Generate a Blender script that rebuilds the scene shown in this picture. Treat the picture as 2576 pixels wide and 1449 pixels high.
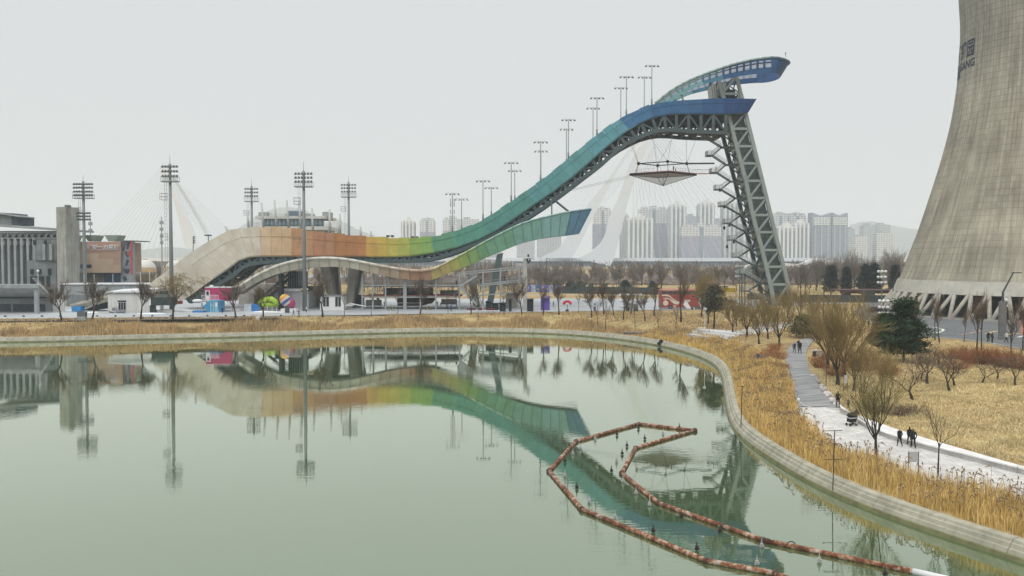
import bpy, bmesh, math, random
import numpy as np
from mathutils import Vector, Matrix

for o in list(bpy.data.objects): bpy.data.objects.remove(o)
S = bpy.context.scene
C = S.collection
PI = math.pi
rnd = random.Random(7)

# ---------------------------------------------------------------- camera, sky, sun, exposure
CAMZ = 16.0
FPX = 2200.0                       # focal length in units of a 2576 px wide frame
PITCH = math.atan((724.5-648.0)/FPX)
cam = bpy.data.cameras.new('camera'); camo = bpy.data.objects.new('camera', cam); C.objects.link(camo)
cam.sensor_width = 36.0; cam.lens = 36.0*FPX/2576.0
cam.clip_start = 0.5; cam.clip_end = 9000.0
camo.location = (0, 0, CAMZ); camo.rotation_euler = (PI/2-PITCH, 0, 0)
S.camera = camo

SUN_EL, SUN_ROT = math.radians(52), math.radians(200)
SKY_GAIN = 1.75
W = bpy.data.worlds.new('World'); S.world = W; W.use_nodes = True
nt = W.node_tree; nt.nodes.clear()
wo = nt.nodes.new('ShaderNodeOutputWorld'); bg = nt.nodes.new('ShaderNodeBackground')
sky = nt.nodes.new('ShaderNodeTexSky'); sky.sky_type = 'NISHITA'; sky.sun_disc = False
sky.sun_elevation = SUN_EL; sky.sun_rotation = SUN_ROT; sky.dust_density = 6.0; sky.air_density = 1.5
scl = nt.nodes.new('ShaderNodeVectorMath'); scl.operation = 'SCALE'; scl.inputs['Scale'].default_value = 0.06
nt.links.new(sky.outputs[0], scl.inputs[0])
# the cloud deck: an even pale layer, a little brighter overhead as an overcast sky is
tc = nt.nodes.new('ShaderNodeTexCoord'); sep = nt.nodes.new('ShaderNodeSeparateXYZ')
nt.links.new(tc.outputs['Generated'], sep.inputs[0])
cr = nt.nodes.new('ShaderNodeValToRGB'); cr.color_ramp.interpolation = 'LINEAR'
cr.color_ramp.elements[0].position = 0.0; cr.color_ramp.elements[0].color = (0.410, 0.420, 0.424, 1)
cr.color_ramp.elements[1].position = 1.0; cr.color_ramp.elements[1].color = (0.92, 0.94, 0.95, 1)
for _p, _v in ((0.30, 0.425), (0.60, 0.66)):
    _e = cr.color_ramp.elements.new(_p); _e.color = (_v*0.98, _v, _v*1.01, 1)
nt.links.new(sep.outputs['Z'], cr.inputs[0])
mx = nt.nodes.new('ShaderNodeMix'); mx.data_type = 'RGBA'; mx.inputs[0].default_value = 0.92
nt.links.new(scl.outputs[0], mx.inputs[6]); nt.links.new(cr.outputs[0], mx.inputs[7])
nt.links.new(mx.outputs[2], bg.inputs[0]); bg.inputs[1].default_value = SKY_GAIN
nt.links.new(bg.outputs[0], wo.inputs[0])

sl = bpy.data.lights.new('sun', 'SUN'); sl.energy = 1.2; sl.angle = math.radians(25); sl.color = (1.0, 0.985, 0.96)
so = bpy.data.objects.new('sun', sl); C.objects.link(so)
so.rotation_euler = (PI/2-SUN_EL, 0, PI-SUN_ROT)
S.view_settings.view_transform = 'Standard'; S.view_settings.look = 'None'
S.view_settings.gamma = 1.0; S.view_settings.exposure = 0.05; S.view_settings.use_curve_mapping = False
cy = S.cycles
cy.max_bounces = 6; cy.diffuse_bounces = 2; cy.glossy_bounces = 3; cy.transparent_max_bounces = 12; cy.volume_bounces = 3
cy.use_denoising = True; cy.caustics_reflective = False; cy.caustics_refractive = False
try: cy.denoising_input_passes = 'RGB_ALBEDO_NORMAL'; cy.denoising_prefilter = 'ACCURATE'
except Exception: pass
S.render.film_transparent = False

# ---------------------------------------------------------------- picture measurements -> places in the world
cT, sT = math.cos(PITCH), math.sin(PITCH)
def ray(px, py):
    u = (px-1288.0)/FPX; v = (724.5-py)/FPX
    return (u, cT+v*sT, -sT+v*cT)
def P(px, py, Y):
    r = ray(px, py); t = Y/r[1]
    return Vector((r[0]*t, Y, CAMZ+r[2]*t))
def G(px, py, z):
    r = ray(px, py); t = (z-CAMZ)/r[2]
    return Vector((r[0]*t, r[1]*t, z))

def catmull(pts, n=8):
    p = np.array(pts, float); out = []
    q = np.vstack([2*p[0]-p[1], p, 2*p[-1]-p[-2]])
    for i in range(1, len(q)-2):
        a, b, c, d = q[i-1], q[i], q[i+1], q[i+2]
        for k in range(n):
            t = k/n
            out.append(0.5*((2*b)+(-a+c)*t+(2*a-5*b+4*c-d)*t*t+(-a+3*b-3*c+d)*t**3))
    out.append(p[-1]); return np.array(out)
def curvefn(pts):
    d = catmull(pts, 10)
    return lambda x: float(np.interp(x, d[:, 0], d[:, 1]))

# ---------------------------------------------------------------- materials
def lin(c):
    return tuple(((x/255.0)/12.92 if x/255.0 <= 0.04045 else ((x/255.0+0.055)/1.055)**2.4) for x in c)
MATS = {}
def mat(name, col, rough=0.75, metal=0.0, var=0.15, vscale=0.6, bump=0.0, bscale=6.0, alpha=1.0, streak=0.0, dirt=None, spec=0.3, coord='Object'):
    """principled material, colour (albedo) broken up by noise; streak = vertical weathering"""
    if name in MATS: return MATS[name]
    m = bpy.data.materials.new(name); m.use_nodes = True; t = m.node_tree; n = t.nodes; L = t.links
    b = n['Principled BSDF']; b.inputs['Roughness'].default_value = rough; b.inputs['Metallic'].default_value = metal
    b.inputs['Specular IOR Level'].default_value = spec
    co = n.new('ShaderNodeTexCoord')
    c = (*col, 1)
    cur = None
    if var > 0:
        nz = n.new('ShaderNodeTexNoise'); nz.inputs['Scale'].default_value = vscale; nz.inputs['Detail'].default_value = 6
        L.new(co.outputs[coord], nz.inputs['Vector'])
        mr = n.new('ShaderNodeMapRange'); mr.inputs[1].default_value = 0.3; mr.inputs[2].default_value = 0.7
        mr.inputs[3].default_value = 1-var; mr.inputs[4].default_value = 1+var
        L.new(nz.outputs[0], mr.inputs[0])
        hv = n.new('ShaderNodeVectorMath'); hv.operation = 'SCALE'; hv.inputs[0].default_value = col
        L.new(mr.outputs[0], hv.inputs['Scale']); cur = hv.outputs[0]
    if streak > 0:
        mp = n.new('ShaderNodeMapping'); mp.inputs['Scale'].default_value = (2.2, 2.2, 0.12)
        L.new(co.outputs[coord], mp.inputs[0])
        nz2 = n.new('ShaderNodeTexNoise'); nz2.inputs['Scale'].default_value = 0.7; nz2.inputs['Detail'].default_value = 5
        L.new(mp.outputs[0], nz2.inputs['Vector'])
        r2 = n.new('ShaderNodeMapRange'); r2.inputs[1].default_value = 0.5; r2.inputs[2].default_value = 0.72
        r2.inputs[3].default_value = 0; r2.inputs[4].default_value = streak; L.new(nz2.outputs[0], r2.inputs[0])
        m2 = n.new('ShaderNodeMix'); m2.data_type = 'RGBA'; L.new(r2.outputs[0], m2.inputs[0])
        if cur is not None: L.new(cur, m2.inputs[6])
        else: m2.inputs[6].default_value = c
        d = dirt or tuple(x*0.45 for x in col); m2.inputs[7].default_value = (*d, 1); cur = m2.outputs[2]
    if cur is not None: L.new(cur, b.inputs['Base Color'])
    else: b.inputs['Base Color'].default_value = c
    if bump > 0:
        nb = n.new('ShaderNodeTexNoise'); nb.inputs['Scale'].default_value = bscale; nb.inputs['Detail'].default_value = 4
        L.new(co.outputs[coord], nb.inputs['Vector'])
        bp = n.new('ShaderNodeBump'); bp.inputs['Strength'].default_value = bump; bp.inputs['Distance'].default_value = 0.05
        L.new(nb.outputs[0], bp.inputs['Height']); L.new(bp.outputs[0], b.inputs['Normal'])
    if alpha < 1: b.inputs['Alpha'].default_value = alpha
    MATS[name] = m; return m

# ---------------------------------------------------------------- mesh builder
class MB:
    def __init__(s): s.v = []; s.f = []; s.mi = []; s.cur = 0
    def add(s, vs, fs):
        k = len(s.v); s.v.extend([tuple(map(float, v)) for v in vs])
        for f in fs: s.f.append(tuple(i+k for i in f)); s.mi.append(s.cur)
    def hexa(s, p):      # 8 corners: bottom ring 0-3, top ring 4-7
        s.add(p, [(3, 2, 1, 0), (4, 5, 6, 7), (0, 1, 5, 4), (1, 2, 6, 5), (2, 3, 7, 6), (3, 0, 4, 7)])
    def box(s, c, d, rz=0.0):
        x, y, z = d[0]/2, d[1]/2, d[2]/2; ca, sa = math.cos(rz), math.sin(rz); vs = []
        for zz in (-z, z):
            for (a, b) in ((-x, -y), (x, -y), (x, y), (-x, y)):
                vs.append((c[0]+a*ca-b*sa, c[1]+a*sa+b*ca, c[2]+zz))
        s.hexa(vs)
    def beam(s, p, q, w, h=None, up=(0, 0, 1)):
        h = h or w; p, q = Vector(p), Vector(q); d = (q-p)
        if d.length < 1e-6: return
        d.normalize(); u = Vector(up)
        if abs(d.dot(u)) > 0.98: u = Vector((0, 1, 0))
        r = d.cross(u).normalized(); u = r.cross(d).normalized(); r = r*(w/2); u = u*(h/2)
        s.hexa([p-r-u, p+r-u, p+r+u, p-r+u, q-r-u, q+r-u, q+r+u, q-r+u])
    def tube(s, pts, r, n=6, cap=True):
        pts = [Vector(p) for p in pts]; rs = r if isinstance(r, (list, tuple)) else [r]*len(pts)
        k0 = len(s.v); u = None; N = len(pts)
        for i, p in enumerate(pts):
            d = (pts[min(i+1, N-1)]-pts[max(i-1, 0)])
            if d.length < 1e-9: d = Vector((0, 0, 1))
            d.normalize()
            if u is None:
                u = Vector((0, 0, 1)) if abs(d.z) < 0.9 else Vector((1, 0, 0))
            u = (u-d*u.dot(d)); u.normalize(); w = d.cross(u)
            for j in range(n):
                a = 2*PI*j/n; s.v.append(tuple(p+(u*math.cos(a)+w*math.sin(a))*rs[i]))
        for i in range(N-1):
            for j in range(n):
                a = k0+i*n+j; b = k0+i*n+(j+1) % n
                s.f.append((a, b, b+n, a+n)); s.mi.append(s.cur)
        if cap and n > 2:
            s.f.append(tuple(k0+j for j in reversed(range(n)))); s.mi.append(s.cur)
            s.f.append(tuple(k0+(N-1)*n+j for j in range(n))); s.mi.append(s.cur)
    def lathe(s, c, prof, n=16, sx=1.0, sy=1.0, cap=True):
        k = len(s.v)
        for (r, z) in prof:
            for j in range(n):
                a = 2*PI*j/n; s.v.append((c[0]+r*sx*math.cos(a), c[1]+r*sy*math.sin(a), c[2]+z))
        for i in range(len(prof)-1):
            for j in range(n):
                a = k+i*n+j; b = k+i*n+(j+1) % n; s.f.append((a, b, b+n, a+n)); s.mi.append(s.cur)
        if cap:
            s.f.append(tuple(k+j for j in reversed(range(n)))); s.mi.append(s.cur)
            e = k+(len(prof)-1)*n; s.f.append(tuple(e+j for j in range(n))); s.mi.append(s.cur)
    def ball(s, c, r, n=10, m=6, sx=1, sy=1, sz=1):
        s.lathe(c, [(max(1e-3, r*math.sin(PI*i/m)), -r*sz*math.cos(PI*i/m)) for i in range(m+1)], n, sx, sy)
    def quad(s, a, b, c, d): s.add([a, b, c, d], [(0, 1, 2, 3)])
    def slab(s, poly, z0, z1):
        n = len(poly); s.add([(p[0], p[1], z0) for p in poly]+[(p[0], p[1], z1) for p in poly],
            [tuple(reversed(range(n))), tuple(range(n, 2*n))]+[(i, (i+1) % n, (i+1) % n+n, i+n) for i in range(n)])
    def plate(s, poly, y0, y1):   # polygon of (x,z) given thickness along y
        n = len(poly); s.add([(p[0], y0, p[1]) for p in poly]+[(p[0], y1, p[1]) for p in poly],
            [tuple(range(n)), tuple(reversed(range(n, 2*n)))]+[(i, i+n, (i+1) % n+n, (i+1) % n) for i in range(n)])
    def sheet(s, rows):            # rows of points -> grid of quads
        k = len(s.v); nc = len(rows[0])
        for r in rows: s.v.extend([tuple(map(float, p)) for p in r])
        for i in range(len(rows)-1):
            for j in range(nc-1):
                a = k+i*nc+j; s.f.append((a, a+1, a+1+nc, a+nc)); s.mi.append(s.cur)

def wloc(o):
    v = Vector((0, 0, 0))
    while o is not None: v += o.location; o = o.parent
    return v
def mesh_from(mb, name, off, mats):
    me = bpy.data.meshes.new(name)
    nv = len(mb.v); va = np.array(mb.v, dtype=np.float32)-np.array(off, dtype=np.float32)
    me.from_pydata([], [], []) if nv == 0 else None
    me.vertices.add(nv); me.vertices.foreach_set('co', va.ravel())
    ln = np.array([len(f) for f in mb.f], dtype=np.int32); idx = np.fromiter((i for f in mb.f for i in f), dtype=np.int32)
    me.loops.add(len(idx)); me.loops.foreach_set('vertex_index', idx)
    me.polygons.add(len(ln)); st = np.zeros(len(ln), dtype=np.int32); st[1:] = np.cumsum(ln)[:-1]
    me.polygons.foreach_set('loop_start', st); me.polygons.foreach_set('loop_total', ln)
    for m in mats: me.materials.append(m)
    if len(mats) > 1: me.polygons.foreach_set('material_index', np.array(mb.mi, dtype=np.int32))
    me.polygons.foreach_set('use_smooth', np.zeros(len(ln), dtype=bool)); me.update(calc_edges=True); me.validate()
    return me
def obj(name, mb, m, parent=None, label=None, smooth=False, kind=None):
    """link a builder as ONE mesh object; coordinates in mb are world, stored relative to the parent's place"""
    mats = m if isinstance(m, (list, tuple)) else [m]
    off = wloc(parent) if parent is not None else Vector((0, 0, 0))
    me = mesh_from(mb, name, off, mats); o = bpy.data.objects.new(name, me); C.objects.link(o)
    if parent is not None: o.parent = parent
    if smooth: me.polygons.foreach_set('use_smooth', [True]*len(me.polygons))
    if label: o['label'] = label
    if kind: o['kind'] = kind
    return o
def thing(name, label, cat, loc=(0, 0, 0), group=None, rz=0.0):
    o = bpy.data.objects.new(name, None); C.objects.link(o); o.location = loc; o.rotation_euler[2] = rz
    o.empty_display_size = 0.5
    o['label'] = label; o['category'] = cat
    if group: o['group'] = group
    return o
def tag(o, label, cat, group=None):
    o['label'] = label; o['category'] = cat
    if group: o['group'] = group
    return o
def solo(name, mb, m, label, cat, group=None, smooth=False):
    """thing made of one mesh, origin at its base centre"""
    a = np.array(mb.v); base = Vector(((a[:, 0].min()+a[:, 0].max())/2, (a[:, 1].min()+a[:, 1].max())/2, a[:, 2].min()))
    mats = m if isinstance(m, (list, tuple)) else [m]
    me = mesh_from(mb, name, base, mats); o = bpy.data.objects.new(name, me); C.objects.link(o); o.location = base
    if smooth: me.polygons.foreach_set('use_smooth', [True]*len(me.polygons))
    return tag(o, label, cat, group)
def struct(name, mb, m, smooth=False):
    return obj(name, mb, m, None, None, smooth, 'structure')
def kids(o): return [c for c in o.children]
def dup(root, loc, rz=0.0, scale=1.0, label=None, group=None):
    r = root.copy(); C.objects.link(r); r.location = loc; r.rotation_euler = (0, 0, rz)
    r.scale = (scale,)*3 if not isinstance(scale, tuple) else scale
    if label: r['label'] = label
    if group: r['group'] = group
    for ch in KIDS.get(root.name, []):
        c = ch.copy(); C.objects.link(c); c.parent = r
        for g in KIDS.get(ch.name, []):
            d = g.copy(); C.objects.link(d); d.parent = c
    return r
KIDS = {}
def regkids(root):
    KIDS[root.name] = [c for c in bpy.data.objects if c.parent == root]
    for c in KIDS[root.name]: KIDS[c.name] = [g for g in bpy.data.objects if g.parent == c]
# ---------------------------------------------------------------- haze
def build_haze():
    mb = MB(); mb.box((100, 2950, 153.5), (11000, 6100, 313))       # z -3 .. 310, y -100 .. 6000
    m = bpy.data.materials.new('haze air'); m.use_nodes = True; t = m.node_tree; t.nodes.clear()
    o = t.nodes.new('ShaderNodeOutputMaterial'); v = t.nodes.new('ShaderNodeVolumePrincipled')
    v.inputs['Color'].default_value = (0.86, 0.935, 1.0, 1); v.inputs['Density'].default_value = HAZE
    v.inputs['Anisotropy'].default_value = 0.0
    t.links.new(v.outputs[0], o.inputs['Volume'])
    return obj('haze', mb, m, kind='stuff')
HAZE = 0.00025

# ---------------------------------------------------------------- lake outline and lie of the land
_shore = [(0, 862), (300, 856), (575, 850), (860, 842), (1086, 837), (1250, 837), (1417, 842), (1582, 858), (1680, 876), (1740, 893),
          (1785, 912), (1809, 938), (1818, 975), (1824, 1030), (1838, 1080), (1866, 1112), (1917, 1146), (2008, 1206), (2119, 1261), (2272, 1320), (2442, 1377), (2576, 1417)]
_sp = [G(x, y, 0.0) for x, y in _shore]
_pts = [(-330, 118), (-250, 148), (-160, 160)]+[(p.x, p.y) for p in _sp]+[(32, 33), (40, 20), (46, 5)]
_c = catmull(_pts, 24)
# even spacing
_d = np.r_[0, np.cumsum(np.hypot(*np.diff(_c, axis=0).T))]
SH_L = _d[-1]; _u = np.linspace(0, SH_L, 520)
SHORE = np.c_[np.interp(_u, _d, _c[:, 0]), np.interp(_u, _d, _c[:, 1])]
# smooth measuring noise
for _k in range(30):
    SHORE[1:-1] = 0.25*SHORE[:-2]+0.5*SHORE[1:-1]+0.25*SHORE[2:]
_t = np.gradient(SHORE, axis=0); _t /= np.hypot(_t[:, 0], _t[:, 1])[:, None]
SHORE_N = np.c_[-_t[:, 1], _t[:, 0]]          # points away from the water
BACK = np.array([(44, -25), (20, -60), (-60, -90), (-200, -90), (-330, -40), (-372, 40)])

def shore_s(x, y):
    """signed distance to the water's edge (positive on land); x, y arrays"""
    x = np.atleast_1d(np.asarray(x, float)); y = np.atleast_1d(np.asarray(y, float)); out = np.empty(len(x))
    A = SHORE[:-1:2]; B = np.vstack([SHORE[2::2], SHORE[-1:]])[:len(A)]; N = SHORE_N[:-1:2][:len(A)]
    AB = B-A; L2 = (AB**2).sum(1)+1e-9
    for i in range(0, len(x), 4000):
        p = np.c_[x[i:i+4000], y[i:i+4000]]; AP = p[:, None, :]-A[None]
        t = np.clip((AP*AB[None]).sum(2)/L2, 0, 1); d = AP-t[..., None]*AB[None]
        dd = (d**2).sum(2); j = dd.argmin(1); r = np.arange(len(p))
        sg = np.sign((d[r, j]*N[j]).sum(1)); out[i:i+4000] = np.sqrt(dd[r, j])*sg
    return out
def sstep(a, lo, hi):
    t = np.clip((a-lo)/(hi-lo), 0, 1); return t*t*(3-2*t)
WALLTOP = 0.92
def height(x, y, s=None):
    x = np.atleast_1d(np.asarray(x, float)); y = np.atleast_1d(np.asarray(y, float))
    if s is None: s = shore_s(x, y)
    zr = np.interp(y, [0, 40, 60, 72, 85, 100, 125, 150], [1.25, 1.25, 1.3, 1.5, 2.1, 2.6, 3.1, 3.4])
    zb = zr+(3.4-zr)*sstep(s, 16, 44)
    z = WALLTOP+(zb-WALLTOP)*sstep(s, 1.0, 9.5)
    z = np.where(y > 330, z+0.0*z, z)
    return z
def hz(x, y): return float(height([x], [y])[0])
def GT(px, py):
    """where the line of sight through a picture point meets the land"""
    z = 2.5
    for _ in range(12):
        p = G(px, py, z); z = 0.5*z+0.5*hz(p.x, p.y)
    p = G(px, py, z); return Vector((p.x, p.y, hz(p.x, p.y)))

# ---------------------------------------------------------------- ground materials
def ground_mat():
    m = bpy.data.materials.new('dry lawn earth'); m.use_nodes = True; t = m.node_tree; n = t.nodes; L = t.links
    b = n['Principled BSDF']; b.inputs['Roughness'].default_value = 0.95; b.inputs['Specular IOR Level'].default_value = 0.1
    co = n.new('ShaderNodeTexCoord')
    def noise(sc, det=6, ro=0.6):
        z = n.new('ShaderNodeTexNoise'); z.inputs['Scale'].default_value = sc; z.inputs['Detail'].default_value = det; z.inputs['Roughness'].default_value = ro
        L.new(co.outputs['Object'], z.inputs['Vector']); return z
    r = n.new('ShaderNodeValToRGB'); e = r.color_ramp.elements
    e[0].position = 0.30; e[0].color = (0.17, 0.12, 0.06, 1); e[1].position = 0.68; e[1].color = (0.56, 0.46, 0.25, 1)
    k = e.new(0.48); k.color = (0.40, 0.315, 0.16, 1)
    mp = n.new('ShaderNodeMapping'); mp.inputs['Scale'].default_value = (0.5, 1.0, 1.0); L.new(co.outputs['Object'], mp.inputs[0])
    a = n.new('ShaderNodeTexNoise'); a.inputs['Scale'].default_value = 0.9; a.inputs['Detail'].default_value = 8; a.inputs['Roughness'].default_value = 0.7
    L.new(mp.outputs[0], a.inputs['Vector']); L.new(a.outputs[0], r.inputs[0])
    c2 = noise(0.07, 4); r2 = n.new('ShaderNodeValToRGB'); r2.color_ramp.elements[0].position = 0.42; r2.color_ramp.elements[1].position = 0.62
    L.new(c2.outputs[0], r2.inputs[0])
    mx = n.new('ShaderNodeMix'); mx.data_type = 'RGBA'; mx.blend_type = 'MULTIPLY'; mx.inputs[0].default_value = 0.55
    q = n.new('ShaderNodeMix'); q.data_type = 'RGBA'; q.inputs[6].default_value = (0.72, 0.55, 0.42, 1); q.inputs[7].default_value = (1, 0.97, 0.86, 1)
    L.new(r2.outputs[0], q.inputs[0]); L.new(r.outputs[0], mx.inputs[6]); L.new(q.outputs[2], mx.inputs[7])
    L.new(mx.outputs[2], b.inputs['Base Color'])
    f = noise(4.0, 5); bp = n.new('ShaderNodeBump'); bp.inputs['Strength'].default_value = 0.8; bp.inputs['Distance'].default_value = 0.15
    L.new(f.outputs[0], bp.inputs['Height']); L.new(bp.outputs[0], b.inputs['Normal'])
    return m
def water_mat():
    m = bpy.data.materials.new('lake water'); m.use_nodes = True; t = m.node_tree; n = t.nodes; L = t.links; n.clear()
    o = n.new('ShaderNodeOutputMaterial'); d = n.new('ShaderNodeBsdfDiffuse'); g = n.new('ShaderNodeBsdfGlossy')
    d.inputs[0].default_value = (0.062, 0.105, 0.044, 1); g.inputs[0].default_value = (0.93, 0.97, 0.865, 1); g.inputs['Roughness'].default_value = 0.012
    lw = n.new('ShaderNodeLayerWeight'); lw.inputs['Blend'].default_value = 0.5
    r = n.new('ShaderNodeValToRGB'); e = r.color_ramp.elements      # facing 0 straight down .. 1 grazing
    e[0].position = 0.0; e[0].color = (0.03,)*3+(1,); e[1].position = 1.0; e[1].color = (1, 1, 1, 1)
    for p, v in ((0.35, 0.08), (0.60, 0.32), (0.74, 0.52), (0.87, 0.78)):
        k = e.new(p); k.color = (v, v, v, 1)
    co = n.new('ShaderNodeTexCoord')
    mp = n.new('ShaderNodeMapping'); mp.inputs['Scale'].default_value = (0.55, 1.3, 1); L.new(co.outputs['Object'], mp.inputs[0])
    z = n.new('ShaderNodeTexNoise'); z.inputs['Scale'].default_value = 1.6; z.inputs['Detail'].default_value = 3; L.new(mp.outputs[0], z.inputs['Vector'])
    z2 = n.new('ShaderNodeTexNoise'); z2.inputs['Scale'].default_value = 0.06; z2.inputs['Detail'].default_value = 2; L.new(co.outputs['Object'], z2.inputs['Vector'])
    ms = n.new('ShaderNodeMapRange'); ms.inputs[1].default_value = 0.42; ms.inputs[2].default_value = 0.62; ms.inputs[3].default_value = 0.004; ms.inputs[4].default_value = 0.024
    L.new(z2.outputs[0], ms.inputs[0])
    bp = n.new('ShaderNodeBump'); bp.inputs['Distance'].default_value = 0.25
    L.new(ms.outputs[0], bp.inputs['Strength']); L.new(z.outputs[0], bp.inputs['Height']); L.new(bp.outputs[0], g.inputs['Normal'])
    mx = n.new('ShaderNodeMixShader'); L.new(lw.outputs['Facing'], r.inputs[0]); L.new(r.outputs[0], mx.inputs[0])
    L.new(d.outputs[0], mx.inputs[1]); L.new(g.outputs[0], mx.inputs[2]); L.new(mx.outputs[0], o.inputs[0])
    return m
M_conc = lambda: mat('weathered concrete', (0.46, 0.45, 0.40), 0.85, 0, 0.14, 0.8, 0.3, 4, streak=0.35)
M_plaza = lambda: mat('pale plaza paving', (0.47, 0.475, 0.47), 0.7, 0, 0.10, 0.25, 0.1, 2)

def build_setting():
    # land: rings running outward from the water's edge to the horizon
    offs = [-0.6, 0.6, 1.10, 1.7, 2.4, 3.2, 4.5, 6, 7.5, 9.5, 12, 15, 18, 22, 27, 33, 40, 48, 58, 70, 85, 105, 130, 165, 220, 300, 420, 600, 900, 1300, 1900, 2700, 3900, 5500]
    loop = np.vstack([SHORE, BACK]); 
    t = np.gradient(SHORE, axis=0); N = SHORE_N
    bn = BACK-np.array([-150.0, 30.0]); bn /= np.hypot(bn[:, 0], bn[:, 1])[:, None]
    NN = np.vstack([N, bn])
    RAD = loop-np.array([-130.0, 20.0]); RAD /= np.hypot(RAD[:, 0], RAD[:, 1])[:, None]
    mb = MB(); rows = []
    for o_ in offs:
        p = loop+NN*min(o_, 12)+RAD*max(0, o_-12)
        if o_ < 1.0: z = np.full(len(p), -1.6 if o_ < 0 else -0.4)
        else:
            z = height(p[:, 0], p[:, 1], np.full(len(p), o_) if o_ <= 12 else (np.r_[shore_s(p[:len(SHORE), 0], p[:len(SHORE), 1]), np.full(len(BACK), 60.0)] if o_ < 150 else np.full(len(p), 60.0)))
        r = np.c_[p, z]; rows.append(np.vstack([r, r[:1]]))
    mb.sheet([[tuple(q) for q in r] for r in rows])
    mb.f = [tuple(reversed(f)) for f in mb.f]
    struct('ground', mb, ground_mat())
    # water and lake bed share the outline
    mb = MB(); lp = loop+NN*0.55
    mb.add([(x, y, 0.0) for x, y in lp], [tuple(range(len(lp)))])
    bm = bmesh.new(); vs = [bm.verts.new((x, y, 0)) for x, y in lp]; f = bm.faces.new(vs); bmesh.ops.triangulate(bm, faces=[f]); bm.normal_update()
    for f in bm.faces:
        if f.normal.z < 0: f.normal_flip()
    me = bpy.data.meshes.new('water'); bm.to_mesh(me); bm.free(); me.materials.append(water_mat())
    wobj = bpy.data.objects.new('water', me); C.objects.link(wobj); wobj['kind'] = 'structure'
    # stepped concrete bank, cast in lengths with open joints
    prof = [(-0.2, -0.9), (0.0, -0.05), (0.10, 0.20), (0.20, 0.24), (0.30, 0.46), (0.40, 0.50), (0.50, 0.72), (0.60, 0.76), (0.68, 0.92), (1.16, 0.97), (1.16, 0.5)]
    bank = thing('embankment_wall', 'low stepped concrete lake wall curving round the whole water edge', 'embankment', (SHORE[250][0], SHORE[250][1], -0.9))
    mc = mat('bank concrete', (0.36, 0.345, 0.27), 0.88, 0, 0.22, 0.9, 0.4, 5, streak=0.45, dirt=(0.17, 0.16, 0.10))
    mdirt = mat('bank algae', (0.15, 0.15, 0.07), 0.7, 0, 0.3, 1.5)
    step = 9; dd = SH_L/519
    for i in range(70, 517, step):
        b = MB(); j1 = min(i+step, 519); rows = []; crosses = []
        for j in range(i, j1+1):
            p, nn, tt = SHORE[j], SHORE_N[j], _t[j]
            sh = 0.02 if j == i else (-0.02 if j == j1 else 0)
            rows.append([(p[0]+nn[0]*a+tt[0]*sh, p[1]+nn[1]*a+tt[1]*sh, z+0.006*math.sin(i*1.7)) for a, z in prof])
        b.sheet(rows)
        for fi, k in enumerate(range(len(b.f))):
            if fi % (len(prof)-1) in (0, 1, 2): b.mi[fi] = 1
        b.f = [tuple(reversed(f)) for f in b.f]
        b.cur = 0
        n0 = len(prof)
        b.add(rows[0], [tuple(range(n0))]); b.add(rows[-1], [tuple(reversed(range(n0)))])
        obj('wall_segment', b, [mc, mdirt], bank)
    # plaza of pale paving on the far shore
    zP = 3.41
    front = [(-420, 812), (0, 803), (300, 800), (600, 797), (900, 793), (1200, 788), (1500, 783), (1650, 780.5), (1760, 779), (1850, 774), (1990, 768), (2110, 764)]
    fp = [G(x, y, zP) for x, y in front]; b = MB()
    b.sheet([[(p.x, p.y, zP) for p in fp], [(p.x*1.25+ (4 if p.x > 0 else 0), 268+0.02*abs(p.x), zP) for p in fp]])
    b.f = [tuple(reversed(f)) for f in b.f]
    plz = struct('plaza', b, plaza_mat())
    # dark granite kerb along its front edge
    b = MB()
    for q0, q1 in zip(fp[:-1], fp[1:]): b.beam((q0.x, q0.y-0.15, zP-0.03), (q1.x, q1.y-0.15, zP-0.03), 0.3, 0.2)
    struct('plaza_kerb', b, mat('dark granite', (0.10, 0.105, 0.11), 0.6))
    # service road behind the reeds on the far left
    fl = [G(x, y, 3.4) for x, y in ((-300, 816), (0, 809), (300, 806), (560, 802.5), (700, 800))]
    b = MB(); b.sheet([[(p.x, p.y, 3.408) for p in fl], [(p.x, p.y+2.6, 3.408) for p in fl]]); b.f = [tuple(reversed(f)) for f in b.f]
    struct('lakeside_road', b, mat('dark asphalt strip', (0.06, 0.065, 0.07), 0.8, 0, 0.2, 0.5))
    # grey road round the cooling tower
    rd = [(2165, 800), (2240, 838), (2332, 848), (2415, 854), (2500, 866), (2576, 880), (2760, 912)]
    ed = [G(x, y, 3.43) for x, y in rd]
    b = MB(); b.sheet([[(p.x, p.y, 3.43) for p in ed], [(p.x+8+0.2*i, p.y+24, 3.43) for i, p in enumerate(ed)], [(p.x+40, p.y+90, 3.43) for p in ed]]); b.f = [tuple(reversed(f)) for f in b.f]
    struct('road', b, mat('grey asphalt', (0.135, 0.14, 0.145), 0.85, 0, 0.15, 0.3, 0.1, 8))
    b = MB()
    for q0, q1 in zip(ed[:-1], ed[1:]): b.beam((q0.x, q0.y-0.12, 3.45), (q1.x, q1.y-0.12, 3.45), 0.25, 0.24)
    struct('road_kerb', b, mat('pale kerb', (0.42, 0.40, 0.34), 0.8))
    def stroke_line(name, pts, w, col):
        c = catmull(pts, 8); q = [G(x, y, 3.436) for x, y in c]; b = MB()
        L_ = []; R_ = []
        for i, p in enumerate(q):
            d = (q[min(i+1, len(q)-1)]-q[max(i-1, 0)]); d.z = 0; d.normalize(); nn = Vector((-d.y, d.x, 0))*w/2
            L_.append(p+nn); R_.append(p-nn)
        b.sheet([R_, L_]); struct(name, b, mat('road paint '+name, col, 0.6, 0, 0.15, 1.0))
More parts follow.
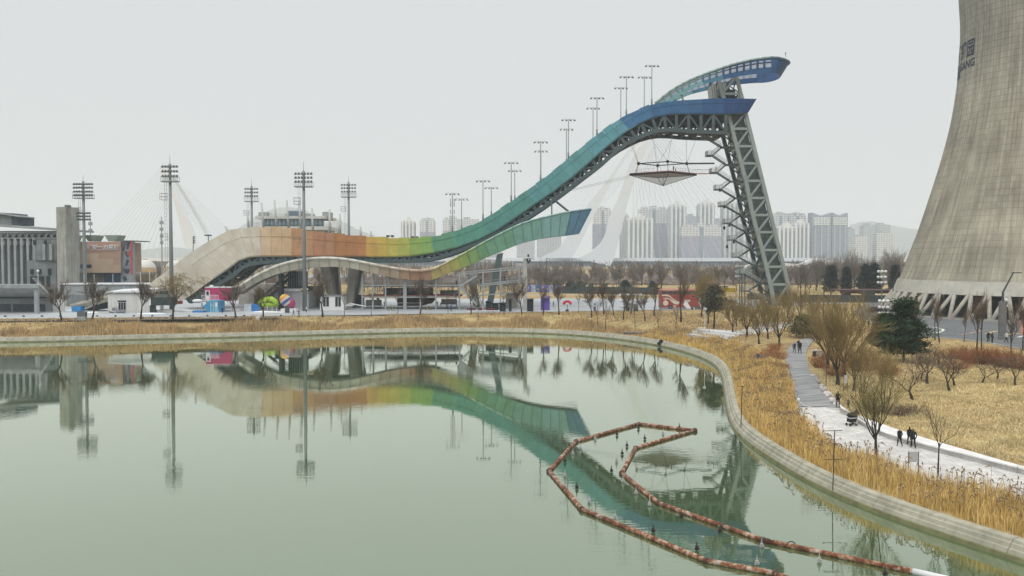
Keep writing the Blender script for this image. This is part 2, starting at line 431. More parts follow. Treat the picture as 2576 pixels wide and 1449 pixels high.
    stroke_line('painted_white_arc', [(2318, 824), (2345, 823), (2368, 827), (2372, 831), (2362, 836), (2335, 839)], 0.45, (0.66, 0.72, 0.62))
    stroke_line('painted_pink_line', [(2415, 842), (2440, 838), (2470, 831)], 0.35, (0.55, 0.30, 0.26))
    stroke_line('painted_yellow_line', [(2480, 840), (2500, 834), (2530, 831)], 0.4, (0.62, 0.52, 0.12))
    stroke_line('painted_orange_line', [(2518, 848), (2545, 840), (2580, 838)], 0.45, (0.68, 0.50, 0.22))
    stroke_line('painted_white_line', [(2560, 848), (2590, 843), (2640, 842)], 0.45, (0.7, 0.7, 0.68))
    stroke_line('painted_yellow_arc', [(2230, 790), (2215, 795), (2222, 803), (2245, 806)], 0.5, (0.62, 0.50, 0.15))
    # grey boardwalk and white stone path on the right-hand shore
    def ribbon(name, left, right, m, lift, th, n=10):
        a = catmull(left, n); c = catmull(right, n); k = 60
        ia = np.linspace(0, len(a)-1, k); 
        A = [GT(*[np.interp(i, np.arange(len(a)), a[:, j]) for j in (0, 1)]) for i in ia]
        ic = np.linspace(0, len(c)-1, k)
        B = [GT(*[np.interp(i, np.arange(len(c)), c[:, j]) for j in (0, 1)]) for i in ic]
        rows = []
        for p, q in zip(A, B):
            z = max(p.z, q.z)*0.5+min(p.z, q.z)*0.5
            r = []
            for u in np.linspace(0, 1, 7):
                w_ = p.lerp(q, u); r.append((w_.x, w_.y, max(z, hz(w_.x, w_.y))+lift))
            rows.append([(r[0][0], r[0][1], r[0][2]-th)]+r+[(r[-1][0], r[-1][1], r[-1][2]-th)])
        b = MB(); b.sheet(rows)
        if (Vector(b.v[1])-Vector(b.v[0])).length >= 0:
            f = b.f[2]; v0, v1, v2 = [Vector(b.v[i]) for i in f[:3]]
            if (v1-v0).cross(v2-v0).z < 0: b.f = [tuple(reversed(g)) for g in b.f]
        return struct(name, b, m)
    ribbon('boardwalk', [(2028, 852), (2000, 862), (1982, 880), (1977, 905), (1983, 940), (1996, 985), (2008, 1027)],
           [(2050, 854), (2040, 866), (2030, 882), (2029, 905), (2043, 945), (2075, 990), (2106, 1028)], boardwalk_mat(), 0.10, 0.5)
    ribbon('stone_path', [(2006, 1029), (2011, 1049), (2042, 1098), (2136, 1150), (2232, 1196), (2376, 1236), (2518, 1264), (2660, 1294)],
           [(2110, 1029), (2128, 1045), (2168, 1073), (2261, 1114), (2352, 1139), (2443, 1162), (2577, 1197), (2700, 1226)],
           stone_path_mat(), 0.10, 0.5)
    # distant land: hills
    def hill(name, pts, Y, m, depth=260):
        c = catmull(pts, 10); rows = []
        for k, (u, s_) in enumerate(((0, 0.0), (0.35, 0.62), (0.7, 0.92), (1.0, 1.0), (1.6, 0.6), (2.2, 0.0))):
            r = []
            for i, (x, y) in enumerate(c):
                p = P(x, y, Y); jit = 1+0.05*math.sin(i*1.3+k*2.1)
                r.append((p.x*(1+0.12*(u-1)), Y+depth*(u-1), 3+(p.z-3)*s_*(jit if 0 < s_ < 1 else 1)))
            rows.append(r)
        b = MB(); b.sheet(rows); struct(name, b, m, True)
    mh = mat('wooded hill', (0.075, 0.095, 0.085), 0.95, 0, 0.3, 0.02)
    hill('hill', [(560, 640), (590, 585), (620, 560), (655, 538), (690, 525), (722, 521), (760, 526), (785, 545), (812, 560), (828, 572), (842, 550), (868, 562), (900, 578), (940, 592), (975, 606), (1010, 640)], 5000, mh)
    hill('ridge', [(250, 645), (330, 634), (385, 625), (430, 622), (480, 628), (540, 645)], 4900, mh)
    hill('far_hill', [(2110, 640), (2150, 570), (2185, 557), (2220, 562), (2290, 575), (2380, 580), (2600, 600), (2900, 640)], 5200, mh)
    # far bank of pale track and lawn strips beyond the plaza
    b = MB(); zz = 3.42
    b.sheet([[(-60, 292, zz), (330, 292, zz)], [(-60, 296.5, zz), (330, 296.5, zz)]])
    struct('pale_track', b, mat('pale gravel track', (0.50, 0.43, 0.33), 0.9))
    b = MB(); b.sheet([[(-160, 520, zz), (900, 520, zz)], [(-160, 640, zz), (900, 640, zz)]])
    struct('river', b, mat('river water', (0.20, 0.23, 0.25), 0.15, 0, 0.1, 0.02))

def plaza_mat():
    m = bpy.data.materials.new('pale plaza paving'); m.use_nodes = True; t = m.node_tree; n = t.nodes; L = t.links
    b = n['Principled BSDF']; b.inputs['Roughness'].default_value = 0.55; b.inputs['Specular IOR Level'].default_value = 0.35
    co = n.new('ShaderNodeTexCoord'); mp = n.new('ShaderNodeMapping'); mp.inputs['Scale'].default_value = (0.15, 1.6, 1); L.new(co.outputs['Object'], mp.inputs[0])
    z = n.new('ShaderNodeTexNoise'); z.inputs['Scale'].default_value = 0.5; z.inputs['Detail'].default_value = 6; L.new(mp.outputs[0], z.inputs['Vector'])
    r = n.new('ShaderNodeValToRGB'); r.color_ramp.elements[0].position = 0.32; r.color_ramp.elements[0].color = (0.28, 0.295, 0.305, 1)
    r.color_ramp.elements[1].position = 0.6; r.color_ramp.elements[1].color = (0.46, 0.475, 0.485, 1)
    L.new(z.outputs[0], r.inputs[0]); L.new(r.outputs[0], b.inputs['Base Color'])
    return m
def boardwalk_mat():
    m = bpy.data.materials.new('grey planks'); m.use_nodes = True; t = m.node_tree; n = t.nodes; L = t.links
    b = n['Principled BSDF']; b.inputs['Roughness'].default_value = 0.7
    co = n.new('ShaderNodeTexCoord'); mp = n.new('ShaderNodeMapping'); mp.inputs['Scale'].default_value = (0.25, 1.3, 1); L.new(co.outputs['Object'], mp.inputs[0])
    z = n.new('ShaderNodeTexNoise'); z.inputs['Scale'].default_value = 0.8; z.inputs['Detail'].default_value = 8; z.inputs['Roughness'].default_value = 0.65; L.new(mp.outputs[0], z.inputs['Vector'])
    r = n.new('ShaderNodeValToRGB'); r.color_ramp.elements[0].position = 0.35; r.color_ramp.elements[0].color = (0.16, 0.165, 0.17, 1)
    r.color_ramp.elements[1].position = 0.7; r.color_ramp.elements[1].color = (0.34, 0.34, 0.33, 1)
    L.new(z.outputs[0], r.inputs[0]); L.new(r.outputs[0], b.inputs['Base Color']); return m
def stone_path_mat():
    m = bpy.data.materials.new('white stone paving'); m.use_nodes = True; t = m.node_tree; n = t.nodes; L = t.links
    b = n['Principled BSDF']; b.inputs['Roughness'].default_value = 0.75
    co = n.new('ShaderNodeTexCoord'); mp = n.new('ShaderNodeMapping'); mp.inputs['Rotation'].default_value = (0, 0, 0.95); L.new(co.outputs['Object'], mp.inputs[0])
    br = n.new('ShaderNodeTexBrick'); br.inputs['Scale'].default_value = 1.0; br.inputs['Brick Width'].default_value = 0.62; br.inputs['Row Height'].default_value = 0.31
    br.inputs['Mortar Size'].default_value = 0.012; br.inputs['Color1'].default_value = (0.66, 0.64, 0.60, 1); br.inputs['Color2'].default_value = (0.50, 0.485, 0.455, 1); br.inputs['Mortar'].default_value = (0.28, 0.26, 0.22, 1)
    L.new(mp.outputs[0], br.inputs['Vector'])
    z = n.new('ShaderNodeTexNoise'); z.inputs['Scale'].default_value = 1.2; z.inputs['Detail'].default_value = 6; L.new(co.outputs['Object'], z.inputs['Vector'])
    mr = n.new('ShaderNodeMapRange'); mr.inputs[1].default_value = 0.35; mr.inputs[2].default_value = 0.65; mr.inputs[3].default_value = 0.86; mr.inputs[4].default_value = 1.06; L.new(z.outputs[0], mr.inputs[0])
    h = n.new('ShaderNodeVectorMath'); h.operation = 'SCALE'; L.new(br.outputs[0], h.inputs[0]); L.new(mr.outputs[0], h.inputs['Scale'])
    L.new(h.outputs[0], b.inputs['Base Color']); return m

build_setting()
build_haze()
# ================================================================ ski jump
def YR(px): return 212+16*(px-370)/1620.0
RW = 13.0                       # width of the ramp, away from the viewer
def albedo(c, g=1.0):
    l = lin(c); m = sum(l)/3
    return tuple(max(0.004, min(0.85, (m+(v-m)*0.93)*g)) for v in l)
def pmat(c, alpha=1.0, g=1.08):
    k = 'mesh panel %d %d %d' % c
    return mat(k, albedo(c, g), 0.55, 0.0, 0.13, 0.5, 0.15, 3, alpha, streak=0.22, spec=0.35)
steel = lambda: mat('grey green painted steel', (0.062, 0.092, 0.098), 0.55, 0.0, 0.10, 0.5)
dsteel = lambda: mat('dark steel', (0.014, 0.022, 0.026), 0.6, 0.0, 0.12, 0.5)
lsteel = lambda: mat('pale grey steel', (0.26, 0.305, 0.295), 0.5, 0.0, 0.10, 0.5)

RU = [(372, 716), (437, 669), (478, 636), (530, 604), (567, 584), (586, 576), (646, 572), (698, 572), (734, 575.6), (787, 583), (836, 588), (910, 595), (981, 599), (1034, 598.5), (1083, 595), (1132, 585), (1172, 573),
      (1218, 552), (1281, 510), (1357, 457), (1410, 415), (1472, 363), (1533, 316), (1570, 293.6), (1608, 275), (1647, 261), (1700, 253.5), (1756, 250), (1814, 247), (1901, 248.6)]
RL = [(455, 758), (463, 755), (530, 706), (563, 684), (593, 662), (607.5, 652), (639, 645), (700, 644.5), (762, 645), (892, 645), (963, 646), (1034, 643.7), (1090, 635.5), (1139, 625), (1214, 598), (1268, 567.4), (1317, 532.7),
      (1367, 498), (1417, 463), (1470, 419), (1533, 362), (1567, 336), (1599, 315), (1639, 296), (1671, 288), (1718, 285.7), (1832, 285.7), (1880, 283)]
RB = [(440, 790), (470, 768), (500, 748), (548, 718), (575, 704), (596, 687), (612, 674), (646, 664), (762, 658.5), (928, 660), (1034, 660), (1086, 655), (1152, 635), (1218, 607), (1271, 581), (1317, 556), (1360, 529), (1417, 488),
      (1513, 415), (1560, 374), (1586, 360), (1613, 345), (1652, 332), (1692, 329), (1745, 333), (1835, 337)]
PAIR = [(372, 455), (437, 520), (478, 553), (530, 590), (586, 622), (640, 645), (700, 700), (760, 760), (900, 900), (1000, 1000), (1086, 1095), (1172, 1187), (1218, 1236), (1281, 1302), (1357, 1384), (1410, 1437), (1472, 1498), (1533, 1561), (1570, 1594), (1647, 1656), (1700, 1704), (1756, 1758), (1840, 1840), (1901, 1880)]
fU, fL, fB = curvefn(RU), curvefn(RL), curvefn(RB)
def Lx_of(ux): return float(np.interp(ux, [a for a, b in PAIR], [b for a, b in PAIR]))
RCOL = [(372, (201, 195, 177)), (560, (198, 188, 166)), (600, (200, 182, 154)), (636, (199, 174, 142)), (668, (196, 166, 128)), (728, (182, 136, 92)), (787, (176, 126, 92)), (854, (170, 116, 68)), (910, (190, 152, 72)), (942, (188, 164, 68)),
        (985, (182, 172, 74)), (1004, (165, 170, 76)), (1030, (140, 168, 80)), (1058, (126, 164, 84)), (1087, (92, 148, 116)), (1147, (82, 146, 128)), (1218, (78, 140, 132)), (1330, (80, 142, 144)), (1400, (86, 146, 150)), (1470, (82, 146, 158)), (1533, (88, 146, 162)), (1560, (50, 106, 150)), (1640, (38, 94, 140)), (1756, (28, 80, 132)), (1830, (18, 64, 118)), (1950, (18, 64, 118))]
def rcol(px):
    c = RCOL[0][1]
    for a, b in RCOL:
        if px >= a: c = b
    return c

def arc_stations(f, x0, x1, step):
    xs = np.linspace(x0, x1, 1500); ys = np.array([f(x) for x in xs]); d = np.r_[0, np.cumsum(np.hypot(np.diff(xs), np.diff(ys)))]
    n = max(2, int(round(d[-1]/step))); return [float(np.interp(k*d[-1]/n, d, xs)) for k in range(n+1)]

def build_ramp():
    base = P(1100, 768, 220)
    t = thing('ski_jump_ramp', 'long S-curved ski jump ramp clad in rainbow panels from cream to deep blue', 'ski jump', (base.x, 222, 3.4))
    st = arc_stations(fU, 372, 1901, 27)
    rr = random.Random(3)
    for i in range(len(st)-1):
        a, b = st[i], st[i+1]; la, lb = Lx_of(a), Lx_of(b)
        lift = (0.0, 1.6, 0.4, 2.2)[i % 4] if 540 < a < 1620 else 0
        Ya, Yb = YR(a), YR(b); g = 0.06
        ua, ub = (a+g, fU(a)-lift), (b-g, fU(b)-lift if a > 1100 or a < 560 else fU(a)-lift+0.6*(fU(b)-fU(a)))
        da, db = (la+g, fL(la)), (lb-g, fL(lb))
        mb = MB(); rows = []
        for th in (0, 0.22):
            rows.append([P(*ua, Ya+th), P(*ub, Yb+th), P(*db, Yb+th), P(*da, Ya+th)])
        # slightly bowed in the middle like stretched mesh
        f, k = rows
        mb.add(f+k, [(3, 2, 1, 0), (4, 5, 6, 7), (0, 1, 5, 4), (1, 2, 6, 5), (2, 3, 7, 6), (3, 0, 4, 7)])
        c = rcol((a+b)/2); j = 1+rr.uniform(-.015, .015)
        m = pmat(c, 0.93 if a > 1060 else 1.0) if a > 640 else cream_mesh()
        obj('panel', mb, m, t)
        if a > 470:
            mb = MB(); mb.beam(P(*(a, fU(a)), Ya-0.06), P(*(la, fL(la)), Ya-0.06), 0.16, 0.06, (0, 1, 0))
            c2 = tuple(min(255, int(v*0.94+18)) for v in c); obj('mullion', mb, pmat(c2), t)
    # mid rails and lower edge strip, in runs
    for frac, w, nm in ((0.30, 0.14, 'mid_rail'), (0.99, 0.34, 'edge_strip')):
        for i in range(4, len(st)-1, 2):
            mb = MB(); a, b = st[i], st[min(i+2, len(st)-1)]
            la, lb = Lx_of(a), Lx_of(b)
            pa = (a+(la-a)*frac, fU(a)+(fL(la)-fU(a))*frac); pb = (b+(lb-b)*frac, fU(b)+(fL(lb)-fU(b))*frac)
            mb.beam(P(*pa, YR(a)-0.05), P(*pb, YR(b)-0.05), 0.12, w)
            c = rcol((a+b)/2); c2 = tuple(min(255, int(v*(1.04 if frac < .5 else .72))) for v in c); obj(nm, mb, pmat(c2), t)
    # far side cladding
    st2 = arc_stations(fU, 372, 1901, 80)
    for i in range(len(st2)-1):
        a, b = st2[i], st2[i+1]; mb = MB(); la, lb = Lx_of(a), Lx_of(b)
        q = [P(a, fU(a), YR(a)), P(b, fU(b), YR(b)), P(lb, fL(lb), YR(b)), P(la, fL(la), YR(a))]
        f = [v+Vector((0, RW, -0.5 if n_ < 2 else 0)) for n_, v in enumerate(q)]; k = [v+Vector((0, 0.2, 0)) for v in f]
        mb.add(f+k, [(3, 2, 1, 0), (4, 5, 6, 7), (0, 1, 5, 4), (1, 2, 6, 5), (2, 3, 7, 6), (3, 0, 4, 7)])
        obj('panel', mb, pmat(rcol((a+b)/2)), t)
    # snow-free running deck just above the truss
    xs = [Lx_of(s) for s in st]; mb = MB(); rows = []
    for x, s in zip(xs, st):
        p = P(x, fL(x), YR(s)); rows.append([(p.x, p.y+0.3, p.z+0.9), (p.x, p.y+RW-0.3, p.z+0.9), (p.x, p.y+RW-0.3, p.z+0.3), (p.x, p.y+0.3, p.z+0.3), (p.x, p.y+0.3, p.z+0.9)])
    mb.sheet(rows); obj('deck', mb, dsteel(), t)
    # end closing panel with pale windows (upper right nose)
    a0, a1 = P(1901, 248.6, 228), P(1880, 283, 228); b0, b1 = a0+Vector((0, RW, 0)), a1+Vector((0, RW, 0))
    mb = MB(); th = Vector((0.25, 0, 0))
    mb.hexa([a1, b1, b1+th, a1+th, a0, b0, b0+th, a0+th]); obj('end_panel', mb, pmat((18, 64, 118)), t)
    mb = MB(); p = [P(1882, 252, 227.85), P(1896, 251, 227.85), P(1880, 276, 227.85), P(1875, 276, 227.85)]
    mb.add(p+[q+Vector((0, 0.1, 0)) for q in p], [(3, 2, 1, 0), (0, 1, 5, 4), (1, 2, 6, 5), (2, 3, 7, 6), (3, 0, 4, 7)]); obj('end_window', mb, mat('lavender glass', (0.33, 0.36, 0.46), 0.2), t)
    # trusses, near and far
    xs = arc_stations(fL, 470, 1826, 31); nodes = []
    for x in xs:
        y = fL(x); dx = 3; sl = (fL(x+dx)-fL(x-dx))/(2*dx); n = Vector((-sl, 1.0)); n.normalize()
        q = (x, y)
        for k in range(4, 160):
            q = (x+n.x*k*0.5, y+n.y*k*0.5)
            if q[1] >= fB(q[0])-3: break
        nodes.append(((x, y), q))
    for side in (0, 1):
        dy = side*RW
        for i, (u, d) in enumerate(nodes):
            Y0 = YR(u[0])+0.35+dy-0.7*side
            pu, pd = P(*u, YR(u[0])), P(*d, YR(u[0])); pu.y = pd.y = Y0
            if pd.z < 3.6: pd.z = 3.6
            mb = MB(); mb.beam(pu, pd, 0.75, 0.6, (0, 1, 0)); obj('post', mb, steel(), t)
            if i+1 < len(nodes):
                u2, d2 = nodes[i+1]; Y1 = YR(u2[0])+0.35+dy-0.7*side
                pu2, pd2 = P(*u2, YR(u2[0])), P(*d2, YR(u2[0])); pu2.y = pd2.y = Y1
                if pd2.z < 3.6: pd2.z = 3.6
                mb = MB(); mb.beam(pd, pd2, 0.9, 0.9, (0, 1, 0)); obj('bottom_chord', mb, steel(), t)
                mb = MB(); mb.beam(pu, pu2, 0.6, 0.6, (0, 1, 0)); obj('top_chord', mb, steel(), t)
                mb = MB(); mb.beam(pu if i % 2 else pd, pd2 if i % 2 else pu2, 0.42, 0.4, (0, 1, 0)); obj('diagonal', mb, steel(), t)
            if side == 0:
                mb = MB(); mb.beam(pd, (pd.x, pd.y+RW-0.7, pd.z), 0.5, 0.6); obj('cross_beam', mb, dsteel(), t)
                mb = MB(); mb.beam((pu.x, pu.y, pu.z-0.6), (pd.x, pd.y+RW-0.7, pd.z), 0.35, 0.35); obj('sway_brace', mb, dsteel(), t)
    # plates added between the cross beams to darken the underside
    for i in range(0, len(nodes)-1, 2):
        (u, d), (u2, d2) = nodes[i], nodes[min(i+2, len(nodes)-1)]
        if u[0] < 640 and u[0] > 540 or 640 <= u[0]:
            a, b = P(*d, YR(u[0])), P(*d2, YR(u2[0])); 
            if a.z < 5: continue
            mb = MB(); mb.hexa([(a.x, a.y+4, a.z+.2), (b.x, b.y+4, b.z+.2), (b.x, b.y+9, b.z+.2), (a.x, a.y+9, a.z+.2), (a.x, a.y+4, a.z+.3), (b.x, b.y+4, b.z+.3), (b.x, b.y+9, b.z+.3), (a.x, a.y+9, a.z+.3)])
            obj('underside_shade_plate', mb, dsteel(), t)
    # dark boxes added under the deck to stand in for shade inside the truss
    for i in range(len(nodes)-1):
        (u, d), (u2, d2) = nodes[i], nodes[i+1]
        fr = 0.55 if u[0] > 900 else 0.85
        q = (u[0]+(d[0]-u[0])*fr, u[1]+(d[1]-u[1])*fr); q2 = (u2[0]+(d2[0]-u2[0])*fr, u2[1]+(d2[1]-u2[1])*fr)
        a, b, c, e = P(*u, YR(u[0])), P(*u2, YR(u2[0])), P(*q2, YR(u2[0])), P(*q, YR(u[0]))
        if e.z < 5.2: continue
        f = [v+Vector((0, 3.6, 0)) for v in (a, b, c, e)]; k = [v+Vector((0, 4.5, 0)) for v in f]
        mb = MB(); mb.add(f+k, [(3, 2, 1, 0), (4, 5, 6, 7), (0, 1, 5, 4), (1, 2, 6, 5), (2, 3, 7, 6), (3, 0, 4, 7)]); obj('truss_shade_box', mb, dsteel(), t)
    # concrete V piers under the hump
    pc = mat('pier concrete', (0.30, 0.285, 0.24), 0.85, 0, 0.15, 0.6, 0.2, 4, streak=0.3)
    for (tx0, tx1, ty, bx0, bx1, by, Y, d) in ((803, 826, 662, 831, 849, 768, 217, 4), (832, 848, 662, 846, 858, 768, 228, 3), (880, 901, 662, 868, 886, 768, 217, 4), (901, 916, 662, 884, 894, 768, 228, 3),
                                        (1168, 1184, 632, 1197, 1208, 768, 222, 3.2), (1168, 1180, 632, 1190, 1200, 768, 228, 3)):
        mb = MB(); c = [P(bx0, by, Y), P(bx1, by, Y), P(tx0, ty, Y), P(tx1, ty, Y)]
        for q in c[:2]: q.z = 3.3
        mb.hexa([c[0], c[1], c[1]+Vector((0, d*.7, 0)), c[0]+Vector((0, d*.7, 0)), c[2], c[3], c[3]+Vector((0, d, 0)), c[2]+Vector((0, d, 0))])
        obj('pier', mb, pc, t)
    mb = MB(); a = P(1388, 500, 222); b = P(1394, 553, 222)
    mb.beam(a, P(1388, 560, 214), 0.35); obj('hanger_strut', mb, steel(), t)
    mb = MB(); mb.beam(P(1394, 503, 222), P(1450, 548, 214), 0.4); obj('hanger_strut', mb, steel(), t)
    return t

def cream_mesh():
    if 'cream mesh' in MATS: return MATS['cream mesh']
    m = bpy.data.materials.new('cream mesh'); m.use_nodes = True; t = m.node_tree; n = t.nodes; L = t.links
    b = n['Principled BSDF']; b.inputs['Roughness'].default_value = 0.6
    co = n.new('ShaderNodeTexCoord')
    v = n.new('ShaderNodeTexVoronoi'); v.inputs['Scale'].default_value = 0.42; v.feature = 'F1'; L.new(co.outputs['Object'], v.inputs['Vector'])
    z = n.new('ShaderNodeTexNoise'); z.inputs['Scale'].default_value = 0.25; z.inputs['Detail'].default_value = 5; L.new(co.outputs['Object'], z.inputs['Vector'])
    r = n.new('ShaderNodeValToRGB'); r.color_ramp.elements[0].position = 0.3; r.color_ramp.elements[0].color = (0.60, 0.565, 0.475, 1); r.color_ramp.elements[1].position = 0.72; r.color_ramp.elements[1].color = (0.47, 0.42, 0.325, 1)
    L.new(z.outputs[0], r.inputs[0])
    r2 = n.new('ShaderNodeValToRGB'); r2.color_ramp.elements[0].position = 0.1; r2.color_ramp.elements[0].color = (0.3,)*3+(1,); r2.color_ramp.elements[1].position = 0.55; r2.color_ramp.elements[1].color = (0, 0, 0, 1)
    L.new(v.outputs['Distance'], r2.inputs[0])
    sp = n.new('ShaderNodeSeparateXYZ'); L.new(co.outputs['Object'], sp.inputs[0])
    mr = n.new('ShaderNodeMapRange'); mr.inputs[1].default_value = 9; mr.inputs[2].default_value = 15; L.new(sp.outputs['Z'], mr.inputs[0])
    ml = n.new('ShaderNodeMath'); ml.operation = 'MULTIPLY'; L.new(r2.outputs[0], ml.inputs[0]); L.new(mr.outputs[0], ml.inputs[1])
    mx = n.new('ShaderNodeMix'); mx.data_type = 'RGBA'; L.new(ml.outputs[0], mx.inputs[0]); L.new(r.outputs[0], mx.inputs[6]); mx.inputs[7].default_value = (0.82, 0.80, 0.74, 1)
    L.new(mx.outputs[2], b.inputs['Base Color'])
    MATS['cream mesh'] = m; return m

# ---------------------------------------------------------------- lower ribbon
TU = [(589, 731), (628, 704), (663, 685), (705, 667), (762, 654), (822, 650), (875, 654), (928, 664), (981, 674), (1034, 681), (1083, 679.7), (1126, 660), (1169, 637), (1218, 610), (1268, 584), (1318, 561), (1367, 547.6), (1417, 536), (1487, 526)]
TL = [(594, 743), (645, 710), (705, 687), (762, 676), (822, 671), (875, 674), (928, 685), (981, 697), (1034, 704), (1087, 704), (1126, 688), (1169, 672), (1218, 650), (1268, 629), (1318, 610), (1367, 599), (1417, 593), (1455, 588)]
tU, tL = curvefn(TU), curvefn(TL)
TPAIR = [(589, 594), (628, 634), (705, 708), (762, 762), (928, 927), (1034, 1034), (1083, 1088), (1169, 1180), (1268, 1280), (1367, 1370), (1417, 1412), (1487, 1455)]
TCOL = [(500, (186, 182, 164)), (900, (180, 172, 150)), (960, (170, 150, 124)), (1000, (164, 132, 104)), (1040, (160, 120, 92)), (1086, (176, 160, 96)), (1118, (166, 166, 86)), (1142, (146, 166, 90)), (1166, (128, 164, 98)), (1186, (108, 158, 112)), (1215, (110, 160, 132)), (1290, (114, 162, 150)), (1350, (122, 166, 164)), (1425, (84, 126, 152)), (1600, (70, 108, 136))]
def tcol(px):
    c = TCOL[0][1]
    for a, b in TCOL:
        if px >= a: c = b
    return c
def build_ribbon():
    Yn, Wd = 208.0, 6.0
    yR = lambda px: Yn+4*(px-589)/900
    base = P(1040, 768, 210)
    t = thing('landing_ribbon', 'slender lower ribbon of the ski jump arching in front, cream to teal with blue tip', 'ski jump ribbon', (base.x, 211, 3.4))
    st = arc_stations(tU, 589, 1487, 26)
    lx = lambda u: float(np.interp(u, [a for a, b in TPAIR], [b for a, b in TPAIR]))
    for i in range(len(st)-1):
        a, b = st[i], st[i+1]; la, lb = lx(a), lx(b); g = 0.05; Ya, Yb = yR(a), yR(b)
        c = tcol((a+b)/2)
        mb = MB()
        f = [P(a+g, tU(a), Ya), P(b-g, tU(b), Yb), P(lb-g, tL(lb), Yb), P(la+g, tL(la), Ya)]
        f[2].y += 0.7; f[3].y += 0.7
        k = [v+Vector((0, 0.2, 0)) for v in f]
        mb.add(f+k, [(3, 2, 1, 0), (4, 5, 6, 7), (0, 1, 5, 4), (1, 2, 6, 5), (2, 3, 7, 6), (3, 0, 4, 7)]); obj('panel', mb, pmat(c, 0.92 if a > 1090 else 1.0), t)
        mb = MB(); f2 = [v+Vector((0, Wd, 0)) for v in (f[0], f[1], P(lb, tL(lb), Yb), P(la, tL(la), Ya))]; k = [v+Vector((0, 0.2, 0)) for v in f2]
        mb.add(f2+k, [(3, 2, 1, 0), (4, 5, 6, 7), (0, 1, 5, 4), (1, 2, 6, 5), (2, 3, 7, 6), (3, 0, 4, 7)]); obj('far_panel', mb, pmat(c), t)
        mb = MB(); mb.beam(f[0]+Vector((0, -.06, 0)), f[3]+Vector((0, -.06, 0)), 0.16, 0.1, (0, 1, 0)); obj('mullion', mb, pmat(tuple(int(v*.8) for v in c)), t)
        mb = MB(); d0, d1 = P(la, tL(la), Ya), P(lb, tL(lb), Yb)
        mb.hexa([d0+Vector((0, .75, .1)), d1+Vector((0, .75, .1)), d1+Vector((0, Wd, .1)), d0+Vector((0, Wd, .1)), d0+Vector((0, .75, .5)), d1+Vector((0, .75, .5)), d1+Vector((0, Wd, .5)), d0+Vector((0, Wd, .5))]); obj('floor_plate', mb, dsteel() if a > 1090 else mat('pale deck', (0.30, 0.29, 0.26), 0.7), t)
        c2 = tuple(min(255, int(v*0.75+62)) for v in c)  # paler tint paints the lit upper edge of the ribbon
        mb = MB(); mb.tube([P(a, tU(a)-1, Ya), P(b, tU(b)-1, Yb)], 0.34 if a < 1100 else 0.2, 8); obj('top_rail', mb, pmat(c2), t, smooth=True)
    e0, e1 = P(1487, 526, yR(1487)), P(1455, 588, yR(1487)); mb = MB(); w = Vector((0, Wd, 0)); th = Vector((.2, 0, 0))
    mb.hexa([e1, e1+w, e1+w+th, e1+th, e0, e0+w, e0+w+th, e0+th]); obj('nose_panel', mb, pmat((64, 100, 132)), t)
    pc = mat('pier concrete', (0.30, 0.285, 0.24), 0.85)
    mb = MB(); c = [P(1221, 768, 212), P(1237, 768, 212), P(1250, 640, 212), P(1266, 636, 212)]; c[0].z = c[1].z = 3.3; d = Vector((0, 3, 0))
    mb.hexa([c[0], c[1], c[1]+d, c[0]+d, c[2], c[3], c[3]+d, c[2]+d]); obj('pier', mb, steel(), t)
    mb = MB(); c = [P(700, 768, 210), P(707, 768, 210), P(700, 692, 210), P(707, 690, 210)]; c[0].z = c[1].z = 3.3
    mb.hexa([c[0], c[1], c[1]+d, c[0]+d, c[2], c[3], c[3]+d, c[2]+d]); obj('pier', mb, dsteel(), t)
    # raking strut from the ground up to the ribbon
    mb = MB(); mb.beam(P(636, 770, 211), P(724, 690, 211), 1.0, 0.5); obj('raking_beam', mb, dsteel(), t)
    mb = MB(); mb.beam(P(650, 771, 214), P(738, 690, 214), 1.0, 0.5); obj('raking_beam', mb, dsteel(), t)

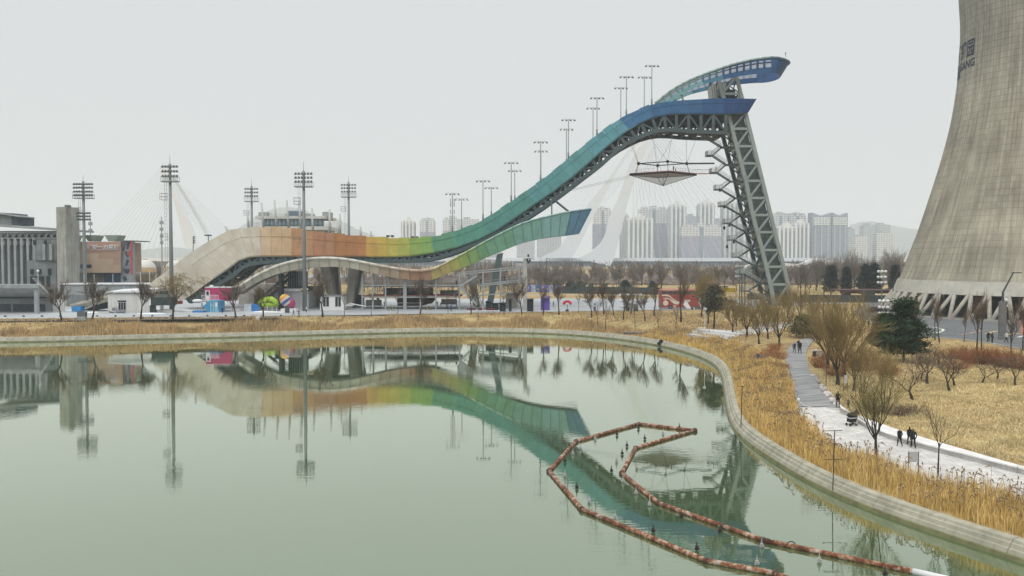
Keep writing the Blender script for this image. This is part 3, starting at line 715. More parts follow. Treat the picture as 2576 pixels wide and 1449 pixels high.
# ---------------------------------------------------------------- crown loop
def build_crown():
    CT = [(1647, 260.5), (1681, 233), (1718, 210), (1758, 192), (1798, 177), (1851, 160), (1904, 148.5), (1950, 143.5)]
    CB = [(1660, 262), (1692, 250), (1718, 235), (1758, 215.5), (1798, 205), (1851, 193), (1904, 185.5), (1950, 182)]
    ct, cb = curvefn(CT), curvefn(CB); Yn, R = 225.0, 6.6
    base = P(1800, 250, 231)
    t = thing('crown_loop', 'blue and teal windowed loop crowning the ski jump above its start platform', 'crown loop', (base.x, 231, base.z))
    def col(px): return (30, 78, 126) if px > 1806 else ((58, 116, 142) if px > 1760 else (104, 156, 160))
    n = 17; xs = np.linspace(1648, 1940, n+1)
    stn = []                                   # stations: (top point, bottom point, colour)
    for x in xs:
        lo = x+ (12 if x < 1700 else 0)
        p = P(x, ct(x), Yn); q = P(max(lo, 1660), cb(max(lo, 1660)), Yn); stn.append((p, q, col(x), 1 if x < 1930 else 0))
    pe, qe = stn[-1][0], stn[-1][1]; arc = []
    for k in range(1, 10):
        a = PI*k/10-PI/2
        ex = math.cos(a)
        arc.append((Vector((pe.x+6.4*ex, Yn+R+R*math.sin(a), pe.z+0.1-0.5*ex)), Vector((qe.x+4.0*ex, Yn+R+R*math.sin(a), qe.z-0.2*ex)), (26, 68, 112), 0))
    back = [(p+Vector((0, 2*R, 0)), q+Vector((0, 2*R, 0)), c, s_) for p, q, c, s_ in reversed(stn)]
    path = stn+arc+back
    def lerp(s_, u): return s_[0].lerp(s_[1], u)
    for i in range(len(path)-1):
        A, B = path[i], path[i+1]; win = A[3] or B[3]; c = A[2] if i < len(stn) else B[2]
        cen = Vector((pe.x, Yn+R, 0)); 
        def nrm(s_, u):
            p = lerp(s_, u)
            if p.x <= pe.x: return Vector((0, 0.2 if p.y < Yn+R else -0.2, 0))
            d = (cen-p); d.z = 0; return d.normalized()*0.2
        def band(u0, u1, nm, mm):
            mb = MB(); f = [lerp(A, u0), lerp(B, u0), lerp(B, u1), lerp(A, u1)]
            k = [f[0]+nrm(A, u0), f[1]+nrm(B, u0), f[2]+nrm(B, u1), f[3]+nrm(A, u1)]
            mb.add(f+k, [(3, 2, 1, 0), (4, 5, 6, 7), (0, 1, 5, 4), (1, 2, 6, 5), (2, 3, 7, 6), (3, 0, 4, 7)]); return obj(nm, mb, mm, t)
        if win:
            band(0, 0.16, 'upper_band', pmat(c)); band(0.27, 0.36, 'window_rail', pmat(tuple(int(v*.9) for v in c))); band(0.64, 1.0, 'lower_band', pmat(c))
            mb = MB(); mb.beam(lerp(A, 0.14), lerp(A, 0.66), 0.55, 0.18, (0, 1, 0)); obj('mullion', mb, pmat(tuple(int(v*.85) for v in c)), t)
            g = band(0.17, 0.63, 'glazing', mat('thin pale glazing', (0.40, 0.46, 0.58), 0.15, 0, 0, alpha=0.62))
        else:
            band(0, 1, 'nose_panel', pmat(c))
        mb = MB(); mb.tube([lerp(A, -0.02), lerp(B, -0.02)], 0.28, 6); obj('top_rail', mb, pmat((150, 172, 168)) if win else pmat((96, 120, 140)), t, smooth=True)
    for (x0, y0, x1, y1, Y) in ((1697, 250, 1703, 262, 226), (1714, 236, 1721, 262, 226)):
        mb = MB(); mb.beam(P(x0, y0, Y), P(x1, y1, Y), 0.4); obj('prop', mb, lsteel(), t)
    mb = MB(); p = P(1976, 143, 231); mb.tube([p, p+Vector((0, 0, 0.8))], 0.06, 5); mb.ball(p+Vector((0, 0, 0.95)), 0.2, 6, 4); obj('beacon', mb, dsteel(), t)

# ---------------------------------------------------------------- lattice tower
LVY = [192, 236, 284, 324, 368, 411, 455, 498, 541, 584, 629, 671, 715.5, 762]
fTL = lambda y: float(np.interp(y, [185, 205, 287, 340, 459, 540, 632, 712, 775], [1806, 1808, 1832, 1845, 1877, 1893, 1918, 1937, 1952]))
fTR = lambda y: float(np.interp(y, [185, 284, 498, 577, 703, 775], [1851, 1875, 1928, 1947, 1979, 1997]))
def build_tower():
    Y0, Y1 = 228.4, 238.6
    b = P(1975, 770, 232)
    t = thing('lattice_tower', 'leaning grey steel lattice tower holding up the high end of the ski jump', 'tower', (b.x, 232, 3.4))
    lv = []
    for y in LVY:
        l, r = P(fTL(y), y, Y0), P(fTR(y), y, Y0); r.z = l.z; lv.append((l, r))
    lv[-1][0].z = lv[-1][1].z = 3.3
    def pt(side, k, rear):
        q = lv[k][side].copy(); q.y = Y1 if rear else Y0; return q
    for rear in (0, 1):  # rear face in darker steel: interior shade put into the colour
        for side in (0, 1):
            mb = MB()
            for k in range(len(lv)-1): mb.beam(pt(side, k, rear), pt(side, k+1, rear)+Vector((0, 0, 0)), 0.92 if k else 0.8, 0.9, (0, 1, 0))
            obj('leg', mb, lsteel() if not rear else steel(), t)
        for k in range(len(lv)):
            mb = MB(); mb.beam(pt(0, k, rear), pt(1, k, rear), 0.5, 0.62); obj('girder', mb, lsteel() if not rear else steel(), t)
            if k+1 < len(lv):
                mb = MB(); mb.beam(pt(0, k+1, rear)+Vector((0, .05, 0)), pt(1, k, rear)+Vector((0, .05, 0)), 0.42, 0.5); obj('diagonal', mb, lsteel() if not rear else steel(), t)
    for side in (0, 1):  # side members darker too, carrying the shade between the faces
        for k in range(len(lv)):
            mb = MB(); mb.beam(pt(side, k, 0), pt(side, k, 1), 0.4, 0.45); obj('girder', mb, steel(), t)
            if k+1 < len(lv):
                m_ = (pt(side, k, 0)+pt(side, k+1, 1))/2
                for a_, b_ in ((pt(side, k, 0), pt(side, k+1, 1)), (pt(side, k, 1), pt(side, k+1, 0))):
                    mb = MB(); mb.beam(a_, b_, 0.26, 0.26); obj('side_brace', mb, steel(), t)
    gl = mat('green grey lift glass', (0.10, 0.135, 0.130), 0.25, 0, 0.2, 0.5, spec=0.5)
    for k in range(2, len(lv)-1):
        mb = MB(); a, b_ = lv[k], lv[k+1]; ca, cb = (a[0]+a[1])/2, (b_[0]+b_[1])/2; w = 2.1
        mb.hexa([(cb.x-w, 230.6, cb.z+.15), (cb.x+w, 230.6, cb.z+.15), (cb.x+w, 235, cb.z+.15), (cb.x-w, 235, cb.z+.15), (ca.x-w, 230.6, ca.z), (ca.x+w, 230.6, ca.z), (ca.x+w, 235, ca.z), (ca.x-w, 235, ca.z)])
        sh = obj('lift_shaft', mb, gl, t)
        for u in (0.33, 0.66):
            c = cb.lerp(ca, u); mb = MB(); mb.box((c.x, 232.8, c.z), (2*w+.3, 4.6, 0.16)); obj('shaft_frame', mb, steel(), sh)
        for sx in (-w, 0, w):
            mb = MB(); mb.beam((cb.x+sx, 230.5, cb.z), (ca.x+sx, 230.5, ca.z), 0.14); obj('shaft_mullion', mb, steel(), sh)
    # plant room between platform and crown
    c = P(1812, 262, 229); mb = MB(); a = P(1795, 262, 232); d = P(1832, 262, 232); e = P(1790, 214, 232); f_ = P(1826, 208, 232)
    dy = Vector((0, 5, 0)); mb.hexa([a, d, d+dy, a+dy, e, f_, f_+dy, e+dy]); obj('head_house', mb, mat('slatted pale cladding', (0.36, 0.37, 0.34), 0.6, 0, 0.1), t)
    for k in range(7):
        u = k/6.5; mb = MB(); mb.beam(a.lerp(d, u)+Vector((0, -.08, 0)), e.lerp(f_, u)+Vector((0, -.08, 0)), 0.12); obj('cladding_slat', mb, steel(), t)
    mb = MB(); q = P(1836, 236, 229); mb.box((q.x, 232.5, q.z), (3.6, 4, 2.8)); obj('machine_room', mb, dsteel(), t)

def build_stairs():
    b = P(1860, 765, 232)
    t = thing('zigzag_stair', 'open zigzag steel staircase climbing the left side of the lattice tower', 'staircase', (b.x, 232, 3.4))
    left = [(1766, 1781, 349), (1777, 1792, 391), (1787, 1803, 434), (1798, 1813, 476), (1809, 1824, 518), (1820, 1834, 561), (1832, 1846, 603), (1843, 1857, 646), (1855, 1870, 688), (1866, 1882, 731)]
    right = [(1792, 1812, 331), (1815, 1838, 370), (1826, 1850, 414), (1838, 1862, 456), (1850, 1874, 498), (1864, 1889, 541), (1876, 1899, 583), (1888, 1909, 626), (1900, 1919, 669), (1913, 1936, 712), (1926, 1946, 756)]
    Y = 231.0; pl = mat('pale stair steel', (0.40, 0.42, 0.40), 0.5)
    def rail(host, a, b_, Yc):
        mb = MB(); h = Vector((0, 0, 1.05))
        for dy in (-0.75, 0.75):
            o = Vector((0, dy, 0)); mb.beam(a+o+h, b_+o+h, 0.07); mb.beam(a+o+h*.5, b_+o+h*.5, 0.04)
            n = max(2, int((b_-a).length/0.7))
            for k in range(n+1): q = a.lerp(b_, k/n)+o; mb.beam(q, q+h, 0.05)
        obj('railing', mb, pl, host)
    for x0, x1, y in left:
        mb = MB(); a, c = P(x0, y, Y+.9), P(x1, y, Y+.9); mb.box(((a.x+c.x)/2, Y+.9, a.z-.12), (abs(c.x-a.x), 3.4, 0.3)); h = obj('landing', mb, steel(), t)
        mb = MB(); H = Vector((0, 0, 1.1))
        for p, q in ((Vector((a.x, Y-.7, a.z)), Vector((c.x, Y-.7, a.z))), (Vector((a.x, Y+2.5, a.z)), Vector((c.x, Y+2.5, a.z))), (Vector((a.x, Y-.7, a.z)), Vector((a.x, Y+2.5, a.z)))):
            mb.beam(p+H, q+H, 0.07)
            for k in range(6): r = p.lerp(q, k/5); mb.beam(r, r+H, 0.06)
        obj('railing', mb, pl, h)
        mb = MB(); mb.add([(a.x-.03, Y-.7, a.z), (a.x-.03, Y+2.5, a.z), (a.x-.03, Y+2.5, a.z+1), (a.x-.03, Y-.7, a.z+1)], [(0, 1, 2, 3)]); obj('mesh_screen', mb, mat('fine steel mesh', (0.4, 0.42, 0.4), 0.6, alpha=0.55), h)
    for x0, x1, y in right:
        a, c = P(x0, y, Y+.9), P(x1, y, Y+.9); mb = MB(); mb.box(((a.x+c.x)/2, Y+.9, a.z-.12), (abs(c.x-a.x), 3.2, 0.28)); obj('landing', mb, steel(), t)
    for i, (x0, x1, y) in enumerate(left):
        r0, r1 = right[i], right[i+1]
        for (px, py, Yc, rx, ry) in ((x1, y, Y, r1[0], r1[2]), (x1, y, Y+1.8, r0[0], r0[2])):
            a, c = P(px, py, Yc), P(rx, ry, Yc); mb = MB(); n = 9
            for dy in (-.75, .75): mb.beam(a+Vector((0, dy, -.1)), c+Vector((0, dy, -.1)), 0.08, 0.26)
            for k in range(n): q = a.lerp(c, (k+.5)/n); mb.box((q.x, q.y, q.z), (abs(c.x-a.x)/n*1.05, 1.4, 0.05))
            h = obj('flight', mb, steel(), t); rail(h, a, c, Yc)
    mb = MB(); a, c = P(1862, 676, 231), P(1890, 690, 231); mb.box(((a.x+c.x)/2, 232, (a.z+c.z)/2), (c.x-a.x, 3.4, abs(a.z-c.z))); obj('glass_screen', mb, mat('pale green glass', (0.3, 0.38, 0.36), 0.2, alpha=0.5), t)
    for x in (1866, 1874): 
        q = P(x, 690, 231); mb = MB(); mb.beam(q, (q.x, q.y, 3.3), 0.25); obj('post', mb, steel(), t)

# ---------------------------------------------------------------- hanging net platform
def build_platform():
    Yc = 232.0
    z = P(1668, 437, Yc).z; cx = P(1668, 437, Yc).x; hw = 8.8; hd = 7.5
    t = thing('hanging_platform', 'red diamond viewing platform with white net cone, hung on cables under the ramp', 'platform', (cx, Yc, z))
    L, Rr, N, F = Vector((cx-hw, Yc, z)), Vector((cx+hw, Yc, z)), Vector((cx+.2, Yc-hd, z)), Vector((cx-.2, Yc+hd, z))
    mb = MB(); mb.slab([(L.x, L.y), (N.x, N.y), (Rr.x, Rr.y), (F.x, F.y)], z-.12, z+.12); obj('deck', mb, mat('rust red decking', (0.36, 0.11, 0.10), 0.7, 0, 0.25, 1.5), t)
    for a, b in ((L, N), (N, Rr), (Rr, F), (F, L)):
        mb = MB(); mb.beam(a-Vector((0, 0, .3)), b-Vector((0, 0, .3)), 0.28, 0.4); obj('rim_beam', mb, dsteel(), t)
        mb = MB(); h = Vector((0, 0, 1.0)); p, q = a.lerp(b, .2), a.lerp(b, .8); mb.beam(p+h, q+h, .05)
        for k in range(7): r = p.lerp(q, k/6); mb.beam(r, r+h, .05)
        obj('railing', mb, lsteel(), t)
    apex = P(1668.5, 467.5, Yc); net = mat('white netting', (0.62, 0.62, 0.60), 0.8, 0, 0.05, alpha=0.40)
    for a, b in ((L, N), (N, Rr), (Rr, F), (F, L)):
        mb = MB(); mb.add([a-Vector((0, 0, .4)), b-Vector((0, 0, .4)), apex], [(0, 1, 2)]); obj('net', mb, net, t)
        mb = MB(); mb.beam(a-Vector((0, 0, .4)), apex, 0.12); obj('net_stay', mb, dsteel(), t)
    mb = MB(); mb.beam((cx, Yc, z), apex, 0.14); obj('king_post', mb, dsteel(), t)
    zz = P(1668, 411.5, Yc).z; k = 0.72
    l, r, n, f = Vector((cx-6.5, Yc, zz)), Vector((cx+6.2, Yc, zz)), Vector((cx+.3, Yc-5, zz)), Vector((cx-.6, Yc+5, zz))
    for a, b in ((l, n), (n, r), (r, f), (f, l)):
        mb = MB(); mb.beam(a, b, 0.24, 0.24); obj('spreader', mb, steel(), t)
    for p, d in ((l, L), (r, Rr), (n, N), (f, F)):
        mb = MB(); mb.ball(p, 0.45, 8, 5); obj('node', mb, dsteel(), t)
        mb = MB(); mb.tube([p, p.lerp(d, .0)+(Vector((p.x, p.y, z))-p)+ (d-Vector((p.x, p.y, z)))*.35], 0.08, 5); obj('hanger', mb, steel(), t)
    mb = MB(); mb.tube([r, P(1797, 411, Yc)], 0.22, 6); obj('boom', mb, steel(), t)
    mb = MB(); q = P(1789, 432.5, Yc); mb.beam((Rr.x-1.5, Yc, z), (q.x, Yc, z), 1.4, 0.12); obj('gangway', mb, mat('rust red decking', (0.2, .075, .07)), t)
    mb = MB()
    for dy in (-.6, .6):
        mb.beam((Rr.x-1, Yc+dy, z+1.1), (q.x, Yc+dy, z+1.1), .05)
        for j in range(9): x = Rr.x-1+(q.x-Rr.x+1)*j/8; mb.beam((x, Yc+dy, z), (x, Yc+dy, z+1.1), .03)
    obj('gangway_railing', mb, lsteel(), t)
    cm = mat('cable steel', (0.42, 0.43, 0.43), 0.5)
    for a, (px, py, Y) in ((l, (1586, 362, 225)), (l, (1590, 360, 236)), (n, (1693, 330, 226)), (n, (1630, 339, 226)), (r, (1757, 334, 226)), (r, (1726, 332, 236)), (f, (1700, 331, 238)), (f, (1640, 336, 238))):
        mb = MB(); mb.tube([a, P(px, py, Y)], 0.045, 4); obj('cable', mb, cm, t)
    # stay cables running off to the left
    for (a, b) in (((1585, 441, 232), (1395, 487, 224)), ((1585, 446, 232), (1420, 484, 224))):
        mb = MB(); mb.tube([P(*a), P(*b)], 0.04, 4); obj('cable', mb, cm, t)
    for i, (x, y0, y1, nm) in enumerate(((1822, 560, 577, 'topmost'), (1829, 612, 624, 'lowest'), (1811, 470, 482, ''), (1822, 510, 524, ''), (1835, 557, 570, ''), (1846, 602, 612, ''))):
        a, b = P(x, y0-6, 229), P(x, y1, 229); mb = MB(); mb.tube([a, b], .03, 4); w = 0.28; mb.lathe((b.x, b.y, b.z-.1), [(.05, 0), (.3, .15), (.32, .6), (.2, .9), (.05, 1.0)], 8)
        solo('cable_weight', mb, mat('black rubber', (.02, .02, .022), .6), ['black weight hanging below the fifth stair landing up from the bridge deck', 'black weight hanging beside the sixth stair landing, lowest of the string', 'black weight under the fourth stair landing from the top', 'black weight under the fifth stair landing from the top', 'black weight under the sixth stair landing from the top', 'black weight under the seventh stair landing from the top'][i], 'weight', 'black weights hung beside the zigzag stair')

build_ramp(); build_ribbon(); build_crown(); build_tower(); build_stairs(); build_platform()
# ================================================================ far city, bridge
def ppoly(pts, Y, d, mb=None):
    mb = mb or MB(); q = [P(x, y, Y) for x, y in pts]; mb.plate([(p.x, p.z) for p in q], Y, Y+d); return mb
def pbox(x0, x1, y0, y1, Y, d, mb=None, zmin=None):
    """box whose front face covers a picture rectangle at distance Y"""
    mb = mb or MB(); a, b = P(x0, y1, Y), P(x1, y0, Y); z0 = a.z if zmin is None else zmin
    mb.box(((a.x+b.x)/2, Y+d/2, (z0+b.z)/2), (abs(b.x-a.x), d, abs(b.z-z0))); return mb
def tower_mat(name, col, wcol, sx, sz):
    if name in MATS: return MATS[name]
    m = bpy.data.materials.new(name); m.use_nodes = True; t = m.node_tree; n = t.nodes; L = t.links
    b = n['Principled BSDF']; b.inputs['Roughness'].default_value = 0.8
    co = n.new('ShaderNodeTexCoord'); sp = n.new('ShaderNodeSeparateXYZ'); L.new(co.outputs['Object'], sp.inputs[0])
    cb = n.new('ShaderNodeCombineXYZ'); L.new(sp.outputs['X'], cb.inputs[0]); L.new(sp.outputs['Z'], cb.inputs[1])
    br = n.new('ShaderNodeTexBrick'); br.offset = 0.0; br.inputs['Scale'].default_value = 1.0; br.inputs['Brick Width'].default_value = sx; br.inputs['Row Height'].default_value = sz
    br.inputs['Mortar Size'].default_value = 0.55; br.inputs['Mortar Smooth'].default_value = 0.1
    br.inputs['Color1'].default_value = (*wcol, 1); br.inputs['Color2'].default_value = (*[v*1.3 for v in wcol], 1); br.inputs['Mortar'].default_value = (*col, 1)
    L.new(cb.outputs[0], br.inputs['Vector']); L.new(br.outputs[0], b.inputs['Base Color']); MATS[name] = m; return m

def build_city():
    mauve = tower_mat('mauve flats wall', (0.31, 0.325, 0.40), (0.25, 0.27, 0.34), 3.6, 3.1); white = tower_mat('white flats wall', (0.66, 0.67, 0.66), (0.30, 0.33, 0.37), 4.2, 3.1)  # mauve lightened a little to stand in for more distance haze
    pale = tower_mat('pale flats wall', (0.46, 0.50, 0.52), (0.27, 0.31, 0.36), 4.0, 3.1); strip = mat('white bay strip', (0.70, 0.71, 0.70), 0.8, 0, 0.05); glass = mat('blue grey bay glass', (0.23, 0.28, 0.33), 0.4)
    lst = [  # x0 x1 top style label distance
        (1009, 1043, 556, 's', 'pale apartment tower, leftmost of the far skyline, behind the ramp dip', 1350),
        (1056, 1093, 551, 'm', 'white topped mauve apartment tower, second from the left end of the skyline', 1350),
        (1114, 1152, 548, 'm', 'white topped apartment tower just behind the antenna mast on the green ramp', 1350),
        (1153, 1205, 550, 'w', 'wide pale apartment block to the right of the antenna mast on the ramp', 1400),
        (1225, 1262, 585, 'p', 'low hazy block seen under the climbing truss of the ramp', 1400),
        (1300, 1345, 578, 'p', 'hazy grey block seen behind the teal lower ribbon', 1380),
        (1352, 1412, 588, 'p', 'broad low hazy block behind the blue tip of the lower ribbon', 1380),
        (1493, 1539, 524, 'm', 'mauve tower with white crown framed between the two bridge pylon legs', 1250),
        (1562, 1582, 540, 's', 'narrow striped tower just right of the bridge pylon', 1300),
        (1608, 1682, 522, 'm', 'wide mauve tower with white stepped crown below the hanging platform', 1300),
        (1576, 1645, 549, 's', 'striped white and grey slab in front of the wide mauve tower', 1220),
        (1684, 1727, 516, 's', 'slim striped tower with stepped top right of the wide mauve tower', 1250),
        (1726, 1757, 542, 'p', 'grey block between the two slim striped towers', 1350),
        (1757, 1799, 511, 's', 'tall striped tower with pointed top left of the zigzag stair', 1250),
        (1714, 1815, 566, 'm', 'long low mauve slab with white top storeys in front of the slim towers', 1180),
        (1799, 1820, 553, 'p', 'small grey block behind the zigzag stair', 1350),
        (1818, 1864, 508, 's', 'tallest striped tower, partly behind the zigzag stair', 1260),
        (1866, 1925, 560, 's', 'striped block seen through the lattice tower', 1200),
        (1944, 1983, 537, 'm', 'mauve tower with pale crown directly right of the lattice tower', 1280),
        (1983, 2029, 538, 'm', 'second mauve tower with pale crown right of the lattice tower', 1280),
        (1955, 2008, 570, 's', 'striped slab in front of the first mauve tower right of the lattice', 1200),
        (1996, 2038, 562, 's', 'striped slab in front of the second mauve tower right of the lattice', 1210),
        (2041, 2092, 541, 'b', 'left half of the broad blue grey twin block in the open gap', 1230),
        (2092, 2133, 541, 'b', 'right half of the broad blue grey twin block in the open gap', 1232),
        (2134, 2151, 575, 'p', 'narrow hazy block right of the broad twin block', 1500),
        (2171, 2203, 565, 'p', 'hazy tower far back between twin block and cooling tower', 1550),
        (2203, 2240, 564, 'p', 'hazy tower far back next to the cooling tower', 1550),
        (2150, 2184, 594, 'w', 'small white block low in the haze right of the twin block', 1450),
        (2205, 2250, 584, 'w', 'small white block low in the haze beside the cooling tower', 1450)]
    for k, (x0, x1, top, st, lab, Y) in enumerate(lst):
        a, b = P(x0, 660, Y), P(x1, top, Y); w = b.x-a.x; H = b.z; cx = (a.x+b.x)/2; D = 18
        t = thing('apartment_tower', lab, 'apartment block', (cx, Y+D/2, 3.4), 'apartment towers of the far skyline')
        def bx(x, z0, z1, ww, dd=0.0, dep=D): mb = MB(); mb.box((x, Y+D/2-dd/2, (z0+z1)/2), (ww, dep+dd, z1-z0)); return mb
        if st == 'm':
            zc = H-0.27*(H-3); obj('lower_wall', bx(cx, 3.4, zc, w), mauve, t); obj('upper_wall', bx(cx, zc, H-2, w*.99), white, t)
            for i in range(3): obj('roof_block', bx(cx+(i-1)*w*.3, H-2, H+(2.5 if i == 1 else 1), w*.2), white, t)
            obj('recess', bx(cx, 3.4, H-3, w*.10, 0.5), glass, t)
        elif st == 's':
            obj('wall', bx(cx, 3.4, H-2, w), pale, t); n = max(4, int(w/5.5))
            for i in range(n): obj('bay_strip', bx(cx-w/2+w*(i+.5)/n, 3.4, H-1+2.2*math.cos((i+.5-n/2)*2.0/n), w/n*.45, 1.6), strip, t)
            for i in range(n-1): obj('bay_glass', bx(cx-w/2+w*(i+1)/n, 3.4, H-6, w/n*.4, 0.6), glass, t)
            obj('roof_block', bx(cx, H-2, H+3, w*.35), strip, t); obj('roof_block', bx(cx, H+3, H+6, w*.16), strip, t)
        elif st == 'b':
            obj('wall', bx(cx, 3.4, H-1, w), tower_mat('blue flats wall', (0.27, 0.31, 0.37), (0.22, 0.26, 0.32), 3.4, 3.1), t)
            obj('upper_wall', bx(cx, H-14, H-3, w*.86, 0.5), white, t)
            for i in (-1, 0, 1): obj('bay_strip', bx(cx+i*w*.33, 3.4, H-15, w*.07, 1.0), pale, t)
            mb = MB()
            for s_ in (-1, 1):
                x = cx+s_*w*.25; mb.add([(x-w*.24, Y, H-1), (x+w*.24, Y, H-1), (x+w*.24*s_, Y, H+3.5), (x-w*.24, Y+D, H-1), (x+w*.24, Y+D, H-1), (x+w*.24*s_, Y+D, H+3.5)], [(0, 1, 2), (5, 4, 3), (0, 3, 4, 1), (1, 4, 5, 2), (2, 5, 3, 0)])
            obj('roof', mb, mauve, t)
        else:
            obj('wall', bx(cx, 3.4, H-1, w), pale if st == 'p' else white, t); obj('roof_block', bx(cx-w*.1, H-1, H+2.5, w*.3), pale, t)
    # low podium strip of far town
    t = thing('riverside_town', 'low hazy row of buildings below the towers across the river', 'buildings', (230, 1150, 3.4))
    r2 = random.Random(5)
    for i in range(60):
        x = 1210+i*17.5; hgt = r2.uniform(2, 12); a = P(x, 648, 1140+r2.uniform(0, 60)); mb = MB(); mb.box((a.x, a.y, 3.4+hgt/2), (9*r2.uniform(.6, 1), 12, hgt)); obj('house', mb, r2.choice([pale, mauve, strip]), t)

def build_bridge():
    Y = 600.0; wh = mat('white bridge steel', (0.72, 0.735, 0.735), 0.5, 0, 0.02, 0.05); gr = mat('grey bridge girder', (0.36, 0.385, 0.40), 0.6, 0, 0.06, 0.05)
    base = P(1480, 648, Y)
    t = thing('cable_stayed_bridge', 'white cable-stayed river bridge with curved leaning pylons in the haze', 'bridge', (base.x, Y, 3.0))
    # deck: parapet and girder in spans
    for i in range(18):
        x0, x1 = 250+i*101, 250+(i+1)*101-1
        s = 0.0 if x0 < 1900 else 0
        obj('parapet', pbox(x0, x1, 649, 657.5, Y, 30), wh, t)
        obj('girder', pbox(x0, x1, 657.7, 671, Y+2, 26), gr, t)
    for i in range(15):
        x = 270+i*125; obj('lamp_post', pbox(x, x+1.2, 628, 650, Y+1, 0.4), wh, t)
    # right pylon, two legs and the swept feet
    L1 = ([(1640, 318), (1583, 374), (1548, 425), (1506, 480), (1473, 524), (1427, 594), (1403, 627), (1377, 640), (1360, 649)], [(1652, 318), (1596, 374), (1557, 425), (1530, 476), (1506, 520), (1470, 590), (1456, 620), (1444, 640), (1438, 649)])
    L2 = ([(1660, 318), (1622, 352), (1590, 400), (1562, 480), (1529, 561), (1526, 581), (1513, 610), (1490, 630), (1468, 643), (1452, 650)], [(1672, 318), (1640, 352), (1610, 415), (1582, 500), (1564, 574), (1559, 595), (1553, 620), (1547, 640), (1542, 655), (1537, 670)])
    def leg(pts, YY, d, nm):
        mb = MB(); h = len(pts)//2
        lft, rgt = pts if isinstance(pts, tuple) else (pts[:h], list(reversed(pts[h:])))
        lc = catmull(lft, 6); rc = catmull(rgt, 6); n = 40
        A = [lc[int(i*(len(lc)-1)/(n-1))] for i in range(n)]; B = [rc[int(i*(len(rc)-1)/(n-1))] for i in range(n)]
        rows = []
        for a, b in zip(A, B):
            p, q = P(a[0], a[1], YY), P(b[0], b[1], YY); rows.append([p, q, q+Vector((0, d, 0)), p+Vector((0, d, 0)), p])
        mb.sheet(rows); obj(nm, mb, wh, t)
    leg(L1, Y-6, 3, 'pylon_leg'); leg(L2, Y-14, 3.5, 'pylon_leg')
    # left pylon
    leg([(401, 417), (425, 480), (437, 506), (452, 565), (467, 626), (502, 626), (485, 595), (470, 554), (440, 487), (413, 418)], Y+5, 7, 'pylon_leg')
    leg([(408, 417), (440, 460), (470, 508), (500, 560), (526, 604), (545, 628), (551, 628), (532, 602), (506, 556), (476, 504), (446, 456), (414, 417)], Y+22, 5, 'pylon_leg')
    cm = mat('pale stay cable', (0.52, 0.53, 0.54), 0.5)
    def stay(x0, y0, x1, y1, YY):
        mb = MB(); mb.tube([P(x0, y0, YY), P(x1, y1, YY)], 0.11, 3, False); obj('stay_cable', mb, cm, t)
    for i in range(22):
        u = i/21; stay(1655-u*60, 325+u*90, 1990-u*400, 650, Y-4)
        stay(1660-u*30, 325+u*70, 1880-u*330, 650, Y+16) if i % 2 == 0 else None
    for i in range(16):
        u = i/15; stay(1650-u*100, 330+u*150, 1240+u*150, 652, Y+10)
    for i in range(14):
        u = i/13; stay(408+u*20, 420+u*80, 205+u*190, 640, Y+6)
        stay(412+u*40, 420+u*90, 640-u*90, 640, Y+20)
    # approach viaduct and the white ramp on the right
    t2 = thing('approach_viaduct', 'grey approach viaduct sloping down left of the bare woods', 'viaduct', (0, 520, 3.4))
    mb = MB(); pts = [(1200, 655), (1260, 660), (1330, 672), (1400, 684), (1470, 695)]
    for a, b in zip(pts[:-1], pts[1:]):
        mb2 = MB(); p, q = P(*a, 520), P(*b, 520); mb2.beam(p, q, 9, 2.6); obj('span', mb2, gr, t2)
    for x, y in pts[1:4]:
        mb = MB(); p = P(x, y, 522); mb.beam(p, (p.x, p.y, 3.2), 2.0); obj('pier', mb, gr, t2)
    t3 = thing('white_ramp', 'thin white ramp bridge rising just right of the lattice tower', 'ramp', (200, 420, 3.4))
    pts = [(1868, 675), (1905, 662), (1960, 664), (2010, 668), (2035, 658), (2070, 654)]
    for a, b in zip(pts[:-1], pts[1:]):
        mb2 = MB(); p, q = P(*a, 430), P(*b, 430); mb2.beam(p, q, 4, 1.3); obj('span', mb2, wh, t3)
    for x, y in pts[1:5]:
        mb = MB(); p = P(x, y, 430); mb.beam(p, (p.x, p.y, 3.2), 0.8); obj('pier', mb, gr, t3)

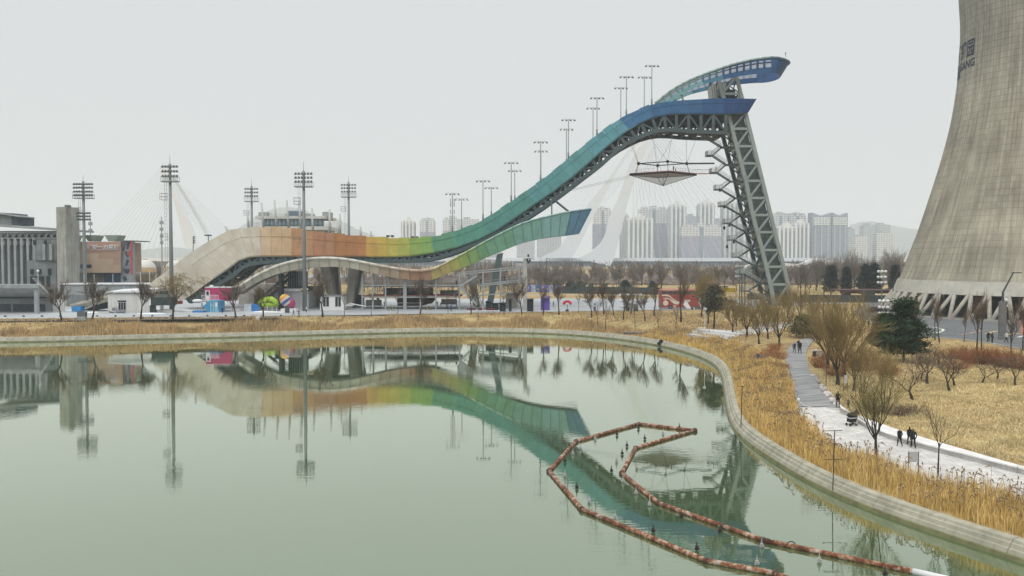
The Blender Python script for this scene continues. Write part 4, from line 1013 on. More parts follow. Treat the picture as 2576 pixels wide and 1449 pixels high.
# ================================================================ cooling tower
CX_, CY_ = 121.4, 197.5
CD0 = math.hypot(CX_, CY_); CAZ = math.atan2(CX_, CY_)
def _sil():
    m = [(2380, -330), (2390, -150), (2399, 0), (2403.5, 59), (2404.4, 102), (2402, 154), (2399, 210), (2389.6, 281), (2377, 346), (2349.5, 447), (2309, 575), (2292, 621), (2267, 689), (2261, 700), (2249, 729)]
    out = []
    for x, y in m:
        a = math.atan((x-1288)/FPX); r = CD0*math.sin(CAZ-a); dist = math.sqrt(CD0*CD0-r*r); Yt = dist*math.cos(a)
        out.append((P(x, y, Yt).z, r))
    return sorted(out)
CSIL = _sil()
def cool_r(z): return float(np.interp(z, _cz, _crr))
_cc = catmull(CSIL, 8); _cz, _crr = _cc[:, 0], _cc[:, 1]
def cooling_mat():
    m = bpy.data.materials.new('formwork concrete'); m.use_nodes = True; t = m.node_tree; n = t.nodes; L = t.links
    b = n['Principled BSDF']; b.inputs['Roughness'].default_value = 0.9; b.inputs['Specular IOR Level'].default_value = 0.15
    co = n.new('ShaderNodeTexCoord'); sp = n.new('ShaderNodeSeparateXYZ'); L.new(co.outputs['Object'], sp.inputs[0])
    at = n.new('ShaderNodeMath'); at.operation = 'ARCTAN2'; L.new(sp.outputs['Y'], at.inputs[0]); L.new(sp.outputs['X'], at.inputs[1])
    sc = n.new('ShaderNodeMath'); sc.operation = 'MULTIPLY'; sc.inputs[1].default_value = 24.0; L.new(at.outputs[0], sc.inputs[0])
    cb = n.new('ShaderNodeCombineXYZ'); L.new(sc.outputs[0], cb.inputs[0]); L.new(sp.outputs['Z'], cb.inputs[1])
    wob = n.new('ShaderNodeTexNoise'); wob.inputs['Scale'].default_value = 0.35; wob.inputs['Detail'].default_value = 4; L.new(cb.outputs[0], wob.inputs['Vector'])
    wv = n.new('ShaderNodeVectorMath'); wv.operation = 'MULTIPLY_ADD'; L.new(wob.outputs['Color'], wv.inputs[0]); wv.inputs[1].default_value = (0.35, 0.25, 0); L.new(cb.outputs[0], wv.inputs[2])
    br = n.new('ShaderNodeTexBrick'); br.offset = 0.0; br.inputs['Scale'].default_value = 1; br.inputs['Brick Width'].default_value = 0.95; br.inputs['Row Height'].default_value = 1.35
    br.inputs['Mortar Size'].default_value = 0.085; br.inputs['Mortar Smooth'].default_value = 0.6; br.inputs['Color1'].default_value = (0.90, 0.90, 0.90, 1); br.inputs['Color2'].default_value = (1.08, 1.08, 1.08, 1); br.inputs['Mortar'].default_value = (0.66, 0.66, 0.66, 1)
    L.new(wv.outputs[0], br.inputs['Vector'])
    # grid fades in and out over the shell
    fn = n.new('ShaderNodeTexNoise'); fn.inputs['Scale'].default_value = 0.055; fn.inputs['Detail'].default_value = 4; L.new(cb.outputs[0], fn.inputs['Vector'])
    hz_ = n.new('ShaderNodeMapRange'); hz_.inputs[1].default_value = 22; hz_.inputs[2].default_value = 62; hz_.inputs[3].default_value = -0.02; hz_.inputs[4].default_value = 0.22; L.new(sp.outputs['Z'], hz_.inputs[0])
    ad = n.new('ShaderNodeMath'); L.new(fn.outputs[0], ad.inputs[0]); L.new(hz_.outputs[0], ad.inputs[1])
    fr = n.new('ShaderNodeMapRange'); fr.inputs[1].default_value = 0.38; fr.inputs[2].default_value = 0.62; fr.inputs[3].default_value = 0.2; fr.inputs[4].default_value = 0.95; L.new(ad.outputs[0], fr.inputs[0])
    gm = n.new('ShaderNodeMix'); gm.data_type = 'RGBA'; gm.inputs[6].default_value = (0.92, 0.92, 0.92, 1); L.new(fr.outputs[0], gm.inputs[0]); L.new(br.outputs[0], gm.inputs[7])
    # base tone: grey up high, buff lower
    nz = n.new('ShaderNodeTexNoise'); nz.inputs['Scale'].default_value = 0.09; nz.inputs['Detail'].default_value = 8; nz.inputs['Roughness'].default_value = 0.6; L.new(cb.outputs[0], nz.inputs['Vector'])
    rp = n.new('ShaderNodeValToRGB'); rp.color_ramp.elements[0].position = 0.36; rp.color_ramp.elements[0].color = (0.275, 0.258, 0.205, 1); rp.color_ramp.elements[1].position = 0.64; rp.color_ramp.elements[1].color = (0.45, 0.425, 0.335, 1)
    L.new(nz.outputs[0], rp.inputs[0])
    up = n.new('ShaderNodeMapRange'); up.inputs[1].default_value = 40; up.inputs[2].default_value = 66; up.inputs[3].default_value = 0; up.inputs[4].default_value = 0.75; L.new(sp.outputs['Z'], up.inputs[0])
    um = n.new('ShaderNodeMix'); um.data_type = 'RGBA'; L.new(up.outputs[0], um.inputs[0]); L.new(rp.outputs[0], um.inputs[6]); um.inputs[7].default_value = (0.29, 0.285, 0.25, 1)
    ml = n.new('ShaderNodeMix'); ml.data_type = 'RGBA'; ml.blend_type = 'MULTIPLY'; ml.inputs[0].default_value = 1; L.new(um.outputs[2], ml.inputs[6]); L.new(gm.outputs[2], ml.inputs[7])
    # vertical run-off streaks
    mp = n.new('ShaderNodeMapping'); mp.inputs['Scale'].default_value = (1.1, 0.07, 1); L.new(cb.outputs[0], mp.inputs[0])
    sn = n.new('ShaderNodeTexNoise'); sn.inputs['Scale'].default_value = 1.0; sn.inputs['Detail'].default_value = 7; sn.inputs['Roughness'].default_value = 0.65; L.new(mp.outputs[0], sn.inputs['Vector'])
    sr = n.new('ShaderNodeMapRange'); sr.inputs[1].default_value = 0.36; sr.inputs[2].default_value = 0.68; sr.inputs[3].default_value = 0.72; sr.inputs[4].default_value = 1.2; L.new(sn.outputs[0], sr.inputs[0])
    fin = n.new('ShaderNodeVectorMath'); fin.operation = 'SCALE'; L.new(ml.outputs[2], fin.inputs[0]); L.new(sr.outputs[0], fin.inputs['Scale'])
    L.new(fin.outputs[0], b.inputs['Base Color'])
    bp = n.new('ShaderNodeBump'); bp.inputs['Strength'].default_value = 0.35; bp.inputs['Distance'].default_value = 0.08; L.new(gm.outputs[2], bp.inputs['Height']); L.new(bp.outputs[0], b.inputs['Normal'])
    return m
def build_cooling():
    t = thing('cooling_tower', 'giant grey concrete cooling tower on slanted legs filling the right side', 'cooling tower', (CX_, CY_, 3.4))
    zb = CSIL[0][0]; zband = CSIL[1][0]; ztop = CSIL[-1][0]
    def shell(z0, z1, n, off, nm, m):
        rows = []; 
        zs = np.linspace(z0, z1, n); prof = [(cool_r(z)+off, z) for z in zs]+[(cool_r(z)+off-0.7, z) for z in reversed(zs)]; prof.append(prof[0])
        mb = MB(); mb.lathe((CX_, CY_, 0), prof, 144, cap=False); return obj(nm, mb, m, t, smooth=False)
    o = shell(zband, ztop, 60, 0, 'shell', cooling_mat())
    me = o.data; me.polygons.foreach_set('use_smooth', [True]*len(me.polygons))
    shell(zb, zband-.01, 4, 0.28, 'ring_beam', mat('ring beam concrete', (0.45, 0.44, 0.385), 0.9, 0, 0.12, 0.4, 0.2, 2, streak=0.4, dirt=(0.3, 0.28, 0.22)))
    lm = mat('leg concrete', (0.36, 0.34, 0.29), 0.9, 0, 0.15, 0.8, 0.2, 3, streak=0.3)
    N = 56; rt, rf = cool_r(zb)+0.0, cool_r(zb)+3.9
    for i in range(N):
        a0 = 2*PI*(i+.13)/N
        for s in (-1, 1):
            a1 = a0+s*0.46*2*PI/N; a00 = a0+s*0.05*2*PI/N
            p = Vector((CX_+rt*math.cos(a00), CY_+rt*math.sin(a00), zb+.15)); q = Vector((CX_+rf*math.cos(a1), CY_+rf*math.sin(a1), 3.2))
            mb = MB(); mb.tube([p, q], 0.43, 8); obj('leg', mb, lm, t, smooth=True)
    # basin wall and dark drift screen inside the legs
    mb = MB(); mb.lathe((CX_, CY_, 3.3), [(rf+1.6, 0), (rf+1.6, 0.5), (rf+1.2, 0.5), (rf+1.2, 0), (rf+1.6, 0)], 96, cap=False); obj('basin_kerb', mb, lm, t)
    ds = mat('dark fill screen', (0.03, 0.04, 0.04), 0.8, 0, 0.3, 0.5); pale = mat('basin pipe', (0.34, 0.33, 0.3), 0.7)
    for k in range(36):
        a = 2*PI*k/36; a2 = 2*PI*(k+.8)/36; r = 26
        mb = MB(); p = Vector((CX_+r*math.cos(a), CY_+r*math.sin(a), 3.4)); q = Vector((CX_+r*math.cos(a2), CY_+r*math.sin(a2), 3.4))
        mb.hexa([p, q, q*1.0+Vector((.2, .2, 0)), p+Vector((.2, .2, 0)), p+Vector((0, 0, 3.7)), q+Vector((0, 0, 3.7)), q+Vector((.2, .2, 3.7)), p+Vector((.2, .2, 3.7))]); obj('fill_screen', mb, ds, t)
    for zz in (4.6, 6.2):
        mb = MB(); mb.lathe((CX_, CY_, zz), [(25.5, 0), (25.5, .25), (25.2, .25), (25.2, 0), (25.5, 0)], 72, cap=False); obj('basin_pipe', mb, pale, t)
    # lettering painted on the shell
    ink = mat('blue black paint', (0.018, 0.032, 0.060), 0.7, 0, 0.15, 1.0)
    def glyph(txt, px_right, y0, y1, squeeze=1.0, name='lettering', bold=0.012):
        cu = bpy.data.curves.new('t', 'FONT'); cu.body = txt; cu.size = 1.0; cu.offset = bold; cu.align_x = 'RIGHT'; cu.space_character = 1.12
        o = bpy.data.objects.new('t', cu); C.objects.link(o); dg = bpy.context.evaluated_depsgraph_get(); me = bpy.data.meshes.new_from_object(o.evaluated_get(dg)); bpy.data.objects.remove(o)
        bm = bmesh.new(); bm.from_mesh(me); bmesh.ops.triangulate(bm, faces=bm.faces[:])
        for _ in range(2): bmesh.ops.subdivide_edges(bm, edges=[e for e in bm.edges if e.calc_length() > 0.12], cuts=1)
        bmesh.ops.triangulate(bm, faces=bm.faces[:])
        ys = [v.co.y for v in bm.verts]; h0, h1 = min(ys), max(ys)
        # where the right end sits on the shell
        zm0, zm1 = 0, 0; 
        def hit(px, py):
            r0 = ray(px, py); o0 = Vector((0, 0, CAMZ)); d = Vector(r0); tt = 120.0
            while tt < 260:
                p = o0+d*tt
                if math.hypot(p.x-CX_, p.y-CY_) <= cool_r(p.z): return p
                tt += 0.05
            return None
        pr = hit(px_right, y0); pr2 = hit(px_right, y1)
        z1_, z0_ = pr.z, pr2.z; th0 = math.atan2(pr.y-CY_, pr.x-CX_); rr_ = cool_r((z0_+z1_)/2); sc_ = (z1_-z0_)/(h1-h0)
        for v in bm.verts:
            th = th0-(-v.co.x)*sc_*squeeze/rr_; z = z0_+(v.co.y-h0)*sc_; r = cool_r(z)+0.06
            v.co = (r*math.cos(th), r*math.sin(th), z-3.4)
        m2 = bpy.data.meshes.new(name); bm.to_mesh(m2); bm.free(); m2.materials.append(ink); oo = bpy.data.objects.new(name, m2); C.objects.link(oo); oo.parent = t; return oo
    glyph('首钢园', 2455, 91, 137, .78, bold=.018)
    glyph('SHOUGANG', 2454, 143, 164, 0.95, bold=.03)
    glyph('PARK', 2418, 176, 196, 0.95, bold=.03)

build_city(); build_bridge(); build_cooling()
# ================================================================ floodlight masts
PZ = 3.41
def build_mast(px, Y, spike, rows, plat, half, label, base_y=None, second=None, lean=0.0):
    a = P(px, plat, Y); x = a.x; base = Vector((x, Y, PZ))
    t = thing('floodlight_mast', label, 'floodlight mast', base, 'floodlight masts of the ski jump arena')
    st = mat('galvanised mast', (0.20, 0.225, 0.225), 0.5, 0.2, 0.1, 0.4); dk = mat('lamp housing', (0.03, 0.035, 0.04), 0.5)
    zt = P(px, rows[0]-8, Y).z; zp = a.z; zs = P(px, spike, Y).z; w = half*Y/FPX
    mb = MB(); mb.tube([(x, Y, PZ), (x, Y, (PZ+zt)/2), (x, Y, zt)], [0.55, 0.42, 0.28], 12); obj('pole', mb, st, t, smooth=True)
    mb = MB(); mb.tube([(x, Y, zt), (x, Y, zs)], [0.07, 0.03], 4); obj('lightning_rod', mb, st, t)
    mb = MB(); mb.box((x, Y, zp), (2*w*0.92, 1.6, 0.22)); obj('platform', mb, st, t)
    mb = MB()
    for dy in (-.8, .8):
        mb.beam((x-w*.92, Y+dy, zp+1.1), (x+w*.92, Y+dy, zp+1.1), .06)
        for k in range(9): xx = x-w*.92+2*w*.92*k/8; mb.beam((xx, Y+dy, zp), (xx, Y+dy, zp+1.1), .06)
    obj('railing', mb, st, t)
    def lamps(ys, half_w, n, lampw):
        for y in ys:
            z = P(px, y, Y).z; mb = MB(); mb.beam((x-half_w*.95, Y, z+.28), (x+half_w*.95, Y, z+.28), .10); obj('crossbar', mb, st, t)
            for k in range(n):
                u = -1+2*(k+.5)/n
                if abs(u) < .12: continue
                xx = x+u*half_w; s = 1 if u > 0 else -1; mb = MB(); l = lampw; q = Vector((xx, Y-.25, z))
                mb.hexa([q+Vector((-l*.5, -.3, -.16)), q+Vector((l*.5, -.3, -.16)), q+Vector((l*.5, .35, -.16)), q+Vector((-l*.5, .35, -.16)), q+Vector((-l*.3+s*-.08, -.15, .2)), q+Vector((l*.3+s*-.08, -.15, .2)), q+Vector((l*.3+s*-.08, .3, .2)), q+Vector((-l*.3+s*-.08, .3, .2))])
                f = obj('floodlight', mb, dk, t)
                mb = MB(); mb.box((xx, Y-.2, z+.32), (.10, .10, .28)); obj('bracket', mb, st, f)
    lamps(rows, w, 6 if len(rows) < 4 else 8, w*0.24 if len(rows) < 4 else w*.19)
    if second: lamps(second, w*.72, 6, w*.2)
    mb = MB(); lx = x-1.1
    for dz in (-.25, .25): mb.beam((lx+dz, Y, PZ+6), (lx+dz, Y, zp), .05)
    n = int((zp-PZ-6)/0.9)
    for k in range(n): mb.beam((lx-.25, Y, PZ+6+k*.9), (lx+.25, Y, PZ+6+k*.9), .04)
    obj('ladder', mb, st, t)
    for u in (0.55, 0.86):
        z = PZ+(zp-PZ)*u; mb = MB()
        for dx in (-.7, .7):
            for dy in (-.5, .5): mb.beam((lx-.5+dx, Y+dy, z), (lx-.5+dx, Y+dy, z+1.5), .05)
        for zz in (0, .75, 1.5): mb.box((lx-.5, Y, z+zz), (1.5, 1.1, .06))
        obj('rest_cage', mb, st, t)
build_mast(210, 228, 441, (464, 473, 483, 492), 499, 26, 'floodlight mast with two tiers of lamps by the concrete chimney', second=(537, 545, 553))
build_mast(428, 205, 389, (420, 432, 444), 457, 22, 'tall floodlight mast rising through the bare willow left of the ramp')
build_mast(633, 262, 452, (476, 485, 494), 507, 18, 'small floodlight mast behind the crest of the cream hump')
build_mast(764, 206, 406, (438, 448, 458), 470, 24, 'tall floodlight mast in front of the orange panels of the ramp')
build_mast(877, 265, 443, (466, 474, 483), 496, 20, 'floodlight mast rising behind the orange end of the hump')

# lamps on slim poles standing along both edges of the ramp
def slim(px, top, Y, label, equip=False):
    x0 = P(px, top, Y); ups = fU(px)
    zb = P(px, ups, YR(px)).z-0.6
    t = thing('ramp_lamp', label, 'lamp post', (x0.x, Y, zb), 'slim lamp posts along the edges of the ramp')
    st = mat('galvanised mast', (0.20, 0.225, 0.225)); dk = mat('lamp housing', (0.03, 0.035, 0.04))
    mb = MB(); mb.tube([(x0.x, Y, zb), (x0.x, Y, zb+2.2), (x0.x, Y, zb+2.25), (x0.x, Y, x0.z)], [.22, .22, .12, .10], 8); obj('pole', mb, st, t, smooth=True)
    w = 19*224/FPX; mb = MB(); mb.beam((x0.x-w*.9, Y, x0.z), (x0.x+w*.9, Y, x0.z), .07); obj('crossbar', mb, st, t)
    n = 4
    for k in range(n):
        u = -1+2*(k+.5)/n; xx = x0.x+u*w*1.05; s = 1 if u > 0 else -1; q = Vector((xx, Y-.1, x0.z-.32)); mb = MB(); l = .62
        mb.hexa([q+Vector((-l*.5, -.3, -.1+.07*s)), q+Vector((l*.5, -.3, -.1-.07*s)), q+Vector((l*.5, .3, -.1-.07*s)), q+Vector((-l*.5, .3, -.1+.07*s)), q+Vector((-l*.3, -.2, .14)), q+Vector((l*.3, -.2, .14)), q+Vector((l*.3, .2, .14)), q+Vector((-l*.3, .2, .14))])
        obj('lamp_head', mb, dk, t)
    if equip:
        al = mat('pale antenna', (0.42, 0.43, 0.43), 0.6)
        for y, ww in ((505, .8), (515, 1.0), (533, .9), (547, .8), (560, .7)):
            z = P(px, y, Y).z
            for s in (-1, 1): mb = MB(); mb.box((x0.x+s*.45, Y-.2, z), (.3*ww, .3, 1.0)); obj('antenna_box', mb, al, t)
_fr = [(1138, 486, 'five lamp post hung with antenna boxes where green ramp panels begin'), (1215, 454, 'near edge lamp post of the second pair from the bottom of the ramp'), (1286, 408, 'near edge lamp post of the third pair from the bottom of the ramp'), (1360, 356, 'near edge lamp post halfway up the teal slope'),
       (1430, 300, 'near edge lamp post of the fifth pair up the teal slope'), (1502, 245, 'near edge lamp post where teal panels turn blue'), (1576, 192, 'near edge lamp post on the blue bend of the ramp'), (1640, 164, 'highest lamp post, where the crown loop meets the ramp')]
_bk = [(1161, 500, 'far edge lamp post behind the antenna lamp post'), (1236, 471, 'far edge lamp post of the second pair from the bottom of the ramp'), (1295, 428, 'far edge lamp post of the third pair from the bottom of the ramp'), (1361, 379, 'far edge lamp post halfway up the teal slope'),
       (1425, 324, 'far edge lamp post of the fifth pair up the teal slope'), (1492, 271, 'far edge lamp post where teal panels turn blue'), (1562, 220, 'far edge lamp post on the blue bend of the ramp'), (1621, 193, 'far edge lamp post behind the highest lamp post')]
for i, (x, y, l) in enumerate(_fr): slim(x, y, YR(x)+0.9, l, i == 0)
for x, y, l in _bk: slim(x, y, YR(x)+RW-0.6, l)
# slanted white posts on the hump
_po = [(567, 569, 577, 586, 'first slanted white post, low on the left flank of the cream hump'), (620, 529, 628, 577, 'slanted white post beside the small floodlight mast on the hump'), (658, 510, 664, 577, 'slanted white post before the left end of the glazed pavilion'), (690, 503, 697, 578, 'tall slanted white post, second before the glazed pavilion'),
       (721, 503, 727, 579, 'tall slanted white post before the middle of the glazed pavilion'), (752, 508, 758, 582, 'slanted white post just left of the tall front floodlight mast'), (784.5, 524, 788, 590, 'slanted white post just right of the tall front floodlight mast'), (829, 527, 830, 593, 'white post at the right end of the glazed pavilion'),
       (855, 538, 856, 596, 'white post between pavilion and the rear floodlight mast'), (848, 560, 850, 596, 'short white post left of the rear floodlight mast'), (907, 570, 908, 600, 'short white post above the orange brown panels'), (933, 582, 934, 602, 'shortest white post above the ochre panels')]
for x0, y0, x1, y1, l in _po:
    mb = MB(); Y = 223; a, b = P(x0, y0, Y), P(x1, y1+6, Y); mb.tube([b, a], [.34, .24], 8); o = solo('slanted_post', mb, mat('off white post', (0.46, 0.47, 0.46), 0.5), l, 'post', 'slanted white posts along the hump', True)
# black loudspeaker pairs low on the ramp edge
for x, y, l in ((982, 594, 'pair of black spotlights on the ramp edge above ochre panels'), (1044, 597, 'pair of black spotlights on the ramp edge above lime green panels')):
    t = thing('spotlight_pair', l, 'spotlights', P(x, y+3, 222), 'black spotlight pairs on the ramp edge')
    for dx in (-6, 5):
        mb = MB(); p = P(x+dx, y, 222); mb.box(p, (.8, .7, .45)); mb.beam(p, p-Vector((0, 0, .7)), .12); obj('spotlight', mb, mat('lamp housing', (0.03, .035, .04)), t)
for x, y, l in ((524, 592, 'lamp pair on a short stem on the left flank of the cream hump'), (486, 596, 'black traffic style lamp stack left of the cream hump')):
    t = thing('flank_lamp', l, 'lamp', P(x, y+20, 226)); p = P(x, y, 226); q = P(x, y+46, 226)
    mb = MB(); mb.tube([q, p], .12, 6); obj('pole', mb, mat('galvanised mast', (.2, .225, .225)), t)
    for k in range(4): mb = MB(); mb.box(p+Vector(((-.7+.45*k) if x > 500 else .25, -.1, .0 if x > 500 else -.5*k)), (.42, .4, .3)); obj('lamp_head', mb, mat('lamp housing', (.03, .035, .04)), t)

# ================================================================ pavilion behind the hump
def build_pavilion():
    Y = 280; t = thing('glazed_pavilion', 'flat roofed pavilion with a band of blue windows behind the hump', 'pavilion', (P(735, 580, Y).x, Y+8, PZ))
    cw = mat('pavilion white', (0.50, 0.50, 0.46), 0.7, 0, .1, .3); gl = mat('pavilion glass', (0.10, 0.15, 0.19), 0.1, 0, .25, .4, spec=.6)
    obj('roof', pbox(642, 818, 543.5, 550, Y, 18), cw, t); obj('floor_slab', pbox(661, 826, 569.5, 578, Y, 18), cw, t)
    for i in range(15):
        x0, x1 = 664+i*10.1, 664+(i+1)*10.1-.8
        obj('window_pane', pbox(x0, x1, 551, 569.3, Y+.8+.5*(i % 2)*.1, .3), gl, t)
        obj('window_mullion', pbox(x1, x1+.8, 550.5, 569.4, Y+.6, .3), cw, t)
    obj('window_sill', pbox(664, 815, 564.5, 566, Y+.5, .3), mat('teal sill', (.08, .17, .18), .5), t)
    obj('wall', pbox(662, 824, 578.2, 600, Y+3, 12), cw, t)
    g = mat('grey plant casing', (0.30, 0.315, 0.30), .7)
    obj('roof_plant', pbox(650, 672, 533.7, 543.3, Y+3, 6), g, t); obj('roof_plant', pbox(811, 828, 533, 552, Y+3, 6), g, t); obj('roof_plant', pbox(676, 717, 537, 543.3, Y+5, 6), mat('white roof hut', (.55, .56, .54), .7), t)
    h = obj('roof_room', pbox(724, 753, 530, 543.3, Y+2, 7), g, t); obj('room_window', pbox(726.5, 751, 531.5, 542, Y+1.8, .15), gl, h)
    obj('roof_plant', pbox(760, 784, 537, 543.3, Y+4, 5), g, t)
    mb = MB()
    for (x0, x1) in ((640, 662), (820, 833)):
        for k in range(6): pbox(x0+(x1-x0)*k/5, x0+(x1-x0)*k/5+.8, 560, 571, Y+.5, .2, mb)
        pbox(x0, x1+1, 560, 561, Y+.5, .2, mb)
    obj('balcony_railing', mb, cw, t)
    for x in (664, 700, 736, 772, 815): obj('column', pbox(x-1, x+1, 578, 640, Y+2, .8, zmin=PZ), cw, t)
build_pavilion()

# ================================================================ left hand buildings
def build_left():
    Yf = 238; cg = mat('sooty concrete', (0.175, 0.19, 0.195), .9, 0, .22, .35, .2, 3, streak=.5); cd = mat('dark sooty wall', (0.05, 0.065, 0.08), .9, 0, .3, .4); cl = mat('pale concrete frame', (0.29, .31, .31), .9, 0, .15, .4, streak=.4)
    dkb = mat('black opening', (0.012, .016, .022), .7)
    t = thing('old_factory', 'dark old concrete factory hall with tall columns at the left edge', 'factory', (P(60, 720, Yf).x, Yf+12, PZ))
    mb = MB(); a, b, c, d = P(-40, 561, Yf-1), P(143, 575, Yf-1), P(143, 580.5, Yf-1), P(-40, 568, Yf-1); mb.plate([(d.x, d.z), (c.x, c.z), (b.x, b.z), (a.x, a.z)], Yf-1, Yf+20); obj('roof', mb, cl, t)
    obj('roof_house', pbox(-30, 29, 536, 566, Yf+2, 8), cg, t); obj('roof_house', pbox(29, 46, 543, 566, Yf+2, 8), cd, t)
    mb = MB(); a, b, c, d = P(-30, 531, Yf+1), P(48, 544, Yf+1), P(48, 546, Yf+1), P(-30, 534, Yf+1); mb.plate([(d.x, d.z), (c.x, c.z), (b.x, b.z), (a.x, a.z)], Yf+1, Yf+9); obj('roof', mb, cl, t)
    obj('back_wall', pbox(-40, 142, 600, 730, Yf+5, 1, zmin=PZ), cd, t); obj('attic_wall', pbox(-40, 142, 581, 600, Yf+8, 1), cd, t)
    for y in (583, 597.5): obj('girder', pbox(-40, 142, y, y+2.6, Yf, .6), cl, t)
    x = -30
    while x < 140:
        mb = MB(); mb.beam(P(x, 597, Yf+.2), P(x+8, 584, Yf+.2), .28); mb.beam(P(x+8, 584, Yf+.2), P(x+16, 597, Yf+.2), .28); obj('truss_brace', mb, cl if x > 100 else cg, t)
        obj('truss_post', pbox(x-.7, x+.7, 584, 598, Yf+.1, .3), cl, t); x += 16
    for x in (-12, 6, 22, 38, 54, 70, 85):
        obj('column', pbox(x-1.7, x+1.7, 598, 722, Yf-.3, 1.2, zmin=PZ), cl, t); obj('bracket', pbox(x-4.5, x+4.5, 606, 617, Yf-.2, 1.0), cl, t)
        obj('wall_bay', pbox(x+4, x+12.5, 618, 718, Yf+2.4, .6), mat('slate wall bay', (.10, .12, .14), .8, 0, .2, .4), t)
    blk = obj('concrete_block', pbox(88, 140, 602, 655, Yf-2, 10), cg, t)
    for x in (107, 124): obj('chute', pbox(x, x+6, 614, 654, Yf-2.7, .6), cl, t)
    for x in (83, 110): obj('opening', pbox(x, x+6, 604, 616, Yf-2.4, .3), dkb, t)
    obj('lower_wall', pbox(69, 141, 655.2, 728, Yf-1.5, 8, zmin=PZ), cg, t)
    for x0, x1, y0, y1 in ((76, 84, 677, 690), (95, 103, 677, 690), (120, 128, 676, 692), (76, 110, 695, 716), (117, 125, 694, 722)): obj('window_opening', pbox(x0, x1, y0, y1, Yf-1.7, .15), dkb, t)
    mb = MB(); a, b = P(88, 700, Yf-4), P(112, 728, Yf-4)
    for k in range(9): p = a.lerp(b, k/8); mb.box((p.x, Yf-4, p.z), (.5, 1.6, .3))
    mb.beam(a, b, .3, .5); obj('outside_stair', mb, cl, t)
    t = thing('concrete_chimney', 'tall square weathered concrete shaft beside the old factory', 'chimney', (P(160, 728, 230).x, 232, PZ))
    a, b, c = P(141, 521, 231), P(166, 520, 229.5), P(181, 524, 231.5); mb = MB(); zt = a.z
    ring = [(a.x, 231), (b.x, 229.2), (c.x, 231.2), (c.x-.3, 236), (a.x+.2, 236)]
    mb.slab(ring, PZ-.1, zt); obj('shaft', mb, mat('weathered shaft concrete', (.31, .305, .27), .9, 0, .22, .35, .3, 3, streak=.6), t)
    mb = MB(); mb.slab([(b.x-.5, 229.7), (b.x+.6, 229.7), (b.x+.6, 231), (b.x-.5, 231)], zt, zt+.5); obj('cap', mb, cg, t)
    # orange clad hall
    Y = 250; t = thing('orange_hall', 'boxy hall clad in orange panels with raised white Chinese sign', 'hall', (P(245, 712, Y).x, Y+8, PZ))
    OR = [((181, 215, 608, 627), (.48, .30, .185)), ((215.4, 303.5, 608, 636), (.42, .255, .185)), ((181, 215, 627.4, 664), (.46, .325, .235)), ((215.4, 248, 636.4, 686), (.46, .345, .25)), ((248.4, 303.5, 636.4, 650), (.40, .26, .19)), ((248.4, 285.5, 650.4, 686), (.45, .33, .24)), ((285.9, 303.5, 650.4, 665), (.385, .255, .19)), ((285.9, 303.5, 665.4, 686), (.45, .32, .225)), ((181, 215, 676, 686), (.46, .345, .26))]
    obj('wall', pbox(182, 303, 609, 686, Y+.3, 14), mat('hall core', (.30, .22, .17), .8), t)
    for i, (r, c) in enumerate(OR): obj('cladding_panel', pbox(*r, Y-.02*(i % 3), .3), mat('orange cladding %d' % i, c, .6, 0, .06, .4), t)
    obj('window', pbox(182.5, 230, 665.5, 674, Y-.06, .3), mat('navy window', (.02, .035, .07), .2), t)
    obj('lower_wall', pbox(182, 262, 686.2, 716, Y+1.6, 1, zmin=PZ), mat('brown recess', (.12, .115, .095), .8, 0, .3, .5), t); obj('glass_front', pbox(262, 303.5, 686.2, 716, Y+1.5, .4, zmin=PZ), mat('navy glass front', (.025, .05, .10), .2, 0, .3, .3), t)
    obj('mural_wall', pbox(304, 328, 607, 716, Y+1, 3, zmin=PZ), mat('grey mural wall', (.26, .27, .28), .8, 0, .2, .4), t)
    bl = mat('mural navy', (.05, .065, .10), .7); pk = mat('mural red', (.42, .09, .10), .7)
    for pts in ([(308, 628), (312, 617), (314, 624), (311, 634)], [(314, 632), (326, 634), (322, 650), (316, 642)], [(320, 612), (326, 608), (322, 628), (318, 626)], [(309, 676), (326, 677), (322, 690), (314, 686)], [(318, 652), (325, 654), (320, 668), (314, 668)], [(308, 698), (316, 694), (320, 704), (312, 708)]): obj('mural_patch', ppoly(pts, Y+.9, .12), bl, t)
    obj('red_fin', pbox(328.2, 331.5, 608, 690, Y+.2, .5), pk, t); obj('mural_patch', ppoly([(319, 634), (327, 630), (327, 645), (321, 642)], Y+.85, .1), pk, t)
    mb = MB(); pbox(304, 330, 604.5, 607, Y, 13, mb); obj('parapet', mb, cg, t)
    rf = mat('red arch', (.38, .07, .07), .6)
    mb = MB(); mb.tube([P(185, 716, Y-2), P(184, 700, Y-2), P(187, 690, Y-2), P(194, 688, Y-2), P(199, 691, Y-2)], [.7, .8, .8, .7, .35], 8); obj('red_sculpture', mb, rf, t, smooth=True)
    gt = mat('pale green casing', (.27, .36, .31), .7, 0, .1, .5)
    for x0, x1, l in ((214, 241, ''), (265, 297, ''), (172, 186, '')):
        p, q = P(x0, 606, Y+6), P(x1, 591.5, Y+6); mb = MB(); i = .8; mb.hexa([(p.x+i, Y+6, p.z-.1), (q.x-i, Y+6, p.z-.1), (q.x-i, Y+11, p.z-.1), (p.x+i, Y+11, p.z-.1), (p.x, Y+5.5, q.z), (q.x, Y+5.5, q.z), (q.x, Y+11.5, q.z), (p.x, Y+11.5, q.z)]); obj('roof_cooler', mb, gt, t)
    cu = bpy.data.curves.new('t', 'FONT'); cu.body = '首钢一力菜馆'; cu.extrude = .06; cu.offset = .02; cu.shear = .15
    o = bpy.data.objects.new('t', cu); C.objects.link(o); dg = bpy.context.evaluated_depsgraph_get(); me = bpy.data.meshes.new_from_object(o.evaluated_get(dg)); bpy.data.objects.remove(o)
